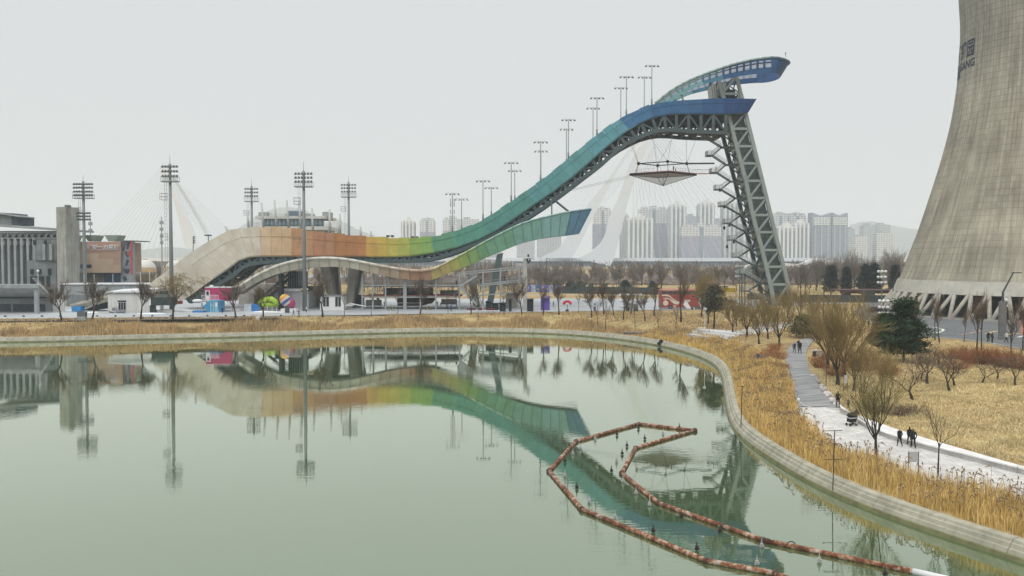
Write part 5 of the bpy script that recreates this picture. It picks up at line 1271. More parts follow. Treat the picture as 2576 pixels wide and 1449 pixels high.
    vs = np.empty(len(me.vertices)*3); me.vertices.foreach_get('co', vs); vs = vs.reshape(-1, 3); mn, mxx = vs.min(0), vs.max(0)
    p, q = P(219.5, 626, Y-.4), P(299.5, 615.2, Y-.4); out = np.c_[p.x+(vs[:, 0]-mn[0])/(mxx[0]-mn[0])*(q.x-p.x), Y-.4-vs[:, 2], p.z+(vs[:, 1]-mn[1])/(mxx[1]-mn[1])*(q.z-p.z)]-np.array(t.location)
    me.vertices.foreach_set('co', out.astype(np.float32).ravel()); me.materials.clear(); me.materials.append(mat('white sign letters', (.70, .70, .74), .5, 0, 0)); me.update(); o = bpy.data.objects.new('sign_lettering', me); C.objects.link(o); o.parent = t
    obj('sign_underline', pbox(224, 297, 628, 629, Y-.3, .1), mat('white sign letters', (.7, .7, .74)), t)
    # terrace in front of the hall
    t = thing('stone_terrace', 'long grey stone terrace with snowy rim below the orange hall', 'terrace', (P(270, 740, 226).x, 228, PZ))
    obj('retaining_wall', pbox(150, 376, 716, 742, 226, 8), cl, t); obj('dark_base', pbox(168, 300, 742.2, 764, 225.5, 8, zmin=PZ), cg, t); obj('coping', pbox(150, 378, 713.5, 716, 225.6, 9), mat('snowy coping', (.6, .6, .6), .9), t)
    for x in (211, 236, 283): obj('lamp_bollard', pbox(x, x+1.2, 690, 714, 226.5, .15), cl, t)
    # raking concrete beams with blue tank
    t = thing('raking_canopy', 'raking pale beams of an old canopy leaning on the white block house', 'canopy', (P(225, 780, 204).x, 206, PZ))
    for k in range(3):
        mb = MB(); mb.beam(P(178+k*3, 768+k*6, 204+k*1.2), P(272, 744+k*6, 204+k*1.2), .6, .55); obj('raking_beam', mb, mat('rusty pale beam', (.40, .36, .30), .8, 0, .25, .8), t)
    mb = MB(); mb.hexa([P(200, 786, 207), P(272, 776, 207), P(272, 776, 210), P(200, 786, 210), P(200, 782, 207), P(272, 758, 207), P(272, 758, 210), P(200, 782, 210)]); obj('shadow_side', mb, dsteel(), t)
    mb = pbox(180, 203, 771.5, 783, 203, 2); solo('blue_tank', mb, mat('bright blue plastic', (.03, .22, .48), .5, 0, .1, 1), 'bright blue box tank under the low end of the raking canopy', 'tank')
    # white block house
    Y = 200; t = thing('white_block_house', 'low white rendered house with one three part window by the lakeside road', 'house', (P(320, 792, Y).x, Y+4, PZ))
    ww = mat('white render', (.56, .555, .53), .85, 0, .08, .4, streak=.25)
    obj('wall', pbox(272, 376, 738, 792, Y, 8, zmin=PZ), ww, t)
    mb = MB(); a, b = P(268, 736, Y-.3), P(385, 733, Y-.3); mb.hexa([(a.x, Y-.5, a.z), (b.x, Y-.5, b.z-.3), (b.x, Y+9, b.z), (a.x, Y+9, a.z+.2), (a.x, Y-.5, a.z+.2), (b.x, Y-.5, b.z+.4), (b.x, Y+9, b.z+.7), (a.x, Y+9, a.z+.5)]); obj('roof', mb, mat('snowy roof', (.66, .67, .67), .9, 0, .08, .5), t)
    w = obj('window', pbox(296, 317, 756, 780, Y-.08, .2), mat('white window frame', (.68, .68, .67), .5), t)
    for x in (298, 304.5, 311): obj('pane', pbox(x, x+5, 761, 779, Y-.12, .1), mat('dark pane', (.012, .018, .03), .1), w)
    obj('head', pbox(296, 317, 756, 760, Y-.12, .1), mat('dark pane', (.012, .018, .03)), w)
    t2 = thing('air_conditioner', 'white air conditioner unit beside junk at the white block house', 'air conditioner', P(284, 786, Y-1.2)); 
    u = obj('casing', pbox(277, 291, 772, 785, Y-1.6, .6), ww, t2); mb = MB(); p = P(286, 778, Y-1.65); mb.tube([p, p+Vector((0, -.08, 0))], .4, 12); obj('fan', mb, cg, u)
    for k, (x, l) in enumerate(((281, 'grey junk sack under the air conditioner by the white house'), (298, 'grey junk sack below the white house window'), (309, 'mauve junk sack right of the white house window'))):
        mb = MB(); p = P(x, 789, Y-1.2); mb.ball((p.x, p.y, 3.7), .55, 8, 5, 1.3, .9, .6); solo('junk_sack', mb, mat('sack grey %d' % (k % 2), ((.2, .2, .21), (.22, .2, .26))[k % 2], .9), l, 'sack', 'junk sacks by the white block house', True)
    # open shed on the far left
    Y = 196; t = thing('open_shed', 'pale open fronted shed with dark doors, cut by the left edge', 'shed', (P(60, 796, Y).x, Y+5, PZ))
    obj('roof_edge', pbox(-60, 96, 716, 725, Y-.4, .5), cl, t)
    a, b = P(-60, 717, Y), P(96, 717, Y); c_, d_ = P(133, 752, Y+9), P(-60, 752, Y+9); mb = MB(); th = Vector((0, 0, .25))
    mb.hexa([a, b, c_, d_, a+th, b+th, c_+th, d_+th]); obj('roof', mb, mat('snow dusted roof', (.42, .42, .42), .9, 0, .2, .6), t)
    for k in range(16):
        u = (k+.3)/16; p = b.lerp(c_, u); mb = MB(); mb.box((p.x, p.y, p.z+.25), (.45, .5, .4)); obj('verge_tile', mb, mat('pale verge', (.55, .55, .54), .8), t)
    obj('column', pbox(86.5, 94.5, 725, 797, Y, .7, zmin=PZ), cl, t)
    obj('back_wall', pbox(-60, 133, 752, 796, Y+9, .5, zmin=PZ), cl, t)
    for x0, x1 in ((-60, 25), (33, 86), (93, 112)): obj('roller_door', pbox(x0, x1, 765, 791, Y+8.8, .25), mat('grey roller door', (.06, .075, .09), .6, 0, .2, .8), t)
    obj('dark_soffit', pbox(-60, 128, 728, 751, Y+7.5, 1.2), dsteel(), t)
    mb = MB(); p = P(96, 713, Y); mb.tube([p, p+Vector((0, 0, 2.6))], .06, 6); mb.ball(p+Vector((0, 0, 2.8)), .3, 8, 6); solo('globe_light', mb, mat('white globe', (.75, .75, .74), .4), 'white globe light on a thin stem on the shed roof corner', 'lamp')
    mb = pbox(133, 160, 752, 796, 204, .4, zmin=PZ); solo('white_wall', mb, ww, 'white boundary wall right of the open shed', 'wall')
    # gas sphere tanks
    gs = mat('tank white', (.60, .585, .54), .5, 0, .08, .3); gb = mat('tank buff band', (.52, .37, .20), .5, 0, .1, .3); gg = mat('tank grey skirt', (.20, .195, .18), .6)
    for x, y, r, Y, l in ((365, 680, 27, 300, 'white gas sphere with buff band between orange hall and ramp'), (440, 676, 22, 330, 'second gas sphere mostly hidden behind the cream ramp')):
        p = P(x, y, Y); R = r*Y/FPX; t = thing('gas_sphere', l, 'tank', (p.x, Y, PZ), 'gas sphere tanks')
        def cap(nm, a0, a1, m_):
            mb = MB(); mb.lathe(p, [(max(.01, R*math.cos(a)), R*math.sin(a)) for a in np.linspace(a0, a1, 8)], 28); obj(nm, mb, m_, t, smooth=True)
        cap('upper_shell', .12, PI/2, gs); cap('band', -.15, .12, gb); cap('lower_shell', -PI/2, -.15, gg)
        for k in range(8): a = 2*PI*k/8; mb = MB(); mb.tube([(p.x+R*math.cos(a), Y+R*math.sin(a), PZ), (p.x+R*math.cos(a), Y+R*math.sin(a), p.z)], .14, 6); obj('leg', mb, gs, t)
        mb = MB(); mb.box((p.x, Y, p.z+R), (.9, .9, .3)); obj('hatch', mb, cg, t)
    # thin telecom poles far left
    for x, y0, l in ((406, 545, 'thin telecom pole left of the tall mast through the willow'), (227, 548, 'thin telecom pole behind the two tier floodlight mast')):
        t = thing('telecom_pole', l, 'telecom pole', (P(x, 700, 300).x, 300, PZ), 'thin telecom poles'); a = P(x, y0, 300)
        mb = MB(); mb.tube([(a.x, 300, PZ), a], [.3, .15], 6); obj('pole', mb, cl, t)
        for k in range(4): mb = MB(); mb.box((a.x, 300, a.z-2-k*2.3), (1.1-.1*k, .8, 1.1)); obj('antenna', mb, cl, t)
build_left()

# ================================================================ things on the plaza
def frame_bars(t, nm, bars, m, Y, dep=0.3):
    for (x0, y0, x1, y1, w) in bars:
        mb = MB(); mb.beam(P(x0, y0, Y), P(x1, y1, Y), w, dep, (0, 1, 0)); obj(nm, mb, m, t)
def build_plaza():
    # pink container cabin on blue booth
    Y = 204; pk = mat('magenta paint', (.42, .035, .13), .5, 0, .06, 1); wh = mat('clean white', (.68, .68, .68), .5, 0, .04); bl = mat('azure paint', (.045, .27, .45), .5, 0, .12, .8); cg = mat('grey steel legs', (.2, .21, .21), .6); dkb = mat('black opening', (.012, .016, .022))
    t = thing('pink_cabin', 'magenta container cabin raised beside the blue booth', 'cabin', (P(552, 756, Y).x, Y+1.5, PZ))
    obj('body', pbox(516, 582, 724, 757, Y, 3), pk, t); obj('side', pbox(582, 588.5, 724, 755, Y+.2, 2.8), mat('shaded cabin end', (.27, .25, .25), .7), t); obj('roof', pbox(515, 589, 722, 724, Y-.1, 3.2), wh, t)  # right end greyed: its shade is put into the colour
    d = obj('door', pbox(516.5, 527.5, 731, 753.5, Y-.08, .15), wh, t); obj('pane', pbox(519, 525, 733, 744, Y-.14, .1), dkb, d)
    mb = MB(); 
    for k in range(14): pbox(507+k*3.2, 507.6+k*3.2, 743, 755, Y-1.4, .05, mb)
    pbox(507, 550, 742, 743, Y-1.4, .06, mb); pbox(507, 550, 755, 756.5, Y-1.4, 1.4, mb); obj('balcony_railing', mb, wh, t)
    for x in (519, 560, 584): obj('leg', pbox(x, x+1.6, 757, 792, Y+.3, .2, zmin=PZ), cg, t)
    ac = pbox(527, 535, 717, 722, Y+.8, .6); solo('rooftop_unit', ac, wh, 'small white air conditioner on the pink cabin roof', 'air conditioner')
    t = thing('blue_booth', 'azure blue ticket booth with white arcs under the pink cabin', 'booth', (P(530, 790, 201).x, 202, PZ))
    mb = MB(); q = [P(x, y, 201) for x, y in ((510, 771), (527, 756), (556, 756), (556, 790), (524, 791))]; mb.plate([(p.x, max(p.z, PZ)) for p in reversed(q)], 201, 203.6); obj('body', mb, bl, t)
    obj('side_panel', pbox(546, 556, 757, 789, 200.9, .15), mat('deep azure', (.04, .16, .30), .5), t)
    dd = obj('door', pbox(540, 548, 759, 789, 200.85, .12), mat('pale blue door', (.22, .42, .52), .5), t); obj('pane', pbox(541.5, 546.5, 761, 771, 200.8, .06), wh, dd)
    mb = MB(); p = P(528, 789, 200.9); mb.tube([p+Vector((2.0*math.cos(a), 0, 2.0*math.sin(a))) for a in np.linspace(.1, 1.5, 10)], .05, 5); obj('white_arc', mb, wh, t)
    for x in (530, 536): obj('panel_rib', pbox(x, x+.6, 758, 789, 200.92, .1), wh, t)
    mb = pbox(484, 512, 781.5, 794, 200, 1.4, zmin=PZ); solo('blue_box', mb, mat('strong blue', (.03, .17, .45), .5), 'low strong blue box left of the azure booth', 'box')
    t = thing('lifeguard_chair', 'white framed high seat with rounded hood left of the azure booth', 'high seat', (P(496, 780, 201).x, 202, PZ))
    obj('seat', pbox(488, 506, 762, 772, 201.5, 1), wh, t); mb = MB(); p = P(497, 757, 202); mb.ball(p, 1.0, 10, 6, 1.25, .8, .45); obj('hood', mb, wh, t)
    for x in (488, 494, 500, 506): obj('leg', pbox(x, x+.8, 772, 790, 201.6, .1, zmin=PZ), wh, t)
    # dark green kiosk
    Y = 199; gk = mat('blackish green board', (.03, .045, .04), .8, 0, .2, 1); t = thing('dark_kiosk', 'dark green kiosk with stepped roof beside the bare willow', 'kiosk', (P(405, 780, Y).x, Y+1.5, PZ))
    obj('body', pbox(380, 432, 747, 768, Y, 3.2), gk, t); mb = MB(); a = [P(378, 748, Y), P(435, 748, Y), P(418, 740, Y), P(391, 740, Y)]; mb.plate([(p.x, p.z) for p in a], Y-.2, Y+3.4); obj('roof', mb, mat('grey green roof', (.10, .13, .12), .8), t); obj('cupola', pbox(393, 415, 733, 741, Y+.6, 2), gk, t)
    obj('counter', pbox(381, 392, 768, 786, Y+.4, 2.4, zmin=PZ), gk, t); obj('counter', pbox(392, 432, 779, 786, Y+.8, 1.8, zmin=PZ), mat('pale counter', (.45, .45, .43), .7), t); obj('side_post', pbox(374.5, 379, 748, 768, Y, .3), wh, t)
    mb = pbox(393, 402, 769, 779, Y-.6, .6); solo('white_sack', mb, wh, 'white bag standing on the dark kiosk counter', 'bag')
    mb = pbox(446, 455, 757, 765, 203, 1.2); solo('red_crate', mb, mat('brick red crate', (.28, .07, .05), .7), 'brick red crate at the foot of the cream ramp', 'crate')
    # crates, lime inflatable
    mb = pbox(614, 632, 765, 777, 205, 1.4, zmin=PZ); solo('white_crate', mb, mat('pale crate', (.45, .48, .5), .7), 'pale grey crate next to the blue crate', 'crate')
    mb = pbox(632.3, 651, 765, 777, 205, 1.4, zmin=PZ); solo('blue_crate', mb, mat('strong blue', (.03, .17, .45)), 'blue crate left of the lime green inflatable', 'crate')
    lm = mat('lime vinyl', (.34, .50, .045), .4, 0, .08, 1); t = thing('inflatable_arch', 'lime green inflatable sofa arch on short legs', 'inflatable', (P(672, 776, 205).x, 206, PZ))
    mb = MB(); mb.tube([P(649, 768, 205.5), P(655, 758, 205.5), P(668, 752.5, 205.5), P(684, 752.5, 205.5), P(694, 759, 205.5), P(698, 769, 205.5)], [.5, .6, .65, .65, .6, .5], 10); obj('arch', mb, lm, t, smooth=True)
    mb = MB(); mb.tube([P(649, 767, 206), P(672, 765, 206), P(698, 767, 206)], [.55, .7, .55], 10); obj('seat', mb, lm, t, smooth=True)
    obj('back', pbox(655, 692, 756, 768, 206.6, .4), mat('lime shade', (.24, .38, .03), .5), t)
    for x in (653, 672, 684, 695): obj('leg', pbox(x, x+1, 770, 777, 205.5, .15, zmin=PZ), wh, t)
    # striped balloon figure on a plinth
    t = thing('striped_balloon', 'tilted balloon ball striped yellow, orange and blue over a crimson basket', 'balloon', (P(722, 780, 203).x, 203, PZ))
    cols = [(.12, .20, .12), (.60, .48, .06), (.58, .22, .04), (.52, .40, .30), (.05, .10, .33), (.60, .55, .42), (.42, .06, .08), (.40, .07, .16)]
    c0 = P(719, 756, 203); ax = Vector((-.62, 0, .78)); s1 = Vector((.78, 0, .62)); s2 = Vector((0, 1, 0)); R = 1.4
    for k, c in enumerate(cols):
        a0, a1 = PI*k/len(cols), PI*(k+1)/len(cols); mb = MB(); rows = []
        for a in np.linspace(a0, a1, 3): rows.append([c0+ax*(R*1.15*math.cos(a))+(s1*math.cos(b)+s2*math.sin(b))*(R*.95*math.sin(a)) for b in np.linspace(0, 2*PI, 17)])
        mb.sheet(rows); obj('gore', mb, mat('balloon %d' % k, c, .5, 0, .1, 2), t, smooth=True)
    mb = MB(); mb.ball(P(731, 764, 203.2), 1.15, 10, 6, 1, 1, 1.2); obj('figure', mb, mat('crimson vinyl', (.33, .05, .12), .5), t, smooth=True)
    for x in (718, 733): obj('leg', pbox(x, x+3, 768, 778, 203, .4), wh, t)
    t = thing('white_plinth', 'white plinth wall below the striped balloon', 'plinth', (P(725, 795, 201).x, 202, PZ)); obj('block', pbox(706, 744, 777, 796, 201, 2.4, zmin=PZ), wh, t)
    t = thing('notice_board', 'tall dark notice board on two legs before the striped balloon', 'board', (P(722, 795, 199).x, 199, PZ)); obj('panel', pbox(717, 728, 769, 787, 199, .12), mat('slate board', (.06, .075, .08), .5), t)
    for x in (717.3, 726.8): obj('leg', pbox(x, x+.9, 787, 797, 199, .1, zmin=PZ), dkb, t)
    mb = MB(); p = P(737, 775, 204); 
    # grey hall behind with white fascia
    Y = 214; t = thing('grey_service_hall', 'low grey service hall with white fascia under the lower ribbon', 'hall', (P(740, 770, Y).x, Y+4, PZ)); gw = mat('lilac grey wall', (.40, .40, .43), .8, 0, .1, .4)
    obj('wall', pbox(690, 777, 733, 770, Y, 8, zmin=PZ), gw, t); obj('fascia', pbox(700, 756, 725.5, 732.8, Y-.4, .6), wh, t); obj('roof', pbox(686, 779, 722, 725.2, Y-.6, 9), dsteel(), t)
    obj('pillar', pbox(755, 776, 733, 771, Y-.5, .6, zmin=PZ), mat('pale pillar', (.38, .38, .36), .8), t); obj('upper_cage', pbox(724, 762, 683, 722, Y+1, 5), dsteel(), t)
    for k in range(6): obj('cage_bar', pbox(727+k*6, 728.2+k*6, 684, 721, Y+.6, .2), cg, t)
    t = thing('concrete_core', 'dark grey concrete wall behind the V piers', 'wall', (P(790, 770, 224).x, 226, PZ)); obj('block', pbox(776, 806, 720, 772, 224, 4, zmin=PZ), mat('core grey', (.16, .17, .17), .8, 0, .2, .4), t); obj('block', pbox(858, 912, 742, 772, 226, 3, zmin=PZ), dsteel(), t)
    obj('block', pbox(640, 700, 741, 766, 230, 3, zmin=PZ), mat('core grey', (.16, .17, .17)), t)
    mb = pbox(600, 704, 714, 742, 236, 3, zmin=PZ); solo('white_banner_wall', mb, mat('banner wall', (.55, .52, .46), .7, 0, .2, .5), 'pale banner wall seen under the arching ribbon', 'wall')
    # white kiosk with two windows
    Y = 209; t = thing('white_kiosk', 'small white kiosk with two dark windows before the V piers', 'kiosk', (P(835, 772, Y).x, Y+1.5, PZ)); obj('body', pbox(805, 865.5, 744, 773, Y, 3, zmin=PZ), wh, t); obj('roof', pbox(804, 867, 742.5, 744.5, Y-.2, 3.4), cg, t)
    for x0, x1 in ((813, 827), (843.5, 857)):
        w = obj('window', pbox(x0, x1, 749, 771, Y-.06, .12), dkb, t); obj('head', pbox(x0, x1, 747, 748.6, Y-.1, .1), dkb, w); obj('glazing_bar', pbox((x0+x1)/2-.5, (x0+x1)/2+.5, 749, 771, Y-.1, .06), wh, w)
    mb = MB()
    for k in range(5): mb.tube([P(868+k*3, 771-k*.3, 207), P(880+k*4, 762+k, 207), P(900+k*5, 768+.5*k, 207), P(921, 771, 207)], .07, 4)
    solo('wire_wave', mb, wh, 'white wire wave sculpture on the ground right of the white kiosk', 'sculpture')
    # open steel viewing frame
    Y = 212; st = mat('galvanised frame', (.29, .31, .31), .5, 0, .1, .5); rd = mat('oxide red rail', (.17, .055, .05), .7)
    t = thing('viewing_frame', 'three storey open steel viewing frame under the ski jump ribbon', 'steel frame', (P(1110, 770, Y).x, Y+5, PZ))
    for dY in (0, 6, 12):
        for i, x in enumerate((911.6, 938, 970, 1018.7, 1058, 1096.5, 1155.8, 1215, 1259, 1306)):
            y0 = 690 if x < 1100 else 686-(x-1150)*.12
            mb = MB(); a, b = P(x, y0 if dY == 0 else y0+3, Y+dY), P(x, 770, Y+dY); mb.beam((b.x, Y+dY, PZ), a, .38 if x != 1018.7 else .8, .4); obj('column', mb, st, t)
        for y, x0, x1, m_ in ((718, 911, 1158, st), (744, 911, 1158, rd), (747.5, 911, 1158, st)):
            mb = MB(); mb.beam(P(x0, y, Y+dY), P(x1, y, Y+dY), .3, .3); obj('beam', mb, m_, t)
        for x0, y0, x1, y1 in ((1150, 691, 1316, 676), (1150, 686, 1316, 671), (1204, 720, 1316, 707), (1204, 716, 1316, 703), (1204, 744, 1316, 733)):
            mb = MB(); mb.beam(P(x0, y0, Y+dY), P(x1, y1, Y+dY), .3, .3); obj('beam', mb, st, t)
    for y, x0, x1 in ((721, 911, 1158), (746, 911, 1158)):
        mb = MB(); a, b = P(x0, y, Y), P(x1, y, Y); mb.box(((a.x+b.x)/2, Y+6, a.z), (b.x-a.x, 12, .2)); obj('floor', mb, mat('deck grating', (.16, .15, .15), .8), t)
    mb = MB(); a, b = P(1204, 718, Y), P(1316, 705, Y); mb.hexa([a, b, b+Vector((0, 12, 0)), a+Vector((0, 12, 0)), a+Vector((0, 0, .2)), b+Vector((0, 0, .2)), b+Vector((0, 12, .2)), a+Vector((0, 12, .2))]); obj('floor', mb, mat('deck grating', (.16, .15, .15)), t)
    mb = MB()
    for k in range(46): x = 912+k*5.3; mb.beam(P(x, 714, Y), P(x, 706, Y), .05)
    mb.beam(P(912, 706, Y), P(1156, 706, Y), .08); obj('railing', mb, st, t)
    mb = MB()
    for k in range(22): x = 1206+k*5; mb.beam(P(x, 718-(x-1204)*.115, Y), P(x, 708-(x-1204)*.115, Y), .05)
    mb.beam(P(1206, 708, Y), P(1312, 696, Y), .08); obj('railing', mb, st, t)
    for (x0, y0, x1, y1) in ((1157, 720, 1199, 694), (1157, 722, 1200, 766)):
        mb = MB(); a, b = P(x0, y0, Y-2), P(x1, y1, Y-2)
        for dy in (-.8, .8): mb.beam(a+Vector((0, dy, 0)), b+Vector((0, dy, 0)), .14, .5)
        for k in range(14): q = a.lerp(b, (k+.5)/14); mb.box(q, (.5, 1.6, .06))
        f = obj('stair_flight', mb, st, t); mb = MB()
        for dy in (-.8, .8):
            mb.beam(a+Vector((0, dy, 1)), b+Vector((0, dy, 1)), .08)
            for k in range(9): q = a.lerp(b, k/8); mb.beam(q+Vector((0, dy, 0)), q+Vector((0, dy, 1)), .05)
        obj('railing', mb, st, f)
    frame_bars(t, 'brace', [(1203, 742, 1214, 718, .2), (1203, 742, 1214, 766, .2), (1141, 742, 1157, 766, .2), (1203, 700, 1140, 742, .16)], st, Y)
    for x0, x1, y0, y1, c, l in ((1107, 1155, 730, 740, (.50, .48, .42), 'banner'), (965, 1090, 724, 741, (.19, .14, .13), 'banner'), (920, 960, 754, 769, (.56, .56, .55), 'wall_panel'), (1110, 1150, 752, 766, (.5, .49, .46), 'wall_panel'), (1000, 1090, 749, 762, (.20, .13, .12), 'wall_panel'), (1114, 1150, 698, 710, (.55, .50, .44), 'wall_panel')):
        obj(l, pbox(x0, x1, y0, y1, Y+11.4, .15), mat('panel %d' % int(x0), c, .8, 0, .2, .6), t)
    mb = MB(); p0 = P(1040, 765, Y+8); mb.tube([P(1000, 766, Y+6), P(1060, 766, Y+6), P(1085, 760, Y+6), P(1096, 748, Y+6)], .35, 8); obj('red_rail_ribbon', mb, rd, t, smooth=True)
    for k, x in enumerate((952, 960, 1012, 1026, 1030, 1034)): mb = MB(); mb.beam(P(x, 735, Y+5), P(x+6, 722, Y+5), .35, .1); obj('hanging_light', mb, wh, t)
    mb = pbox(1271, 1304, 712, 716.5, Y+6, 3); solo('white_awning', mb, wh, 'white awning strip under the right deck of the steel frame', 'awning')
    mb = pbox(1272, 1303, 735, 768, Y+9, 2, zmin=PZ); solo('cream_stall', mb, mat('cream stall', (.52, .49, .42), .7), 'cream stall below the right deck of the steel frame', 'stall')
    for k, x in enumerate((1279.5, 1293.5, 1300)):
        mb = pbox(x-2, x+2, 735, 741, Y+8.6, .2); solo('black_sign', mb, dkb, ['black square sign hung left on the cream stall', 'black square sign hung in the middle of the cream stall', 'black triangular sign hung right on the cream stall'][k], 'sign', 'black signs on the cream stall')
    # thick square post with loudspeakers and lamp arm
    t = thing('square_post', 'thick pale square post with black loudspeakers and a lamp arm', 'post', (P(1321, 770, 208).x, 208, PZ))
    obj('post', pbox(1316, 1326, 650, 772, 208, 1.0, zmin=PZ), mat('pale post', (.40, .41, .39), .7), t); mb = MB(); mb.tube([P(1320, 651, 208), P(1338, 650, 208), P(1344, 653, 208)], .1, 5); obj('arm', mb, cg, t)
    for x, y in ((1329, 643), (1327, 654), (1333, 655), (1329, 659)): mb = MB(); mb.box(P(x, y, 207.6), (.42, .5, .6)); obj('loudspeaker', mb, dkb, t)
    # benches with tub planters
    t = thing('tub_bench', 'low white bench rail with a row of dark red tubs on the plaza', 'bench', (P(1215, 782, 201).x, 201, PZ)); obj('rail', pbox(1174, 1257, 781, 783, 201, .6), wh, t)
    for x in (1178, 1200, 1222, 1254): obj('leg', pbox(x, x+.8, 783, 787, 201, .3, zmin=PZ), wh, t)
    for k, x in enumerate((1176.5, 1182, 1187, 1192.5, 1207, 1211, 1226, 1231.5, 1237, 1242)):
        p = P(x, 781, 201); mb = MB(); mb.lathe((p.x, 201.3, p.z+.02), [(.18, 0), (.24, .5), (.2, .5), (.18, .42)], 8); solo('red_tub', mb, mat('dark red tub', (.16, .035, .03), .6), ['dark red tub at the left end of the white bench rail', 'second dark red tub from the left end of the white bench rail', 'third dark red tub from the left end of the white bench rail', 'fourth dark red tub from the left end of the white bench rail', 'left tub of the pair in the middle of the white bench rail', 'right tub of the pair in the middle of the white bench rail', 'first dark red tub of the right hand four on the white bench rail', 'second dark red tub of the right hand four on the white bench rail', 'third dark red tub of the right hand four on the white bench rail', 'dark red tub at the right end of the white bench rail'][k], 'tub', 'dark red tubs on the white bench rail')
    # dark bar tables
    for x0, x1, y0, y1, l in ((1222, 1236, 758, 771, 'black stall counter left of the black seating group'), (1238, 1254, 763, 773, 'long low black sofa in the middle of the seating group'), (1256, 1272, 762, 774, 'black sofa at the right of the seating group'), (1280, 1287, 753, 769, 'black standing screen right of the seating group'), (1326, 1342, 752, 767, 'black stall box beside the thick square post')):
        t = thing('black_stall', l, 'stall', (P((x0+x1)/2, y1, 204).x, 205, PZ), 'black stalls and seats before the steel frame'); obj('body', pbox(x0, x1, (y0+y1)/2, y1, 204, 1.6, zmin=PZ), dkb, t); obj('top', pbox(x0-.7, x1+.7, y0, y0+2, 203.9, 1.9), dkb, t); obj('back', pbox(x0, x1, y0+2, (y0+y1)/2, 205, .3), mat('charcoal cloth', (.04, .045, .05), .8), t)
    # purple tent, red flower sculpture
    t = thing('purple_stand', 'purple fabric stand with pale lettering band on the open plaza', 'stand', (P(1372, 768, 208).x, 209, PZ)); pu = mat('violet fabric', (.12, .075, .33), .7, 0, .15, 1)
    obj('back_panel', pbox(1361, 1383, 745, 768, 209, .3, zmin=PZ), pu, t); obj('top_panel', pbox(1360.5, 1383.5, 744, 750, 208.4, .8), mat('light violet', (.2, .14, .42), .7), t); obj('side_panel', pbox(1360.5, 1362.5, 749, 768, 208, 1, zmin=PZ), pu, t); obj('pale_band', pbox(1367, 1378, 746.5, 748, 208.35, .05), wh, t)
    t = thing('red_flower', 'red flower shaped lantern on a dark pot on the plaza', 'lantern', (P(1427, 775, 204).x, 204, PZ)); c = P(1427, 766, 204)
    for k in range(6): a = PI*k/5; mb = MB(); mb.ball(c+Vector((.75*math.cos(a), .15*math.sin(k), .25+.5*math.sin(a))), .36, 8, 5, 1, .7, .8); obj('petal', mb, mat('scarlet', (.55, .02, .035), .5), t, smooth=True)
    mb = MB(); mb.tube([(c.x, 204, PZ), c], .06, 5); obj('stem', mb, dkb, t); mb = MB(); mb.lathe((c.x, 204, PZ), [(.25, 0), (.45, .3), (.3, .5)], 8); obj('pot', mb, dkb, t)
    # mural hoarding and dark fence beyond the plaza
    Y = 300; t = thing('mural_hoarding', 'blue hoarding with white and violet pictures at the back of the plaza', 'hoarding', (P(1369, 735, Y).x, Y, PZ)); bb = mat('navy hoarding', (.04, .07, .19), .6, 0, .2, .4); r2 = random.Random(4)
    cols = [(.10, .10, .33), (.30, .36, .52), (.05, .16, .36), (.16, .10, .32)]
    for k in range(8):
        x = 1325.6+k*11; h = obj('hoarding_panel', pbox(x, x+10.8, 716.5+.2*k, 734.5+.2*k, Y, .3), mat('mural blue %d' % (k % 4), cols[k % 4], .6, 0, .3, .8), t)
        for j in range(2): x1 = x+r2.uniform(1, 6); y1 = 720+r2.uniform(0, 8); obj('picture', pbox(x1, x1+r2.uniform(2.5, 4.5), y1, y1+r2.uniform(3, 5), Y-.08, .08), mat('mural pale %d' % (j % 2), ((.50, .50, .56), (.40, .33, .20))[j % 2], .6), h)
    t = thing('dark_fence', 'long dark slate fence with raised posts closing the back of the plaza', 'fence', (P(1535, 740, 308).x, 308, PZ)); df = mat('slate fence board', (.045, .065, .068), .7, 0, .2, .3)
    for k in range(20):
        x = 1413.5+k*12.4; yy = 720+k*.2; obj('fence_panel', pbox(x, x+12.2, yy, 740, 308-.6*k, .25, zmin=PZ), df, t)
    for x in (1436, 1481, 1516): obj('raised_panel', pbox(x, x+12.5, 712.5, 721, 307-.6*(x-1413)/12.4, .3), df, t)
    t = thing('lower_dark_fence', 'dark slate fence with a raised post left of the cooling tower legs', 'fence', (P(2190, 760, 236).x, 236, PZ))
    for k in range(12): x = 2012+k*20; obj('fence_panel', pbox(x, x+19.7, 741.5+.1*k, 760, 245, .25, zmin=PZ), df, t)
    obj('raised_panel', pbox(2168, 2200, 731, 742, 244.6, .3), df, t)
    for k in range(3): obj('fence_panel', pbox(1880+k*42, 1921+k*42, 738, 756, 262, .25, zmin=PZ), df, t)
    # distant low rails right
    t = thing('maroon_canopy', 'flat maroon canopy roof behind the dark fence by the cooling tower', 'canopy', (P(2180, 740, 262).x, 264, PZ)); obj('roof', pbox(2112, 2262, 729, 732, 262, 8), mat('maroon metal', (.09, .035, .045), .6), t); obj('fascia', pbox(2125, 2255, 732.2, 738, 264, .4), mat('maroon metal', (.09, .035, .045)), t)
    for x in (2130, 2190, 2240): obj('column', pbox(x, x+1.5, 738, 756, 264, .3, zmin=PZ), dsteel(), t)
    # red double deck bus
    Y = 214; br = mat('bus red', (.27, .055, .042), .45, 0, .10, .6); cr_ = mat('bus cream mural', (.60, .52, .42), .6, 0, .05); gl = mat('bus glass', (.06, .07, .075), .15, 0, .2, 1)
    t = thing('double_deck_bus', 'parked red double deck bus with a cream dragon like mural', 'bus', (P(1709, 778, Y).x, Y+1.3, PZ))
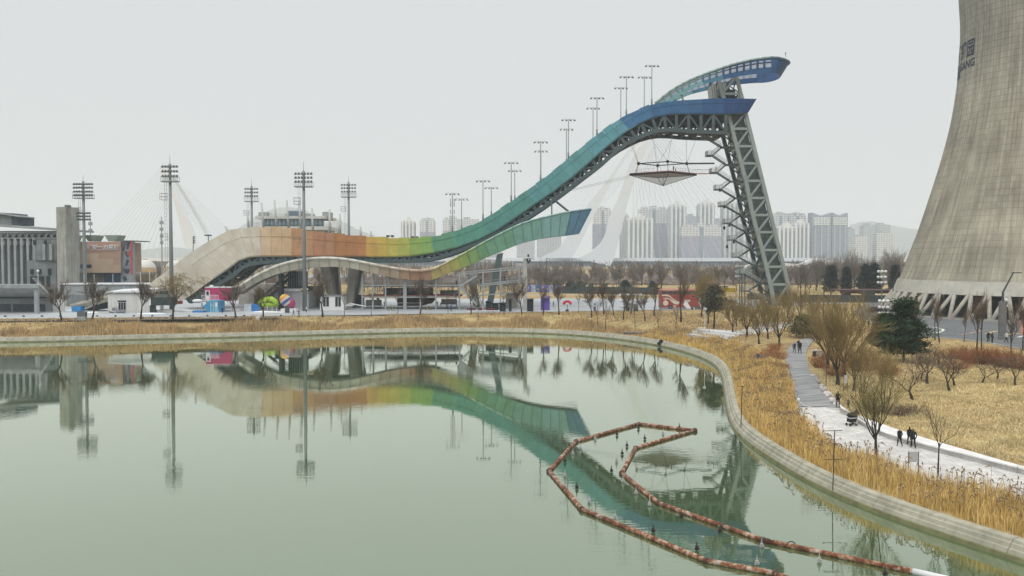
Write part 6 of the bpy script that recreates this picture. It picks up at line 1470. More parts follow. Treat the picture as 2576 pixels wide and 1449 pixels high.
    mb = MB(); q = [P(x, y, Y) for x, y in ((1661, 774), (1661, 731), (1663, 727.5), (1757, 727.5), (1757.5, 774))]; mb.plate([(p.x, p.z) for p in reversed(q)], Y, Y+2.6); obj('body', mb, br, t)
    mb = MB(); mb.tube([P(1662, 729.5, Y+.2), P(1757, 729.5, Y+.2)], .32, 8); obj('roof_edge', mb, mat('bus roof pink', (.50, .24, .19), .5), t, smooth=True)
    obj('bonnet', pbox(1757.5, 1761, 764, 776, Y+.2, 2.2), br, t)
    for k in range(7): x = 1665.5+k*13; w = obj('window', pbox(x, x+12, 733, 740, Y-.05, .1), gl, t)
    for x0, x1 in ((1722, 1736), (1741, 1748)): obj('window', pbox(x0, x1, 754 if x0 < 1730 else 744, 760 if x0 < 1730 else 747, Y-.05, .1), mat('bus pale window', (.45, .46, .42), .5) if x0 < 1730 else gl, t)
    for x, r in ((1687, 5.4), (1751, 4.6)):
        p = P(x, 773, Y-.05); R = r*Y/FPX; mb = MB(); mb.tube([p, p+Vector((0, .35, 0))], R, 16); w = obj('wheel', mb, dkb, t); mb = MB(); mb.tube([p+Vector((0, -.03, 0)), p], R*.5, 12); obj('rim', mb, cg, w)
    obj('mural', ppoly(list(reversed([(1664.5, 741.5), (1678, 740.8), (1684, 743), (1693, 751), (1702, 756.5), (1700, 757.3), (1692, 753.5), (1683, 746), (1676, 744.8), (1666, 744.8)])), Y-.06, .06), cr_, t)
    obj('mural', ppoly(list(reversed([(1667.5, 750), (1680, 749), (1688, 753), (1697, 757), (1708, 758.5), (1710, 764), (1706, 766), (1697, 765), (1690, 760), (1684, 753.5), (1676, 751.5), (1669, 751.8)])), Y-.07, .06), cr_, t)
    p = P(1674.5, 762.5, Y-.07); mb = MB(); mb.tube([p, p+Vector((0, .05, 0))], .64, 14); obj('mural', mb, cr_, t); obj('mural', pbox(1673, 1675.5, 752, 763, Y-.12, .05), cr_, t)
    obj('mural', ppoly(list(reversed([(1694, 767), (1703, 768), (1700, 774), (1710, 775), (1706, 777), (1692, 776)])), Y-.07, .05), mat('bus mural pink', (.42, .27, .22), .6), t)
    mb = MB(); a = [P(x, y, Y-.3) for x, y in ((1718, 766), (1722, 759), (1727, 758), (1738, 776), (1728, 777))]; mb.plate([(p.x, max(p.z, PZ)) for p in reversed(a)], Y-.8, Y-.5); solo('white_sheet', mb, wh, 'white board leaning against the red bus', 'board')
    t = thing('white_cart', 'small white cart with one black wheel at the front of the bus', 'cart', (P(1743, 777, Y-1.5).x, Y-1.5, PZ)); obj('body', pbox(1739, 1747, 774, 779, Y-1.6, .6, zmin=PZ), wh, t); p = P(1741.5, 776.5, Y-1.7); mb = MB(); mb.tube([p, p+Vector((0, .1, 0))], .3, 12); obj('wheel', mb, dkb, t)
    # yellow banner frame, stage box, blue board
    t = thing('yellow_gateway', 'yellow banner gateway beside the dark evergreen behind the bus', 'gateway', (P(1830, 750, 244).x, 245, PZ)); ye = mat('signal yellow', (.58, .40, .03), .6, 0, .12, .6)
    obj('panel', pbox(1815, 1850, 724, 735, 244, .4), ye, t); obj('panel', pbox(1815, 1826, 735.2, 752, 244, .4, zmin=PZ), ye, t); obj('side', pbox(1798, 1815, 722, 733, 244.3, .4), mat('pale yellow', (.5, .45, .3), .7), t); obj('roof', pbox(1812, 1832, 720.5, 723, 243.5, 3), dsteel(), t)
    t = thing('stage_box', 'grey stage box with black corner posts on the plaza', 'stage box', (P(1589, 782, 203).x, 204, PZ)); obj('body', pbox(1577, 1602, 767, 782, 203.4, 2, zmin=PZ), mat('stage grey', (.27, .28, .27), .7, 0, .3, 1.2), t); obj('top', pbox(1575, 1604, 764.5, 766.8, 203.2, 2.4), cg, t)
    for x in (1575, 1602): obj('corner_post', pbox(x, x+2.4, 766.8, 782, 203, .3, zmin=PZ), dkb, t)
    for x in (1579, 1596): obj('dark_panel', pbox(x, x+4, 773, 781, 203.2, .1), dkb, t)
    t = thing('blue_notice', 'upright blue notice board with a white disc on the open plaza', 'board', (P(1496, 777, 207).x, 207, PZ)); obj('board', pbox(1493.5, 1499, 763, 776.5, 207, .15, zmin=PZ), mat('slate blue board', (.07, .10, .17), .5), t); p = P(1496.3, 769, 206.95); mb = MB(); mb.tube([p, p+Vector((0, .04, 0))], .2, 12); obj('disc', mb, wh, t)
    # electrical cabinet in the reeds and small white bin
    p = GT(204, 818); t = thing('grey_cabinet', 'two tone grey electrical cabinet at the back of the reeds', 'cabinet', p); w = 20*p.y/FPX; 
    for (z0, z1, c, nm) in ((0, .85, (.33, .35, .35), 'lower_door'), (.87, 1.75, (.12, .13, .125), 'upper_door')): mb = MB(); mb.box((p.x, p.y+.5, p.z+(z0+z1)/2), (w, 1.0, z1-z0)); obj(nm, mb, mat('cabinet '+nm, c, .6, 0, .15, 1), t)
    mb = pbox(643, 653, 796, 806, 181, .7); solo('white_bin', mb, wh, 'white roadside box left of the pink cabin', 'bin')
    mb = pbox(505, 523, 797, 806, 182, .8); solo('pale_box', mb, mat('pale roadside box', (.5, .51, .5), .7), 'pale grey roadside box near the willow', 'box')
    # snow patches: thin low heaps, nobody could count them
    b = MB(); r3 = random.Random(9); sn = mat('old snow', (.74, .75, .76), .9, 0, .06, .5)
    for (x0, x1, y, n) in ((190, 270, 783, 4), (440, 510, 779, 5), (560, 610, 781, 5), (600, 700, 788, 4), (380, 440, 787, 3)):
        for k in range(n):
            p = G(r3.uniform(x0, x1), y+r3.uniform(-4, 4), PZ); b.ball((p.x, p.y, PZ-.1), 1, 10, 4, r3.uniform(1.5, 4.5), r3.uniform(.8, 2), r3.uniform(.12, .45))
    o = obj('snow', b, sn, kind='stuff', smooth=True)
build_plaza()

# small dark cobbles of the kerb lamps along the service road
_ord = ['leftmost of sixteen', 'second from left', 'third from left', 'fourth from left', 'fifth from left', 'sixth from left', 'seventh from left', 'eighth from left', 'eighth from right', 'seventh from right', 'sixth from right', 'fifth from right', 'fourth from right', 'third from right', 'second from right', 'rightmost of sixteen']
for k in range(16):
    px = 20+k*46; p = G(px, 796-(px*0.002), PZ); t = None; mb = MB(); mb.lathe((p.x, p.y-1.0, PZ-.05), [(.28, 0), (.28, .12), (.2, .3), (.02, .36)], 8)
    solo('kerb_light', mb, mat('black opening', (.012, .016, .022)), 'black dome light, %s along the plaza edge above the lakeside road' % _ord[k], 'ground light', 'dome lights along the plaza edge')

# ================================================================ street lamps
def globe_lamp(px, y_top, y_bot, Y, label, tiers=3):
    a = P(px, y_top, Y); t = thing('globe_lamp', label, 'street lamp', (a.x, Y, PZ), 'many globed street lamps')
    gl = mat('white globe', (.75, .75, .74), .4); st = mat('lamp post grey', (.16, .17, .17), .6)
    mb = MB(); mb.tube([(a.x, Y, PZ), (a.x, Y, a.z)], .14, 8); obj('post', mb, st, t)
    for k in range(tiers):
        z = a.z-k*1.35
        for j in range(6):
            an = 2*PI*j/6; mb = MB(); mb.ball((a.x+.95*math.cos(an), Y+.95*math.sin(an), z), .33, 8, 5); g = obj('globe', mb, gl, t, smooth=True)
            mb = MB(); mb.beam((a.x, Y, z-.35), (a.x+.95*math.cos(an), Y+.95*math.sin(an), z-.35), .07); obj('arm', mb, st, g)
globe_lamp(1571, 742, 757, 212, 'globe lamp left of the grey stage box'); globe_lamp(1602, 742, 757, 213, 'globe lamp right of the grey stage box')
globe_lamp(1861, 670, 690, 236, 'globe lamp at the foot of the zigzag stair'); globe_lamp(2219, 683, 712, 214, 'tall globe lamp beside the cooling tower legs'); globe_lamp(2223, 757, 783, 190, 'low globe lamp half hidden by the dark pine')
def arm_lamp(px, y_top, y_kn, dx, Y, label, r=.12, thick=False):
    a = P(px, y_kn, Y); b = P(px+dx, y_top, Y); t = thing('street_lamp', label, 'street lamp', (a.x, Y, PZ), 'bent armed street lamps'); st = mat('dark lamp steel', (.05, .055, .06), .5)
    mb = MB(); mb.tube([(a.x, Y, PZ), a, b], [r*1.3, r, r*.6], 8); obj('post', mb, st, t); mb = MB(); mb.box(b+Vector((.5, 0, 0)), (1.4, .3, .14)); obj('lamp_head', mb, st, t)
    if thick:
        mb = MB(); mb.box((a.x, Y, PZ+2.9), (.95, .6, 5.8)); obj('cabinet_mast', mb, mat('grey mast casing', (.15, .155, .15), .6), t)
        for dz in (.2, 1.1): mb = MB(); mb.ball((a.x+.5, Y, a.z-1-dz), .28, 8, 5); obj('camera_dome', mb, mat('white globe', (.75, .75, .74)), t)
        mb = MB(); mb.beam((a.x, Y, a.z-3), (a.x+3.2, Y, a.z-3.1), .12); obj('sign_arm', mb, st, t)
arm_lamp(2026, 671, 700, 16, 226, 'bent street lamp in the woods right of the lattice tower'); arm_lamp(2247, 667, 712, 18, 205, 'bent street lamp leaning over by the cooling tower ring beam'); arm_lamp(2523, 686, 735, 26, 134, 'thick street lamp mast with domes by the road', .16, True)
arm_lamp(1375, 650, 652, 0.1, 330, 'slender lamp post in the far woods')
arm_lamp(2073, 700, 705, 0.1, 200, 'thin straight post behind the big willow')
# ================================================================ plants
def proj(p):
    d = Vector(p)-Vector((0, 0, CAMZ)); yc = d.y*cT-d.z*sT; v = d.y*sT+d.z*cT
    return 1288+FPX*d.x/yc, 724.5-FPX*v/yc
bark = lambda: mat('dark bark', (0.050, 0.040, 0.032), .9, 0, .25, 2.0)
twig = lambda: mat('brown twigs', (0.125, 0.090, 0.062), .9, 0, .25, .8)
gold = lambda: mat('golden willow twigs', (0.215, 0.155, 0.062), .9, 0, .25, .6)
grey = lambda: mat('grey twigs', (0.15, 0.125, 0.105), .9, 0, .2, .6)

def grow_tree(seed, H, fork=.25, spread=.75, levels=4, kids_=(5, 5, 4, 4), ratio=.62, up=.25, droop=0.0, r0=None, rmin=.012, wob=.16, lean=0.0, stems=1, width=1.0):
    R = random.Random(seed); T, K = MB(), MB(); r0 = r0 or H*.018
    def rv(): return Vector((R.gauss(0, 1), R.gauss(0, 1), R.gauss(0, 1)))
    def branch(p, d, L, r, lv):
        m = 5 if lv <= 1 else (4 if lv == 2 else 3); pts = [p.copy()]; rs = [r]; dd = d.copy(); q = p.copy(); ds = [dd.copy()]
        for k in range(m):
            dd = dd+rv()*wob*(1 if lv else .35)+Vector((0, 0, 1))*(up*.35 if lv else .25)
            if droop and lv >= levels-1: dd = dd-Vector((0, 0, 1))*droop*(.3+.35*k)
            dd.normalize(); q = q+dd*(L/m); pts.append(q.copy()); rs.append(max(rmin*.6, r*(1-(k+1)/m*.55))); ds.append(dd.copy())
        n = 7 if lv == 0 else (5 if lv == 1 else 3)
        (T if lv <= 1 else K).tube(pts, rs, n, lv == 0)
        if lv >= levels: return
        nk = kids_[min(lv, len(kids_)-1)]
        for c in range(nk):
            t = (.72+.28*(c+R.random())/nk) if lv == 0 else (.25+.75*(c+R.random())/nk)
            f = t*m; i = min(int(f), m-1); b = pts[i].lerp(pts[i+1], f-i); base = ds[i+1]
            ax = base.orthogonal().normalized(); ax.rotate(Matrix.Rotation(2*PI*(c/nk+.17*R.random())+lv, 3, base)) if True else None
            an = spread*(R.uniform(.55, 1.15)) if lv else spread*R.uniform(.5, 1.05)
            nd = base.copy(); nd.rotate(Matrix.Rotation(an, 3, ax)); nd.x *= width; nd.y *= width; nd.normalize()
            branch(b, nd, (L if lv else H*(1-fork)*.95)*ratio*R.uniform(.75, 1.15), max(rmin, rs[i]*.58), lv+1)
    for s in range(stems):
        a = 2*PI*s/stems+R.random(); d = Vector((lean+(.45*math.cos(a) if stems > 1 else R.uniform(-.06, .06)), .45*math.sin(a) if stems > 1 else R.uniform(-.06, .06), 1)).normalized()
        branch(Vector((R.uniform(-.15, .15)*(stems > 1), R.uniform(-.15, .15)*(stems > 1), -.15)), d, H*fork+.15, r0*(1 if stems == 1 else .6), 0)
    return T, K
def make_tree(name, seed, m_twig, cat='tree', **kw):
    T, K = grow_tree(seed, **kw); t = thing(name, 'tree', cat, (0, 0, 0)); obj('trunk', T, bark(), t, smooth=True); obj('crown', K, m_twig, t); regkids(t); 
    z = max(v[2] for v in K.v); t['_h'] = z; return t
PRO = {}
def build_protos():
    PRO['street'] = [make_tree('bare_tree', s, twig(), H=10, fork=.36, spread=.5, kids_=(5, 6, 6, 5), rmin=.022, r0=.2, up=.5) for s in (1, 2, 3)]
    PRO['willow'] = [make_tree('willow_tree', s, gold(), H=10, fork=.28, spread=.7, kids_=(5, 6, 6, 6), droop=.8, rmin=.018, r0=.22) for s in (4, 5)]
    PRO['golden'] = [make_tree('bare_tree', s, gold(), H=10, fork=.2, spread=.55, kids_=(6, 7, 7, 5), rmin=.016, r0=.3, up=.4) for s in (6, 7, 8)]
    PRO['pruned'] = [make_tree('pruned_tree', s, twig(), H=4.2, fork=.22, spread=.85, levels=4, kids_=(3, 5, 5, 5), rmin=.010, r0=.13, wob=.26, lean=(-1)**s*.2) for s in (9, 10, 11)]
    PRO['near'] = [make_tree('bare_tree', 12, mat('olive gold twigs', (0.175, 0.145, 0.058), .9, 0, .2, .6), H=8.2, fork=.26, spread=.58, kids_=(7, 7, 5, 4), rmin=.008, r0=.13, up=.45, width=1.0)]
    PRO['sapling'] = [make_tree('sapling', s, twig(), H=5.8, fork=.42, spread=.42, levels=3, kids_=(4, 6, 5), rmin=.008, r0=.075, up=.3) for s in (13, 14)]
    PRO['thin'] = [make_tree('sapling', s, grey(), H=7, fork=.5, spread=.45, levels=3, kids_=(4, 5, 5), rmin=.02, r0=.085) for s in (15, 16)]
    PRO['airy'] = [make_tree('bare_tree', s, twig(), H=9, fork=.4, spread=.48, levels=3, kids_=(5, 7, 8), rmin=.018, r0=.17, up=.35) for s in (31, 32)]
    PRO['poplar'] = [make_tree('poplar_tree', s, grey(), H=16, fork=.12, spread=.32, kids_=(9, 7, 6, 3), rmin=.03, r0=.26, up=.5) for s in (17, 18)]
    PRO['wood'] = [make_tree('bare_tree', s, grey(), H=10, fork=.22, spread=.62, levels=3, kids_=(6, 7, 8), rmin=.045, r0=.2) for s in (19, 20, 21, 22)]
    PRO['shrubtree'] = [make_tree('multi_stem_tree', s, gold(), H=7.5, fork=.3, spread=.42, levels=4, kids_=(3, 4, 5, 4), rmin=.009, r0=.11, stems=5, up=.25) for s in (23,)]
USED = set()
def put(kind, var, base, h, label, group=None, rz=None, name=None, wide=1.0):
    pr = PRO[kind][var % len(PRO[kind])]; s = h/pr['_h']; sc = (s*wide, s*wide, s)
    rz = rnd.uniform(0, 2*PI) if rz is None else rz
    if pr.name not in USED:
        USED.add(pr.name); pr.location = base; pr.rotation_euler = (0, 0, rz); pr.scale = sc; pr['label'] = label
        if group: pr['group'] = group
        return pr
    return dup(pr, base, rz, sc, label, group)
def put_px(kind, var, px, py, ytop, label, group=None, wide=1.0, z=None, rz=None):
    b = GT(px, py); top = P(px, ytop, b.y); return put(kind, var, b, max(1.0, top.z-b.z), label, group, rz, wide=wide)

def build_trees():
    build_protos(); g = 'bare trees lining the far shore'
    for i, (x, y, yt, k, l) in enumerate((
        (155, 806, 706, 'street', 'bare tree in front of the open shed and white wall'), (232, 809, 702, 'street', 'bare tree between grey cabinet and raking canopy'), (355, 806, 706, 'street', 'bare tree at the right corner of the white block house'),
        (434, 806, 682, 'willow', 'drooping bare willow before the dark kiosk and tall mast'), (593, 802, 708, 'street', 'bare tree just right of the pink cabin'), (662, 802, 712, 'street', 'bare tree before the lime green inflatable'),
        (812, 796, 690, 'street', 'bare tree left of the white kiosk'), (866, 795, 715, 'thin', 'slim bare tree at the right end of the white kiosk'), (934, 793, 716, 'thin', 'slim bare tree before the left bays of the steel frame'),
        (1001, 794, 720, 'thin', 'slim bare tree before the thick column of the steel frame'), (1057, 791, 700, 'street', 'bare tree with twin trunk before the middle of the steel frame'), (1127, 789, 730, 'thin', 'small bare tree beside the person in a blue jacket'),
        (1185, 790, 705, 'airy', 'bare tree before the frame stairs, left of the tub bench'), (1203, 796, 735, 'thin', 'pale slim tree before the middle of the tub bench'), (1268, 792, 720, 'thin', 'slim bare tree right of the tub bench'),
        (1313, 800, 700, 'street', 'bare tree before the thick square post'), (1367, 793, 705, 'airy', 'bare tree in front of the purple stand'), (1406, 800, 712, 'street', 'bare tree between purple stand and red flower lantern'),
        (1455, 789, 728, 'thin', 'slim pale tree right of the red flower lantern'), (1488, 798, 724, 'street', 'forked bare tree at the blue notice board'), (1519, 793, 710, 'street', 'bare tree between the notice board and stage box'),
        (1544, 795, 722, 'street', 'y shaped bare tree left of the stage box'), (1569, 805, 724, 'street', 'bare tree under the left globe lamp of the stage box'), (1587, 791, 706, 'airy', 'bare tree in front of the grey stage box'),
        (1623, 807, 728, 'street', 'bare tree with a bird nest dark fork left of the bus'), (1645, 795, 690, 'airy', 'tall bare tree just left of the red bus'), (1713, 811, 682, 'airy', 'tall bare tree before the middle of the red bus'),
        (1524, 816, 738, 'thin', 'thin sapling rising from the ledge left of the stage box'), (1598, 832, 752, 'thin', 'thin sapling on the drain ledge below the stage box'), (1656, 833, 755, 'thin', 'thin sapling on the drain ledge below the left end of the bus'),
        (1699, 838, 758, 'thin', 'thin forked sapling on the ledge below the bus'), (1503, 812, 745, 'thin', 'thin sapling on the bank below the blue notice board'), (38, 836, 806, 'thin', 'little leaning sapling in the reeds at the far left'))):
        put_px(k, i, x, y, yt-(10 if k == 'street' else 0), l, g, wide=1.5 if k == 'street' and x < 900 else 1.25 if k in ('street', 'airy') else 1.0)
    g = 'bare trees on the right hand lawn'
    for i, (x, y, yt, k, l, w) in enumerate((
        (1765, 798, 668, 'golden', 'bare tree leaning left behind the right end of the bus', .8), (1782, 815, 672, 'golden', 'dark stemmed bare tree between bus and evergreen', .8), (1844, 838, 715, 'golden', 'bare tree left of the stone terrace, nearest the yellow gateway', .9), (1853, 823, 735, 'golden', 'bare tree behind the one nearest the yellow gateway', .8),
        (1879, 847, 715, 'golden', 'bare tree with a low left fork at the end of the stone terrace', 1.1), (1910, 865, 728, 'golden', 'y forked bare tree before the stepping slabs', .95), (1932, 852, 730, 'golden', 'paler bare tree between the stepping slabs and lattice foot', .9), (1960, 871, 712, 'golden', 'bare tree with dark trunk nearest the boardwalk top', 1.0),
        (1982, 800, 700, 'golden', 'golden bare tree at the foot of the lattice tower', .9), (2012, 806, 715, 'golden', 'golden bare tree right of the lattice tower foot', .9), (2040, 820, 712, 'golden', 'golden bare tree left of the big willow group', .9),
        (2084, 928, 700, 'golden', 'big golden tree with thick grey trunk by the boardwalk', 1.05), (2108, 970, 728, 'golden', 'big golden tree with dark trunk, nearest of its group to the path', 1.0), (2122, 948, 705, 'golden', 'big golden tree at the right of the group by the boardwalk', 1.15), (2147, 984, 800, 'golden', 'smaller bare tree right of the white notice sign', .9),
        (2363, 864, 724, 'airy', 'grey bare tree right of the dark pine before the tower legs', .85), (2352, 856, 738, 'airy', 'second grey bare tree beside the dark pine', .7), (2457, 895, 716, 'airy', 'bare tree with dark trunk left of the couple on the road', .9), (2469, 881, 728, 'airy', 'slender bare tree behind the couple on the road', .7),
        (2542, 915, 748, 'airy', 'bare tree with forked trunk right of the lamp mast', .9), (2573, 882, 730, 'airy', 'bare tree at the right edge beside the lamp mast', .8), (2425, 860, 760, 'airy', 'small bare tree before the tower legs, left of the couple', .7), (2300, 850, 735, 'airy', 'bare tree peeping over the dark pine', .8))):
        put_px(k, i, x, y, yt, l, g, wide=w)
    g = 'pruned fruit trees on the straw lawn'
    for i, (x, y, yt, l) in enumerate(((2389, 984, 858, 'pruned tree with twin limbs in the middle of the lawn'), (2401, 972, 880, 'pruned tree just behind the twin limbed one'), (2333, 965, 872, 'pruned tree leaning right, left of the lawn middle'), (2316, 958, 866, 'pruned tree behind the leaning one, left of the lawn middle'),
        (2471, 963, 884, 'pruned tree before the rust red thicket'), (2508, 955, 892, 'small pruned tree right of the one before the red thicket'), (2554, 969, 868, 'leaning pruned tree near the right edge of the lawn'), (2296, 1006, 880, 'pruned tree at the edge of the olive multi stem tree'), (2362, 1150, 1090, 'tiny pruned tree low on the lawn'))):
        if y < 1100: put_px('pruned', i, x, y, yt, l, g, wide=1.15)
    put_px('near', 0, 2205, 1168, 884, 'tall olive gold bare tree growing from the reeds beside the white path', wide=1.3, rz=.4)
    put_px('sapling', 0, 2359, 1204, 996, 'young bare sapling in the reeds, right of the tall olive gold tree', 'reed edge saplings', wide=1.0)
    put_px('shrubtree', 0, 2226, 1034, 852, 'olive multi stem tree spreading behind the tall tree on the lawn edge', wide=.95)
    put_px('shrubtree', 0, 2170, 990, 838, 'golden multi stem tree behind the boardwalk trees', wide=.9)
    # thin wood behind the plaza: trees one can tell apart
    r = random.Random(21); g = 'bare trees of the thin wood behind the plaza'
    for i in range(95):
        px = r.uniform(1180, 2250); Y = r.uniform(312, 400) if px < 2000 else r.uniform(270, 380)
        if 1815 < px < 2005 and Y < 320: Y += 80
        b = P(px, 700, Y); put('wood', i, (b.x, Y, 3.3), r.uniform(6.5, 12.5), 'grey bare tree of the thin wood '+next(l for x, l in ((1325, 'through the right deck of the frame'), (1420, 'just above the blue mural hoarding'), (1520, 'above the posts of the dark fence'), (1660, 'above the dark fence, left of the bus'), (1770, 'above the roof of the red bus'), (1960, 'around the foot of the lattice tower'), (2090, 'between lattice tower and broad dark conifer'), (2300, 'behind the conifers by the cooling tower')) if px < x), g, wide=r.uniform(.8, 1.1))
    for i in range(26):
        px = r.choice([r.uniform(185, 420), r.uniform(600, 1180)]); Y = r.uniform(290, 360); b = P(px, 700, Y); put('wood', i, (b.x, Y, 3.3), r.uniform(6, 10), 'grey bare tree behind the '+('orange hall and gas sphere' if px < 500 else 'arching cream ribbon' if px < 900 else 'steel viewing frame'), 'bare trees behind the ski jump')
    for i, px in enumerate((2055, 2075, 2096, 2135, 2150, 2168, 2236, 2250, 2190)):
        Y = 330+r.uniform(-25, 40); b = P(px, 690, Y); put('poplar', i, (b.x, Y, 3.3), r.uniform(14, 19), 'tall upright bare poplar in the gap before the cooling tower', 'bare poplars before the cooling tower')

def needles(mb, c, rx, rz_, n, size, R):
    for _ in range(n):
        u = Vector((R.gauss(0, .5), R.gauss(0, .5), R.gauss(0, .42))); 
        p = Vector(c)+Vector((u.x*rx, u.y*rx, u.z*rz_)); d = (u+Vector((R.gauss(0, .5), R.gauss(0, .5), R.uniform(.1, .9)))).normalized(); w = d.orthogonal().normalized()*size*.16
        w.rotate(Matrix.Rotation(R.uniform(0, PI), 3, d)); e = p+d*size*R.uniform(.6, 1.3)
        mb.add([p-w, p+w, e+w*.5, e-w*.5], [(0, 1, 2, 3)])
def conifer(name, label, base, H, W_, seed, tone=(0.020, 0.035, 0.020), group=None, pine=True, dens=1.0, size=.5, low=.18):
    R = random.Random(seed); t = thing(name, label, 'tree', base, group); T, K = MB(), MB(); b = Vector(base)
    T.tube([b-Vector((0, 0, .2)), b+Vector((.1, 0, H*.5)), b+Vector((0, .05, H*.93))], [H*.022, H*.016, .03], 7)
    nl = 11 if pine else 16
    for k in range(nl):
        u = k/(nl-1); z = H*(low+(.98-low)*u) if pine else H*(.06+.92*u); rad = W_*(.5*(1-u)**.8*(1 if u > .12 else .72)+.05) if pine else W_*.5*(1-u)**.6*min(1, .55+u*3)
        m = 7 if pine else 8
        for j in range(m):
            a = 2*PI*(j+R.random()*.8)/m+k; rr_ = rad*R.uniform(.5, 1.22); e = b+Vector((rr_*math.cos(a), rr_*math.sin(a), z+R.uniform(-.03, .05)*H+(.06*H*(1-u) if pine else -.02*H)))
            s = b+Vector((0, 0, z-.03*H)); T.tube([s, s.lerp(e, .55)+Vector((0, 0, -.01*H)), e], [.05, .03, .015], 3, False)
            if pine and R.random() < .12: continue
            for q in (.45, .72, .98):
                K.cur = R.choice((0, 0, 1)); needles(K, s.lerp(e, q)+Vector((R.gauss(0, .04), R.gauss(0, .04), R.gauss(0, .02)))*W_, W_*R.uniform(.05, .10)+.1, W_*R.uniform(.022, .045)+.08, int((60 if pine else 40)*dens), size, R)
    obj('trunk', T, bark(), t, smooth=True)
    obj('crown', K, [mat('needles %.3f' % tone[1], tone, .8, 0, .45, .7), mat('fresh needles %.3f' % tone[1], tuple(v*1.9 for v in tone), .8, 0, .35, .7)], t); return t
def build_conifers():
    b = GT(2273, 914); conifer('pine_tree', 'big dark green pine tree standing before the cooling tower legs', b, P(2273, 760, b.y).z-b.z, 148*b.y/FPX, 31, (0.022, 0.041, 0.017), dens=1.1, size=.34)
    b = GT(2225, 890); conifer('pine_tree', 'smaller dull green pine on the left of the big dark pine', b, P(2225, 795, b.y).z-b.z, 85*b.y/FPX, 32, (0.030, 0.042, 0.026), dens=1.0, size=.32)
    b = GT(1796, 827); conifer('evergreen_tree', 'round dull evergreen tree right of the bus before the yellow gateway', b, P(1801, 720, b.y).z-b.z, 92*b.y/FPX, 33, (0.085, 0.078, 0.048), pine=True, dens=.4, size=.45, low=.42)
    b = GT(2020, 850); conifer('evergreen_bush', 'dull green bush at the top of the boardwalk', b, 3.4, 6.0, 35, (0.085, 0.085, 0.036), dens=.35, size=.3)
    for x, yt, w, Y, l, pn in ((2090, 674, 40, 290, 'broad dark conifer left of the cone shaped one beyond the lawn', True), (2129, 676, 24, 285, 'cone shaped dark conifer beyond the lawn', False), (2178, 672, 40, 280, 'broad dark conifer with two trunks beyond the lawn', True), (2200, 668, 36, 284, 'taller dark conifer right of the two trunked one', True), (2252, 672, 26, 270, 'dark conifer tight against the cooling tower edge', False),
        (1435, 712, 24, 330, 'low dark pine behind the mural hoarding', True), (1462, 713, 20, 335, 'second low dark pine behind the dark fence', True), (1573, 711, 24, 340, 'low dark pine in the wood behind the fence', True), (1642, 714, 16, 330, 'small flat dark pine behind the fence left of the bus', True), (1400, 712, 18, 325, 'small dull pine behind the mural hoarding', True)):
        b = P(x, 700, Y); conifer('conifer_tree', l, (b.x, Y, 3.3), P(x, yt, Y).z-3.3, w*Y/FPX, int(x), (0.026, 0.040, 0.036), 'dark conifers beyond the plaza', pn, dens=.35, size=.9)

def blades(mb, P0, h, w, R, lean=.25, tones=4, kink=True):
    """one bent blade per base point"""
    for (x, y, z) in P0:
        H = h*R.uniform(.6, 1.2); a = R.uniform(0, 2*PI); b = R.gauss(0, lean); dx, dy = b*math.cos(a)*H, b*math.sin(a)*H
        c = R.uniform(0, PI); wx, wy = w*.5*math.cos(c), w*.5*math.sin(c)
        mb.cur = R.randrange(tones); k = len(mb.v)
        mb.v.extend([(x-wx, y-wy, z-.03), (x+wx, y+wy, z-.03), (x+wx*.8+dx*.35, y+wy*.8+dy*.35, z+H*.6), (x-wx*.8+dx*.35, y-wy*.8+dy*.35, z+H*.6), (x+dx, y+dy, z+H*(1-.25*abs(b)))])
        mb.f.extend([(k, k+1, k+2, k+3), (k+3, k+2, k+4)]); mb.mi.extend([mb.cur, mb.cur])
def scatter_shore(n, s0, s1, j0, j1, R):
    N = np.array([[R.random() for _ in range(3)] for _ in range(n)]); j = j0+(j1-j0)*N[:, 0]; i = j.astype(int); f = (j-i)[:, None]; i2 = np.minimum(i+1, 519)
    p = SHORE[i]*(1-f)+SHORE[i2]*f; nn = SHORE_N[i]*(1-f)+SHORE_N[i2]*f; s = s0+(s1-s0)*N[:, 1]
    q = p+nn*s[:, None]; return q, s
PATHX = lambda py: np.interp(py, [840, 862, 880, 905, 940, 985, 1028, 1049, 1098, 1150, 1196, 1236, 1264, 1294, 1400], [2010, 2000, 1982, 1977, 1983, 1996, 2006, 2011, 2042, 2136, 2232, 2376, 2518, 2660, 3100])
def projn(q, z):
    d = np.c_[q, z-CAMZ]; yc = d[:, 1]*cT-d[:, 2]*sT; v = d[:, 1]*sT+d[:, 2]*cT; return 1288+FPX*d[:, 0]/yc, 724.5-FPX*v/yc
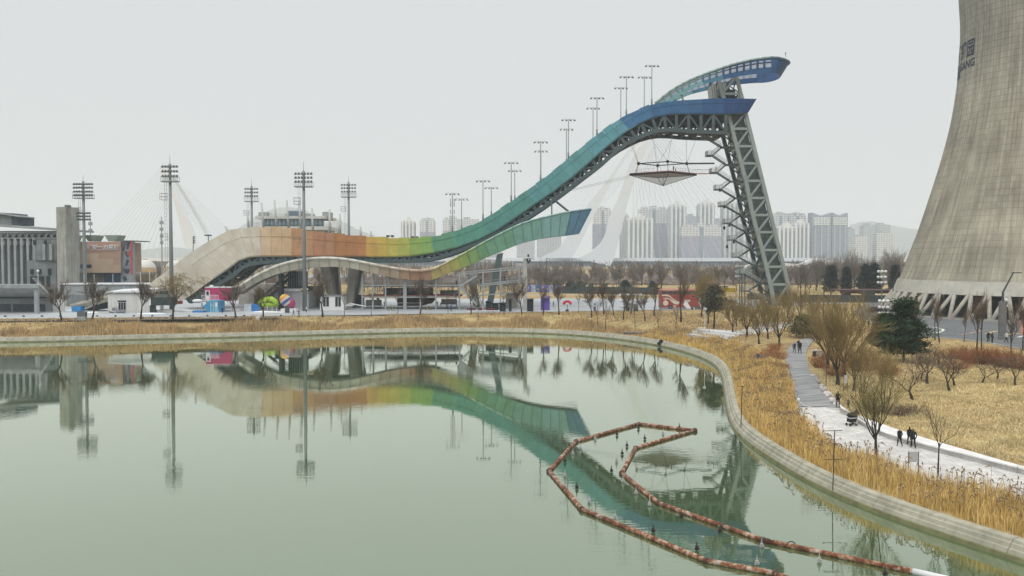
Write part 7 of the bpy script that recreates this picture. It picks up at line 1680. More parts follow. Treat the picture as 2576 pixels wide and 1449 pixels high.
def build_reeds():
    R = random.Random(77)
    ry = [mat('reed straw %d' % k, c, .85, 0, .18, .5) for k, c in enumerate(((.74, .52, .185), (.66, .45, .145), (.80, .61, .27), (.52, .34, .11)))]
    # right hand shore, close to the camera
    jr = int(np.argmax(SHORE[:, 1] < 150) if False else 0)
    idx = [i for i in range(520) if SHORE[i, 0] > 12 and SHORE[i, 1] < 165]; j0, j1 = min(idx), 519
    q, s = scatter_shore(215000, 1.3, 15, j0, j1-1, R); z = height(q[:, 0], q[:, 1]); px, py = projn(q, z)
    keep = (px < PATHX(py)-3) & (px < 2700) & (q[:, 1] > 30); lim = np.interp(q[:, 1], [40, 90, 110, 130, 165], [15, 12, 6.0, 5.0, 4.5]); keep &= s < lim+np.sin(q[:, 0]*1.7+q[:, 1])*.6
    # thin patches so the edge is ragged and clumps show
    cl = np.sin(q[:, 0]*.9+1.3*np.sin(q[:, 1]*.6))*np.sin(q[:, 1]*.8+q[:, 0]*.3); keep &= (np.array([R.random() for _ in range(len(q))]) < np.where(cl > -.55, .95, .45))
    q, z, s = q[keep], z[keep], s[keep]
    mb = MB(); d = q[:, 1]
    tall = np.interp(s, [1.3, 2.2, 4.5, 7.5, 10.5, 14], [1.0, 1.45, 1.5, 1.15, .85, .7])*(.82+.3*np.sin(q[:, 0]*.7)*np.sin(q[:, 1]*.5))
    for a, b_, c, t in zip(q[:, 0], q[:, 1], z, tall): blades(mb, [(a, b_, c)], t, .024+.00035*b_, R, .24)
    obj('reeds', mb, ry, kind='stuff')
    # plumes nodding over the white path
    mb = MB(); k = 0
    for a, b_, c, t in zip(q[:, 0], q[:, 1], z, tall):
        if R.random() < .035:
            hh = t*R.uniform(1.1, 1.35); e = Vector((a+R.gauss(0, .15), b_+R.gauss(0, .15), c+hh)); mb.tube([(a, b_, c+hh*.5), e], .012, 3, False); w = Vector((R.gauss(0, .1), R.gauss(0, .1), -.05)); mb.tube([e, e+w+Vector((0, 0, .12)), e+w*2.2], [.012, .05, .01], 4, False)
    obj('reed_plumes', mb, mat('dusky reed plume', (.26, .18, .10), .9, 0, .3, 2), kind='stuff')
    # far shore
    q, s = scatter_shore(80000, 1.3, 8.5, 60, j0+10, R); z = height(q[:, 0], q[:, 1]); keep = s < 5.4+1.3*np.sin(q[:, 0]*.21)+np.sin(q[:, 0]*.9)*.5
    gap = np.abs(q[:, 0]-8.5+.6*np.sin(s*3)) < .5*(s-1.6); keep &= ~gap; q, z, s = q[keep], z[keep], s[keep]
    fy = [mat('far reed %d' % k, c, .85, 0, .25, .25) for k, c in enumerate(((.56, .40, .19), (.50, .34, .15), (.63, .47, .25), (.38, .25, .13)))]
    mb = MB(); tall = np.interp(s, [1.3, 2.6, 6], [.8, 1.6, 1.75])*(.70+.24*np.sin(q[:, 0]*.33)*np.sin(q[:, 0]*.11+2))
    for a, b_, c, t in zip(q[:, 0], q[:, 1], z, tall): blades(mb, [(a, b_, c)], t, .10, R, .2)
    obj('reeds', mb, fy, kind='stuff')
    # rough straw on the banks behind the reeds
    q, s = scatter_shore(52000, 6.5, 34, 60, j0+26, R); z = height(q[:, 0], q[:, 1]); fyy = np.array([frontY(a) for a in q[:, 0]]); keep = (q[:, 1] < fyy-.8); px, py = projn(q, z); keep &= ~((px > 1975) & (px < 2050) & (py > 850)); q, z = q[keep], z[keep]
    mb = MB(); 
    for a, b_, c in zip(q[:, 0], q[:, 1], z): blades(mb, [(a, b_, c)], .38, .14, R, .5)
    obj('grass', mb, [mat('bank straw %d' % k, c, .9, 0, .25, .2) for k, c in enumerate(((.46, .335, .165), (.38, .265, .13), (.53, .41, .22), (.30, .20, .11)))], kind='stuff')
    # straw lawn on the right: tufts leaning every way
    mb = MB(); gl = [mat('lawn straw %d' % k, c, .9, 0, .2, .3) for k, c in enumerate(((.70, .58, .31), (.62, .50, .25), (.78, .66, .39), (.48, .37, .18)))]
    PX = np.array([R.uniform(2040, 2640) for _ in range(26000)]); PY = np.array([R.uniform(850, 1200) for _ in range(26000)]); zz = np.full(26000, 2.8)
    u = (PX-1288)/FPX; v = (724.5-PY)/FPX; ry_ = cT+v*sT; rz_ = -sT+v*cT
    for _ in range(8):
        t = (zz-CAMZ)/rz_; zz = .5*zz+.5*height(u*t, ry_*t)
    ok = ~((PX > 2150) & (PY < np.interp(PX, [2165, 2240, 2332, 2415, 2500, 2576], [806, 845, 855, 861, 874, 888])))
    ok &= PX >= np.interp(PY, [854, 866, 882, 905, 945, 990, 1028, 1061, 1101, 1148, 1174, 1200], [2062, 2052, 2044, 2042, 2056, 2088, 2125, 2210, 2330, 2490, 2585, 2680])
    for a, b_, c in zip((u*t)[ok], (ry_*t)[ok], zz[ok]):
        cl = math.sin(a*1.1+math.sin(b_*.7))*math.sin(b_*.9)
        if cl < -.2 and R.random() < .78: continue
        hh = .20+.14*max(0, cl)+(.3 if R.random() < .02 else 0)
        blades(mb, [(a+R.gauss(0, .16), b_+R.gauss(0, .16), c) for k in range(4)], hh, .03+.0004*b_, R, .7)
    obj('grass', mb, gl, kind='stuff')
def frontY(x):
    px = np.array([p[0] for p in FRONT]); return float(np.interp(x, px, [p[1] for p in FRONT]))
FRONT = [tuple(G(x, y, 3.41)) for x, y in [(-420, 812), (0, 803), (300, 800), (600, 797), (900, 793), (1200, 788), (1500, 783), (1650, 780.5), (1760, 779), (1850, 774), (1990, 768), (2110, 764), (2300, 764), (2600, 764)]]

def shrub(name, label, base, H, W_, seed, m, n=90, group=None):
    R = random.Random(seed); mb = MB(); b = Vector(base)
    for _ in range(n):
        a = R.uniform(0, 2*PI); r = W_*.5*math.sqrt(R.random()); p = b+Vector((r*.35*math.cos(a), r*.35*math.sin(a), -.05)); e = b+Vector((r*math.cos(a)+R.gauss(0, .1), r*math.sin(a)+R.gauss(0, .1), H*R.uniform(.6, 1.1)*(1-.35*(2*r/W_)**2))); mid = p.lerp(e, .5)+Vector((R.gauss(0, .08), R.gauss(0, .08), .05))
        mb.tube([p, mid, e], [.018, .012, .006], 3, False)
        for k in range(3):
            s = mid.lerp(e, R.random()); f = s+Vector((R.gauss(0, .28), R.gauss(0, .28), R.uniform(.1, .45)))*H*.45; mb.tube([s, f], [.010, .005], 3, False)
    return solo(name, mb, m, label, 'shrub', group)
def build_shrubs():
    red = mat('rust red stems', (.26, .105, .045), .9, 0, .3, .8); ru = mat('russet grass', (.34, .155, .065), .9, 0, .3, .8); dk = mat('grey brown stems', (.13, .09, .06), .9, 0, .2, 1)
    R = random.Random(8); k = 0
    for (x, y, h, w, m, l) in ((2424, 905, 2.0, 4.5, red, 'rust red shrub at the left end of the thicket below the road'), (2446, 915, 2.2, 5, red, 'rust red shrub behind the pruned tree before the thicket'), (2470, 918, 2.2, 5, red, 'rust red shrub below the couple on the road'), (2496, 916, 2.3, 5, red, 'rust red shrub in the middle of the right thicket'), (2520, 920, 2.3, 5, red, 'rust red shrub at the foot of the lamp mast'), (2546, 925, 2.2, 5, red, 'rust red shrub right of the lamp mast foot'), (2572, 930, 2.2, 5, red, 'rust red shrub cut by the right edge'),
        (2385, 905, 1.6, 4, red, 'faded red shrub between dark pine and thicket'), (2410, 930, 1.3, 4, red, 'low faded red shrub behind the twin limbed pruned tree'),
        (2062, 925, 1.7, 3.2, ru, 'russet clump right of the boardwalk, nearest its bend'), (2080, 905, 1.9, 4, ru, 'russet clump behind the rubbish sign post'), (2100, 945, 1.6, 4, ru, 'russet clump under the big golden trees'), (2135, 925, 1.8, 4.5, ru, 'russet clump between golden trees and dark pine'), (2165, 935, 1.8, 4.5, ru, 'wide russet clump left of the dark pine trunk'), (2200, 930, 1.9, 4, ru, 'russet clump just left of the dark pine trunk'), (2235, 945, 1.4, 3.5, ru, 'low russet clump below the dark pine'),
        (1958, 905, 1.4, 3, ru, 'russet clump left of the boardwalk bend'), (1940, 893, 1.3, 3, ru, 'russet clump around the person in blue'), (1965, 935, 1.2, 2.6, ru, 'small russet clump left of the straight boardwalk'), (1925, 905, 1.2, 3, ru, 'russet clump in the reeds left of the boardwalk'), (1950, 880, 1.1, 2.6, ru, 'small russet clump near the top of the boardwalk'),
        (2255, 1046, 1.0, 3.5, dk, 'grey brown low shrub under the olive multi stem tree'), (2290, 1040, .9, 3.2, dk, 'grey brown low shrub right of the olive multi stem tree'), (2210, 1040, .9, 3, dk, 'grey brown low shrub left of the olive multi stem tree')):
        shrub('shrub', l, GT(x, y), h, w, 100+k, m, 150 if m is not dk else 90, 'shrubs and russet clumps by the path'); k += 1
    # far river wood reads as one mass
    b = MB(); R = random.Random(15)
    for i in range(900):
        px = R.uniform(180, 2700); Y = R.uniform(430, 515) if R.random() < .8 else R.uniform(650, 800); p = P(px, 660, Y); H = R.uniform(6, 12); W_ = H*.34; base = Vector((p.x, Y, 3.2))
        b.tube([base, base+Vector((0, 0, H*.6))], [.22, .08], 3, False)
        for k in range(16):
            a = R.uniform(0, 2*PI); s = base+Vector((0, 0, H*R.uniform(.2, .6))); e = base+Vector((W_*math.cos(a)*R.random(), W_*math.sin(a)*.5, H*R.uniform(.55, 1.0))); w = .13; b.add([s, (e.x-w, e.y, e.z), (e.x+w, e.y, e.z)], [(0, 1, 2)])
    for i in range(170):
        px = R.uniform(880, 1300); Y = R.uniform(300, 345); p = P(px, 690, Y); H = R.uniform(4.5, 8); base = Vector((p.x, Y, 3.2)); b.tube([base, base+Vector((0, 0, H*.6))], [.12, .05], 3, False)
        for k in range(26):
            a = R.uniform(0, 2*PI); s = base+Vector((0, 0, H*R.uniform(.2, .6))); e = base+Vector((H*.36*math.cos(a)*R.random(), H*.2*math.sin(a), H*R.uniform(.45, 1.0))); w = .05; b.add([s, (e.x-w, e.y, e.z), (e.x+w, e.y, e.z)], [(0, 1, 2)])
    obj('woods', b, mat('far bare wood', (.155, .13, .115), .95, 0, .2, .02), kind='stuff')
    b = MB()
    for i in range(1500):
        px = R.uniform(150, 2700); Y = R.uniform(400, 520); p = P(px, 660, Y); b.ball((p.x, Y, 3.2), 1, 6, 3, R.uniform(1.5, 4), R.uniform(1, 2), R.uniform(.8, 2.8))
    obj('undergrowth', b, mat('far scrub', (.17, .135, .105), .95, 0, .35, .3), kind='stuff')

build_trees()
for _l in PRO.values():            # prototypes that no place called for
    for _p in _l:
        if _p.name not in USED:
            for _c in KIDS[_p.name]: bpy.data.objects.remove(_c)
            bpy.data.objects.remove(_p)
build_conifers(); build_reeds(); build_shrubs()
# ================================================================ floating pipe boom with fountain jets
def build_boom():
    rm = bpy.data.materials.new('rusty white paint'); rm.use_nodes = True; t_ = rm.node_tree; n = t_.nodes; L = t_.links; b = n['Principled BSDF']; b.inputs['Roughness'].default_value = .75
    co = n.new('ShaderNodeTexCoord'); z = n.new('ShaderNodeTexNoise'); z.inputs['Scale'].default_value = 2.3; z.inputs['Detail'].default_value = 9; z.inputs['Roughness'].default_value = .72; L.new(co.outputs['Object'], z.inputs['Vector'])
    r = n.new('ShaderNodeValToRGB'); e = r.color_ramp.elements; e[0].position = .43; e[0].color = (.10, .032, .014, 1); e[1].position = .70; e[1].color = (.52, .48, .43, 1); k = e.new(.52); k.color = (.27, .11, .045, 1); k = e.new(.57); k.color = (.40, .30, .22, 1)
    L.new(z.outputs[0], r.inputs[0]); L.new(r.outputs[0], b.inputs['Base Color'])
    wm = mat('fresh white pipe', (.66, .67, .67), .5); dk = mat('jet dark steel', (.035, .035, .035), .6); rub = mat('pipe collar', (.09, .055, .04), .7)
    outer = [(2090, 1498), (1949, 1443), (1777, 1411), (1464, 1281), (1381, 1184), (1449, 1110), (1607, 1066), (1748, 1083)]
    inner = [(1744, 1083.5), (1598, 1127), (1564, 1190), (1657, 1266), (1819, 1324), (1919, 1359), (2297, 1438)]
    c = G(1600, 1200, 0); t = thing('floating_pipe', 'rusty white pipe floating in an angular open loop on the near water', 'floating pipe', (c.x, c.y, 0), None)
    R = random.Random(6)
    for line in (outer, inner):
        pts = [G(x, y, .10) for x, y in line]
        for i, (p, q) in enumerate(zip(pts[:-1], pts[1:])):
            n_ = max(1, int((q-p).length/6.5))
            for j in range(n_):
                a, b_ = p.lerp(q, j/n_), p.lerp(q, (j+1)/n_); mb = MB(); mb.tube([a, b_], .155, 12); obj('pipe_length', mb, rm, t, smooth=True)
                if j: mb = MB(); d = (b_-a).normalized(); mb.tube([a-d*.05, a+d*.05], .163, 12); obj('weld_collar', mb, rm, t)
            d = (q-p).normalized(); mb = MB(); mb.tube([p-d*.1, p+d*.1], .19, 12); obj('flange', mb, rub, t)
            mb = MB(); mb.ball(p, .165, 10, 6); obj('elbow', mb, rm, t)
    p, q = G(2297, 1438, .1), G(2420, 1466, .1); mb = MB(); mb.tube([p, q], .18, 12); obj('pipe_length', mb, wm, t, 'fresh white pipe length', smooth=True)
    mb = MB(); mb.ball(G(1748, 1083, .1), .26, 8, 6); obj('end_cap', mb, rub, t)
    jets = [(1367+.2946*0, 0)]
    J = [(1460, 1131), (1497, 1107), (1552, 1096), (1606, 1080), (1709, 1078), (1668, 1093), (1622, 1106), (1441, 1144), (1421, 1163), (1421, 1200), (1451, 1230), (1482, 1265), (1547, 1306), (1643, 1340), (1753, 1385), (1904, 1422), (1577, 1124), (1565, 1144), (1551, 1163), (1538, 1188), (1567, 1214), (1600, 1244), (1634, 1273), (1714, 1303), (1811, 1340), (1916, 1378), (2061, 1415), (2226, 1449)]
    allp = []
    for line in (outer, inner): allp += [(G(*line[i], .1), G(*line[i+1], .1)) for i in range(len(line)-1)]
    for x, y in J:
        p = G(x, y, 0); mb = MB(); mb.tube([p+Vector((0, 0, -.4)), p+Vector((0, 0, .42))], .035, 6); mb.tube([p+Vector((0, 0, .12)), p+Vector((0, 0, .26))], .09, 8); mb.beam(p+Vector((-.11, 0, .1)), p+Vector((.13, 0, .1)), .10, .12); mb.tube([p+Vector((0, 0, .42)), p+Vector((0, 0, .56))], [.02, .012], 5)
        best = min(allp, key=lambda s: (s[0].lerp(s[1], max(0, min(1, (p-s[0]).dot(s[1]-s[0])/(s[1]-s[0]).length_squared)))-p).length); s = best; f = s[0].lerp(s[1], max(0, min(1, (p-s[0]).dot(s[1]-s[0])/(s[1]-s[0]).length_squared)))
        mb.tube([p+Vector((0, 0, -.3)), (f.x, f.y, -.2)], .04, 5); obj('fountain_jet', mb, dk if R.random() < .6 else mat('jet pale steel', (.4, .4, .39), .5), t)
    for x, y in ((1990, 1372), (1930, 1365)):
        p = G(x, y, .1); mb = MB(); mb.tube([p+Vector((.25*math.cos(a), 0, .22*math.sin(a))) for a in np.linspace(-.6, 4.2, 12)], .03, 5); obj('lifting_loop', mb, dk, t)
build_boom()

# ================================================================ path furniture
def build_path():
    # low white stone bench wall beside the path
    fb = [(2112, 1031), (2168, 1074), (2261, 1115), (2443, 1163), (2577, 1198), (2700, 1228)]
    tb = [(2116, 1026), (2200, 1060), (2322, 1100), (2484, 1147), (2577, 1173), (2700, 1204)]
    t = thing('bench_wall', 'long low white stone bench wall along the right of the white path', 'bench wall', GT(2300, 1125)); st = mat('pale granite', (.70, .69, .67), .7, 0, .14, .9, .2, 6, streak=.2); sd = mat('granite side', (.40, .395, .38), .8, 0, .2, 1.2)
    A = catmull(fb, 10); B = catmull(tb, 10); N = 22
    for i in range(N):
        def at(u):
            k = u/N*(len(A)-1); f = [np.interp(k, np.arange(len(A)), A[:, j]) for j in (0, 1)]; g = [np.interp(k, np.arange(len(B)), B[:, j]) for j in (0, 1)]
            p = GT(*f); z = p.z+.52; q = G(g[0], g[1], z); return p, q, z
        p0, q0, z0 = at(i+.01); p1, q1, z1 = at(i+.985); base = min(p0.z, p1.z)-.1
        mb = MB(); mb.hexa([(p0.x, p0.y, base), (p1.x, p1.y, base), (q1.x, q1.y, base), (q0.x, q0.y, base), (p0.x, p0.y, z0-.1), (p1.x, p1.y, z1-.1), (q1.x, q1.y, z1-.1), (q0.x, q0.y, z0-.1)]); obj('base_block', mb, sd, t)
        mb = MB(); o0 = (p0-q0).normalized()*.06; o0.z = 0; mb.hexa([(p0.x+o0.x, p0.y+o0.y, z0-.098), (p1.x+o0.x, p1.y+o0.y, z1-.098), (q1.x, q1.y, z1-.098), (q0.x, q0.y, z0-.098), (p0.x+o0.x, p0.y+o0.y, z0), (p1.x+o0.x, p1.y+o0.y, z1), (q1.x, q1.y, z1), (q0.x, q0.y, z0)]); obj('coping_slab', mb, st, t)
    # rough stones edging the boardwalk
    R = random.Random(12)
    E = catmull([(2043, 945), (2056, 962), (2075, 990), (2092, 1010), (2108, 1028)], 8); rk = [mat('edging stone %d' % k, c, .9, 0, .25, 3) for k, c in enumerate(((.46, .44, .41), (.30, .27, .25), (.56, .53, .50)))]
    where = ['first', 'second', 'third', 'fourth', 'fifth', 'sixth', 'seventh', 'eighth', 'ninth', 'tenth', 'eleventh', 'twelfth', 'thirteenth', 'fourteenth', 'fifteenth', 'last']
    for k in range(16):
        u = (k+.5)/16*(len(E)-1); x, y = [np.interp(u, np.arange(len(E)), E[:, j]) for j in (0, 1)]; p = GT(x+R.uniform(1, 4), y); mb = MB(); r = R.uniform(.22, .42); mb.ball((p.x, p.y, p.z+.1), r, 7, 5, R.uniform(.9, 1.5), R.uniform(.8, 1.3), R.uniform(.5, .8)); mb.v = [(a+R.gauss(0, .035), b+R.gauss(0, .035), c+R.gauss(0, .03)) for a, b, c in mb.v]
        solo('edging_stone', mb, rk[k % 3], '%s rough stone edging the boardwalk, counted from the bend towards the white path' % where[k], 'stone', 'rough stones along the boardwalk edge')
    # signs
    def two_leg_sign(px, py, w, h, zoff, label, cat, m, legm, back=None):
        p = GT(px, py); s = p.y/FPX; t = thing('info_sign', label, cat, p); W_ = w*s; H = h*s; mb = MB(); mb.box((p.x, p.y, p.z+zoff+H/2), (W_, .05, H), .15); obj('board', mb, m, t)
        for d in (-W_*.5, W_*.5): mb = MB(); mb.beam((p.x+d, p.y+.04, p.z-.1), (p.x+d, p.y+.04, p.z+zoff+H), .05); obj('leg', mb, legm, t)
        return t
    leg = mat('rust brown leg', (.10, .06, .04), .7); wh = mat('clean white', (.68, .68, .68)); gy = mat('grey acrylic', (.40, .41, .41), .4, 0, .05)
    two_leg_sign(2298, 1205, 25, 26, 1.15, 'grey blank sign board in the reeds beside the white path', 'sign', gy, leg); two_leg_sign(2127, 982, 9, 20, .75, 'narrow white notice sign on two brown legs by the golden trees', 'sign', wh, leg)
    p = GT(2050, 918); t = thing('post_box_sign', 'slim post with white cap and pale box beside the boardwalk', 'post', p); s = p.y/FPX; mb = MB(); mb.beam((p.x, p.y, p.z-.1), (p.x, p.y, p.z+36*s), .08); obj('post', mb, leg, t); mb = MB(); mb.box((p.x+.2, p.y, p.z+37*s), (24*s, .5, .12)); obj('cap', mb, wh, t); mb = MB(); mb.box((p.x-.1, p.y-.06, p.z+28*s), (8*s, .25, 13*s)); obj('box', mb, mat('slate board', (.06, .075, .08)), t); mb = MB(); mb.box((p.x+.55, p.y-.06, p.z+27*s), (9*s, .25, 13*s)); obj('box', mb, mat('pale grey box', (.5, .51, .52), .6), t)
    p = GT(2078, 972); t = thing('thin_post', 'thin purple grey post standing before the big golden trees', 'post', p); mb = MB(); mb.beam((p.x, p.y, p.z-.1), (p.x, p.y, p.z+62*p.y/FPX), .07); obj('post', mb, mat('mauve post', (.13, .10, .12), .6), t)
    # measuring poles with cross bars at the wall foot
    for (px, py, bars, top, l) in ((2095, 1226, ((1156, 44, 2), (1084, 40, 4)), 1083, 'tall rusty pole with two crossbars standing in the reeds'), (1864, 1068, ((972, 16, 0),), 971, 'thin rusty pole with one crossbar on the reed bank')):
        p = GT(px, py); s = p.y/FPX; t = thing('crossbar_pole', l, 'pole', p, 'rusty crossbar poles'); m = mat('rust pole', (.075, .045, .03), .8); zt = P(px+2, top, p.y).z; mb = MB(); mb.tube([(p.x, p.y, p.z-.2), (p.x+.08, p.y, zt)], .035 if px > 2000 else .04, 6); obj('pole', mb, m, t)
        for y, w, dz in bars: z = P(px, y, p.y).z; mb = MB(); mb.beam((p.x-w*s*.55, p.y, z+.0), (p.x+w*s*.55, p.y, z+dz*s*.3), .035); obj('crossbar', mb, m, t)
    # chain post at the boardwalk joint
    p = GT(2008, 1032); t = thing('barrier_post', 'short pale post with a slack white rope at the end of the boardwalk', 'post', p); mb = MB(); mb.tube([(p.x, p.y, p.z-.1), (p.x, p.y, p.z+.95)], .10, 10); obj('post', mb, gy, t); mb = MB(); mb.ball((p.x, p.y, p.z+1.0), .16, 8, 6); obj('cap', mb, wh, t); q = GT(2044, 1028); mb = MB(); mb.tube([(p.x, p.y, p.z+.9), p.lerp(q, .5)+Vector((0, 0, .35)), (q.x, q.y, q.z+.1)], .025, 5); obj('rope', mb, wh, t)
    mb = MB(); a = GT(2216, 1160); mb.tube([a+Vector((0, 0, .8)), a+Vector((.5, 0, .1)), a+Vector((1.6, 0, -.05)), a+Vector((2.4, -.1, .15)), a+Vector((3.2, .3, .5))], .03, 5); solo('white_hose', mb, wh, 'loose white hose looping from the tall olive gold tree into the reeds', 'hose')
    # stone terrace by the water and stepping slabs
    t = thing('stone_platform', 'stepped white stone platform near the water at the foot of the lawn', 'platform', GT(1760, 858)); ws = mat('white terrace stone', (.60, .60, .59), .75, 0, .1, .8)
    for k, (q, lift) in enumerate(((((1726, 858), (1777, 864), (1830, 853), (1905, 846), (1900, 838), (1766, 846)), .55), (((1740, 851), (1790, 856), (1850, 848), (1906, 843), (1902, 836), (1776, 840)), .85), (((1752, 846), (1800, 849), (1860, 844), (1907, 841), (1903, 834), (1788, 836)), 1.1))):
        pts = [GT(*a) for a in q]; z = sum(p.z for p in pts)/len(pts)+lift*.5; mb = MB(); mb.slab([(p.x, p.y) for p in pts], min(p.z for p in pts)-.3, z); obj('stone_step', mb, ws, t)
    for k in range(6):
        x = 1900+k*13; y = 836-k*4.2; p = GT(x, y); mb = MB(); mb.box((p.x, p.y, p.z+.1), (6.5, .7, .3), .12); solo('stepping_slab', mb, ws, '%s long white stepping slab climbing right from the stone platform' % ['lowest', 'second', 'third', 'fourth', 'fifth', 'highest'][k], 'slab', 'white stepping slabs up the lawn')
    p = GT(1765, 843); t = thing('white_lectern_sign', 'low white reading board behind the stone platform', 'sign', p); mb = MB(); mb.box((p.x, p.y, p.z+1.25), (1.5, .5, .1)); obj('board', mb, wh, t)
    for d in (-.65, .65): mb = MB(); mb.beam((p.x+d, p.y, p.z-.1), (p.x+d, p.y, p.z+1.2), .06); obj('leg', mb, leg, t)
    p = GT(1773, 838); t = thing('white_camera_pole', 'thin white pole with small lamp behind the stone platform', 'pole', p); mb = MB(); mb.tube([(p.x, p.y, p.z-.1), (p.x, p.y, p.z+4.2)], .05, 6); obj('pole', mb, wh, t); mb = MB(); mb.box((p.x, p.y, p.z+4.3), (.5, .3, .4)); obj('lamp', mb, wh, t)
    # drain ledge left of the platform
    led = [GT(x, y) for x, y in ((1571, 820), (1620, 823), (1687, 831), (1730, 839), (1758, 845))]; t = thing('drain_ledge', 'dark edged grey drain ledge running left from the stone platform', 'ledge', led[2]); gl = mat('grey ledge top', (.20, .205, .21), .7, 0, .2, .6); bl = mat('black opening', (.012, .016, .022))
    for a, b in zip(led[:-1], led[1:]):
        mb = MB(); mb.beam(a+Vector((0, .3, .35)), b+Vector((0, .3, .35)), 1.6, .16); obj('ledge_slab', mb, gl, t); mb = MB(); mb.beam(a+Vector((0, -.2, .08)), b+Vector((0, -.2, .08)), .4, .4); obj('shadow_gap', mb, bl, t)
    # pump dark by the wall
    p = SHORE[int(np.argmin(np.abs([projn(np.array([s]), np.array([1.0]))[0][0]-1660 if s[1] > 100 else 1e4 for s in SHORE])))]; mb = MB(); mb.ball((p[0]+.3, p[1]+.2, .95), .34, 8, 6, 1.1, .8, .9); mb.box((p[0]-.1, p[1]+.1, .55), (.5, .5, .5)); solo('pump', mb, bl, 'small black pump sitting on the lake wall below the bus', 'pump')
    # light fence posts along the road
    t = thing('road_rail', 'thin grey guard rail along the road in front of the tower legs', 'rail', G(2360, 840, 3.43)); q = [G(x, y, 3.43) for x, y in ((2335, 838), (2400, 843), (2470, 850), (2560, 862))]; m = mat('thin grey rail', (.24, .25, .25), .5)
    for a, b in zip(q[:-1], q[1:]):
        for z in (.5, .95): mb = MB(); mb.beam(a+Vector((0, 0, z)), b+Vector((0, 0, z)), .04); obj('rail', mb, m, t)
        for k in range(4): p = a.lerp(b, k/4); mb = MB(); mb.beam(p, p+Vector((0, 0, 1)), .06); obj('post', mb, m, t)
    # round brick kiosk car and dark car beside tower
    p = G(2205, 787, 3.41); t = thing('parked_car', 'dark parked car half hidden by the pine beside the tower legs', 'car', p); mb = MB(); prof = [(-2.1, .3), (2.1, .3), (2.15, .8), (1.3, .95), (.7, 1.45), (-1.2, 1.45), (-1.9, .95), (-2.15, .8)]
    mb.plate([(p.x+a, p.z+b) for a, b in prof], p.y-.85, p.y+.85); obj('body', mb, mat('black car paint', (.015, .016, .018), .25, 0, 0, spec=.6), t)
    for dx in (-1.3, 1.3):
        for dy in (-.87, .72): mb = MB(); mb.tube([(p.x+dx, p.y+dy, p.z+.33), (p.x+dx, p.y+dy+.15, p.z+.33)], .33, 12); obj('wheel', mb, bl, t)
    mb = MB(); mb.plate([(p.x+.6, p.z+1.0), (p.x+1.1, p.z+1.0), (p.x+.65, p.z+1.38), (p.x-1.1, p.z+1.38), (p.x-1.5, p.z+1.0)], p.y-.87, p.y-.855); obj('side_window', mb, mat('bus glass', (.06, .07, .075)), t)
    p = G(2578, 842, 3.43); mb = MB(); mb.box(p+Vector((0, 0, 1.2)), (1.6, .12, 2.4)); mb.box(p+Vector((0, 0, 1.3)), (1.2, .14, 1.6)); solo('salmon_board', mb, mat('salmon board', (.52, .27, .19), .6), 'salmon coloured board at the right edge of the road', 'board')
build_path()

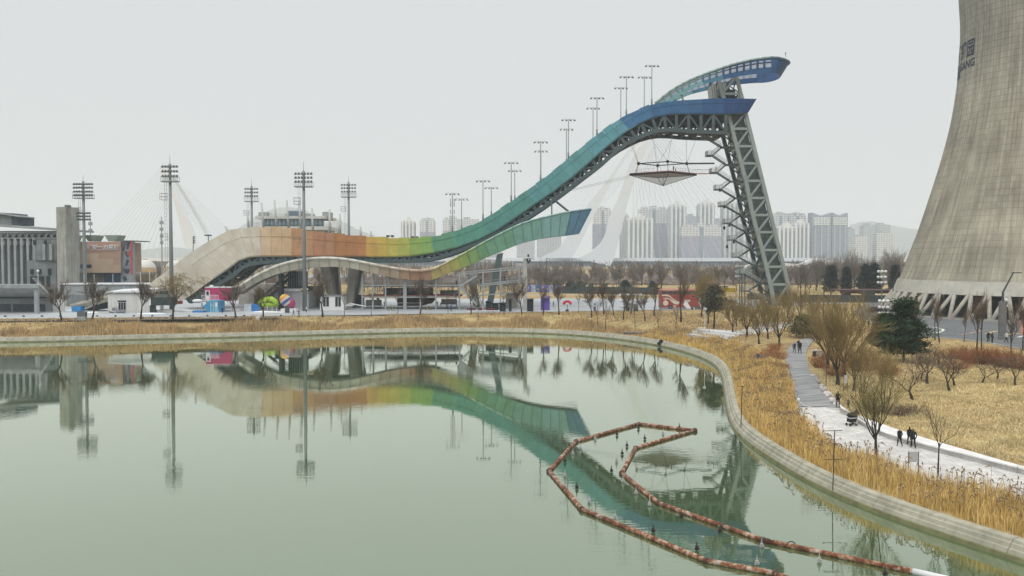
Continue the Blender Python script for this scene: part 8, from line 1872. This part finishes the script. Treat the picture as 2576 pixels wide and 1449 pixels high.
# ================================================================ people
def body_mesh(pose, coat_low):
    hp = .92
    V, E, Rr = {}, [], []
    def v(n, co, r): V[n] = (co, r)
    if pose == 'sit':
        v('pel', (0, 0, .0+hp), .13); kn = [(.10, -.38, hp-.08), (-.10, -.40, hp-.28)]; an = [(.10, -.22, hp-.52), (-.10, -.30, hp-.72)]; hd = [(.20, -.48, 1.12), (-.20, -.48, 1.12)]; el = [(.27, -.22, 1.14), (-.27, -.22, 1.14)]; tl = -.20
    elif pose == 'bend':
        v('pel', (0, 0, hp), .14); kn = [(.10, -.03, .50), (-.10, .04, .50)]; an = [(.11, .05, .08), (-.11, .12, .08)]; hd = [(.18, -.62, .78), (-.18, -.60, .75)]; el = [(.24, -.42, 1.0), (-.24, -.42, 1.0)]; tl = -.42
    elif pose == 'walk':
        v('pel', (0, 0, hp), .135); kn = [(.09, -.14, .50), (-.09, .05, .50)]; an = [(.09, -.20, .08), (-.09, .30, .12)]; hd = [(.25, .20, .80), (-.25, -.20, .82)]; el = [(.27, .10, 1.10), (-.27, -.02, 1.10)]; tl = -.03
    elif pose == 'push':
        v('pel', (0, 0, hp), .14); kn = [(.09, -.10, .50), (-.09, .06, .50)]; an = [(.09, -.10, .08), (-.09, .22, .10)]; hd = [(.20, -.50, 1.02), (-.20, -.50, 1.02)]; el = [(.29, -.20, 1.06), (-.29, -.20, 1.06)]; tl = -.07
    else:
        v('pel', (0, 0, hp), .135); kn = [(.10, -.02, .50), (-.10, .01, .50)]; an = [(.10, .02, .08), (-.10, .03, .08)]; hd = [(.24, -.10, .80), (-.24, -.06, .80)]; el = [(.28, .02, 1.10), (-.28, .02, 1.10)]; tl = 0
    k = 1-abs(tl)*.35
    v('wst', (0, tl*.3, hp+.18*k), .125); v('che', (0, tl*.75, hp+.38*k), .155); v('nek', (0, tl*1.0, hp+.56*k), .062); v('hed', (0, tl*1.1-.02, hp+.68*k), .098); v('top', (0, tl*1.12-.01, hp+.78*k), .085)
    E += [('pel', 'wst'), ('wst', 'che'), ('che', 'nek'), ('nek', 'hed'), ('hed', 'top')]
    for i, s in enumerate((1, -1)):
        a = 'LR'[i]; v('sh'+a, (.185*s, tl*.85, hp+.47*k), .072); v('el'+a, el[i], .050); v('wr'+a, hd[i], .036); h = Vector(hd[i])+(Vector(hd[i])-Vector(el[i])).normalized()*.10; v('ha'+a, tuple(h), .040)
        v('hi'+a, (.095*s, 0, hp-.06), .098); v('kn'+a, kn[i], .066); v('an'+a, an[i], .046); v('to'+a, (an[i][0], an[i][1]-.15, an[i][2]-.04), .042)
        E += [('che', 'sh'+a), ('sh'+a, 'el'+a), ('el'+a, 'wr'+a), ('wr'+a, 'ha'+a), ('pel', 'hi'+a), ('hi'+a, 'kn'+a), ('kn'+a, 'an'+a), ('an'+a, 'to'+a)]
    names = list(V); me = bpy.data.meshes.new('b'); me.from_pydata([V[n][0] for n in names], [(names.index(a), names.index(b)) for a, b in E], []); o = bpy.data.objects.new('b', me); C.objects.link(o)
    md = o.modifiers.new('s', 'SKIN'); sv = me.skin_vertices[0].data
    for i, n in enumerate(names):
        r = V[n][1]*(1.18 if coat_low < .8 and n in ('pel', 'wst', 'che', 'hiL', 'hiR') else 1); sv[i].radius = (r, r*(.8 if n in ('che', 'wst', 'pel') else 1)); sv[i].use_root = n == 'pel'
    ss = o.modifiers.new('u', 'SUBSURF'); ss.levels = 1
    if True:
        dg = bpy.context.evaluated_depsgraph_get(); m2 = bpy.data.meshes.new_from_object(o.evaluated_get(dg)); bpy.data.objects.remove(o); bpy.data.meshes.remove(me)
    hz_, tp = V['nek'][0][2], V['top'][0]; c = np.empty(len(m2.polygons)*3); m2.polygons.foreach_get('center', c); c = c.reshape(-1, 3); mi = np.zeros(len(c), int)
    mi[c[:, 2] < coat_low] = 1
    hc = Vector(V['hed'][0]); dh = np.linalg.norm(c-np.array([hc.x, hc.y, hc.z+.03]), axis=1); mi[(dh < .19) & (c[:, 2] > hz_+.02)] = 2
    mi[(mi == 2) & ((c[:, 2] > hc.z+.07) | (c[:, 1] > hc.y+.03))] = 3
    for a in 'LR':
        h = np.array(V['ha'+a][0]); mi[np.linalg.norm(c-h, axis=1) < .085] = 2
        f = np.array(V['an'+a][0]); mi[(c[:, 2] < f[2]+.03) & (np.linalg.norm(c-f, axis=1) < .26)] = 4
    m2.materials.clear()
    for _ in range(5): m2.materials.append(None)
    m2.polygons.foreach_set('material_index', mi.astype(np.int32)); m2.polygons.foreach_set('use_smooth', [True]*len(mi)); return m2
BM = {}
def person(base, h, pose, coat, pants, face, label, hair=(.012, .010, .009), long=False, scale_w=1.0, parent=None):
    cl = .5 if long else .86; key = (pose, cl)
    if key not in BM: BM[key] = body_mesh(pose, cl)
    me = BM[key].copy(); cols = (coat, pants, (.42, .26, .19), hair, (.03, .03, .03))
    for i, c in enumerate(cols): me.materials[i] = mat('cloth %.3f %.3f %.3f' % tuple(c), c, .85, 0, .12, 6)
    me.name = 'person'; o = bpy.data.objects.new('person', me); C.objects.link(o); o.location = base; s = h/1.79; o.scale = (s*scale_w, s*scale_w, s); o.rotation_euler = (0, 0, face); tag(o, label, 'person', 'people around the ski jump park'); return o
BK, NV, DG, WH, BL, KH = (.014, .014, .016), (.022, .03, .055), (.05, .05, .055), (.60, .60, .60), (.03, .09, .28), (.42, .38, .32)
def ppx(px, yf, yh, pose, coat, pants, face, label, Y=None, z=None, **kw):
    b = GT(px, yf) if Y is None and z is None else (G(px, yf, z) if z is not None else Vector((P(px, yf, Y).x, Y, P(px, yf, Y).z)))
    h = (yf-yh)*b.y/FPX; kw2 = dict(kw); kid = kw2.pop('kid', False); h = max(1.5, min(1.82, h)) if not kid else max(.85, min(1.35, h)); return person(b, h, pose, coat, pants, face, label, **kw2)
AW, TO = PI, 0.0      # walking away / towards the camera
def build_people():
    lift = Vector((0, 0, .11))
    def onpath(*a, **k): o = ppx(*a, **k); o.location += lift; return o
    onpath(2108, 1028, 984, 'walk', BK, BK, AW, 'tall person in black walking away at the end of the boardwalk')
    o = ppx(2134, 1040, 1014, 'stand', DG, BK, AW+.3, 'child in a dark jacket and mauve hat standing on the bench wall', kid=True, hair=(.20, .17, .24)); o.location.z += .5
    onpath(2153, 1073, 1032, 'push', (.06, .045, .04), (.50, .46, .42), AW-.5, 'person in brown jacket and pale trousers pushing a stroller')
    onpath(2263, 1127, 1079, 'walk', BK, BK, AW+.15, 'person in long black coat and pale cap walking alone by the bench wall', long=True, hair=(.45, .36, .30))
    onpath(2288, 1123, 1076, 'walk', BK, BK, AW, 'person in black, the further of the close pair by the bench wall', long=True); onpath(2297, 1131, 1079, 'walk', (.02, .02, .024), BK, AW-.1, 'person in black with grey hair, the nearer of the close pair by the bench wall', hair=(.12, .10, .09), scale_w=1.1)
    onpath(1998, 890, 861, 'walk', DG, NV, TO, 'person in dark grey jacket strolling on the upper boardwalk'); onpath(2012, 892, 857, 'walk', BK, BK, TO+.1, 'person in a long black coat strolling on the upper boardwalk', long=True); onpath(2009, 884, 854, 'stand', BK, DG, TO, 'dark dressed person behind the pair on the upper boardwalk')
    ppx(1908, 914, 889, 'stand', (.03, .055, .16), DG, TO, 'person in a blue top standing in the russet grass')
    # stroller pushed along the path
    p = GT(2142, 1074)+lift; t = thing('stroller', 'black baby stroller with pale stripe in front of the person in brown', 'stroller', p, rz=.4); bk = mat('stroller black', (.016, .016, .018), .7); gy = mat('stroller grey', (.45, .45, .45), .6)
    b = MB(); b.tube([Vector((math.cos(a)*.32, .0, .62+.32*math.sin(a)))+p for a in np.linspace(-.4, 2.6, 8)], .24, 8); obj('hood', b, bk, t, smooth=True); b = MB(); b.box(p+Vector((0, 0, .48)), (.62, .46, .3)); obj('seat', b, bk, t); b = MB(); b.box(p+Vector((0, 0, .68)), (.66, .48, .07)); obj('stripe', b, gy, t)
    b = MB(); b.beam(p+Vector((.25, -.2, .4)), p+Vector((.55, -.2, 1.0)), .03); b.beam(p+Vector((.25, .2, .4)), p+Vector((.55, .2, 1.0)), .03); b.beam(p+Vector((.55, -.2, 1)), p+Vector((.55, .2, 1)), .03); b.beam(p+Vector((-.3, 0, .12)), p+Vector((.1, 0, .5)), .03); b.beam(p+Vector((.35, 0, .12)), p+Vector((-.1, 0, .5)), .03); obj('frame', b, bk, t)
    for dx in (-.32, .35):
        for dy in (-.22, .22): b = MB(); q = p+Vector((dx, dy, .12)); b.tube([q, q+Vector((0, .04, 0))], .12, 10); obj('wheel', b, bk, t)
    # road by the cooling tower
    for a in ((2486, 863, 830, 'stand', BK, BK, TO, 'left person of the couple in black on the road'), (2496, 864, 830, 'stand', (.02, .025, .022), BK, .6, 'right person of the couple, in dark green black, on the road'), (2531, 862, 832, 'walk', WH, BK, 1.2, 'person in white top and black trousers by the lamp mast')): ppx(*a, z=3.43)
    for a in ((2174, 824, 803, 'walk', (.05, .04, .035), BK, .4, 'left person of the brown dressed pair left of the dark pine'), (2185, 825, 803, 'walk', (.06, .045, .04), BK, -.3, 'right person of the brown dressed pair left of the dark pine'), (2162, 781, 762, 'stand', (.16, .09, .05), DG, 0, 'person in tan coat on the grey plaza behind the golden trees')): ppx(*a, z=3.43)
    # far plaza
    far = ((738.6, 794, 778, 'walk', BK, BK, -1.2, 'person in black walking left before the white plinth'), (752, 797, 779, 'walk', BK, NV, 1.3, 'person in black walking right, below the tall front floodlight mast'), (968, 772, 756, 'stand', BK, BK, AW, 'person in black with raised arm before the red rail of the frame'), (949.7, 763, 746, 'stand', BK, NV, TO, 'left person of the dark pair inside the steel frame'), (953, 763, 747, 'stand', NV, BK, 1, 'right person of the dark pair inside the steel frame'),
        (1046.5, 772, 756, 'walk', (.22, .22, .22), BK, 1.2, 'person in grey top before the middle of the steel frame'), (1058, 771, 755, 'stand', BK, BK, TO, 'person in black beside the twin trunk tree under the frame'), (1100, 771, 756, 'stand', (.02, .02, .03), BK, -1, 'person in black at the right column of the frame'), (1109, 770, 757, 'bend', BK, BK, 1, 'person bending beside the right column of the frame'),
        (1135, 783, 764, 'stand', BL, NV, TO, 'person in a blue jacket standing on the open plaza'), (1124, 777, 762, 'stand', (.20, .21, .23), BK, .5, 'person in grey left of the blue jacket'), (1148, 774, 759, 'walk', WH, (.2, .2, .2), 1.3, 'person in white walking below the frame stairs'), (1217, 784, 770, 'bend', WH, BK, -1.2, 'person in white bending over the tub bench middle'), (1247, 783, 769, 'bend', WH, (.2, .25, .15), -1.3, 'person in white bending at the right end of the tub bench'),
        (1273, 772, 757, 'stand', BK, BK, 1, 'person in black right of the black sofas'), (1283, 771, 757, 'bend', (.32, .33, .35), BK, 1, 'person in grey leaning by the black screen'), (1297, 773, 753, 'walk', BK, BK, -.9, 'left person of the black dressed pair left of the square post'), (1302, 773, 754, 'walk', DG, BK, -.8, 'right person of the black dressed pair left of the square post'), (1340, 771, 756, 'stand', WH, (.3, .3, .3), TO, 'person in white beside the black stall box'),
        (1375, 773, 753, 'walk', BK, BK, -1.3, 'left dark person of the pair before the purple stand'), (1381, 773, 754, 'walk', NV, DG, -1.2, 'right dark person of the pair before the purple stand'), (1392, 774, 755, 'walk', (.03, .03, .02), (.3, .28, .26), 1.3, 'person with a black backpack right of the purple stand'), (771, 786, 771, 'stand', WH, BK, 1.2, 'person in white riding a scooter near the tall front mast'), (559, 788, 772, 'stand', BK, BK, TO, 'person in black under the end of the lower ribbon'), (1230, 772, 758, 'stand', DG, BK, .5, 'person in charcoal at the black stall counter'), (1263, 772, 760, 'bend', BK, BK, .2, 'person seated low on the right black sofa'))
    for a in far: ppx(*a, z=3.41)
    for (x, yf, yh, l) in ((1261, 712, 694, 'person in black on the upper deck beside the frame column'), (1269, 711, 692, 'person in grey on the upper deck left of centre'), (1281, 710, 693, 'person in black on the upper deck nearest the square post'), (1148, 720, 702, 'person in black on the middle deck at the banner'), (1210, 718, 701, 'person in black on the landing above the frame stairs')):
        q = P(x, yf, 216); zd = 0; person((q.x, 216, q.z+.1), 1.68, 'stand', BK if 'black' in l else DG, BK, rnd.uniform(0, 6), l)
    z = P(1668, 437, 232).z+.12
    for (x, yy, l, h) in ((1694, 228.5, 'person in black bending on the hanging platform', 1.7), (1699.5, 229.5, 'child in dark clothes on the hanging platform', 1.15)):
        q = P(x, 431, yy); person((q.x, yy, z), h, 'stand', BK, BK, -1.2, l)
    q = P(1799, 434, 231.9); person((q.x, 231.0, P(1799, 434, 231.9).z+.03), 1.72, 'stand', BK, BK, -1.5, 'person in black standing on the third stair landing')
    # cyclists
    for k, (x, y, c, l, lb) in enumerate(((983, 781.5, (.30, .31, .33), 'cyclist in grey riding past the steel frame', 'yellow bicycle under the cyclist in grey'), (1078, 779.5, WH, 'cyclist in white riding towards the tub bench', 'yellow bicycle under the cyclist in white'))):
        p = G(x, y, 3.41); t = thing('bicycle', lb, 'bicycle', p, 'yellow rental bicycles'); ye = mat('bicycle yellow', (.45, .36, .03), .5); bk = mat('tyre black', (.02, .02, .02), .8)
        for dx in (-.52, .52):
            c_ = p+Vector((dx, 0, .33)); b = MB(); b.tube([c_+Vector((.31*math.cos(a), 0, .31*math.sin(a))) for a in np.linspace(0, 2*PI, 15)], .03, 5, False); w = obj('wheel', b, bk, t)
            b = MB()
            for j in range(4): a = PI*j/4; b.beam(c_+Vector((.3*math.cos(a), 0, .3*math.sin(a))), c_-Vector((.3*math.cos(a), 0, .3*math.sin(a))), .012)
            obj('spokes', b, ye, w)
        b = MB(); N_ = {'r': (-.52, .33), 'c': (0, .33), 's': (-.18, .85), 'h': (.40, .90), 'f': (.52, .33)}
        for a_, b_ in (('r', 'c'), ('r', 's'), ('c', 's'), ('s', 'h'), ('c', 'h'), ('h', 'f')): b.beam(p+Vector((N_[a_][0], 0, N_[a_][1])), p+Vector((N_[b_][0], 0, N_[b_][1])), .04)
        obj('frame', b, ye, t); b = MB(); b.box(p+Vector((-.2, 0, .90)), (.25, .14, .06)); obj('saddle', b, bk, t); b = MB(); b.beam(p+Vector((.38, -.26, 1.0)), p+Vector((.38, .26, 1.0)), .035); b.beam(p+Vector((.40, 0, .88)), p+Vector((.38, 0, 1.0)), .03); obj('handlebar', b, bk, t)
        person(p+Vector((-.18, 0, .02)), 1.72, 'sit', c, BK, PI/2, l)
build_people()
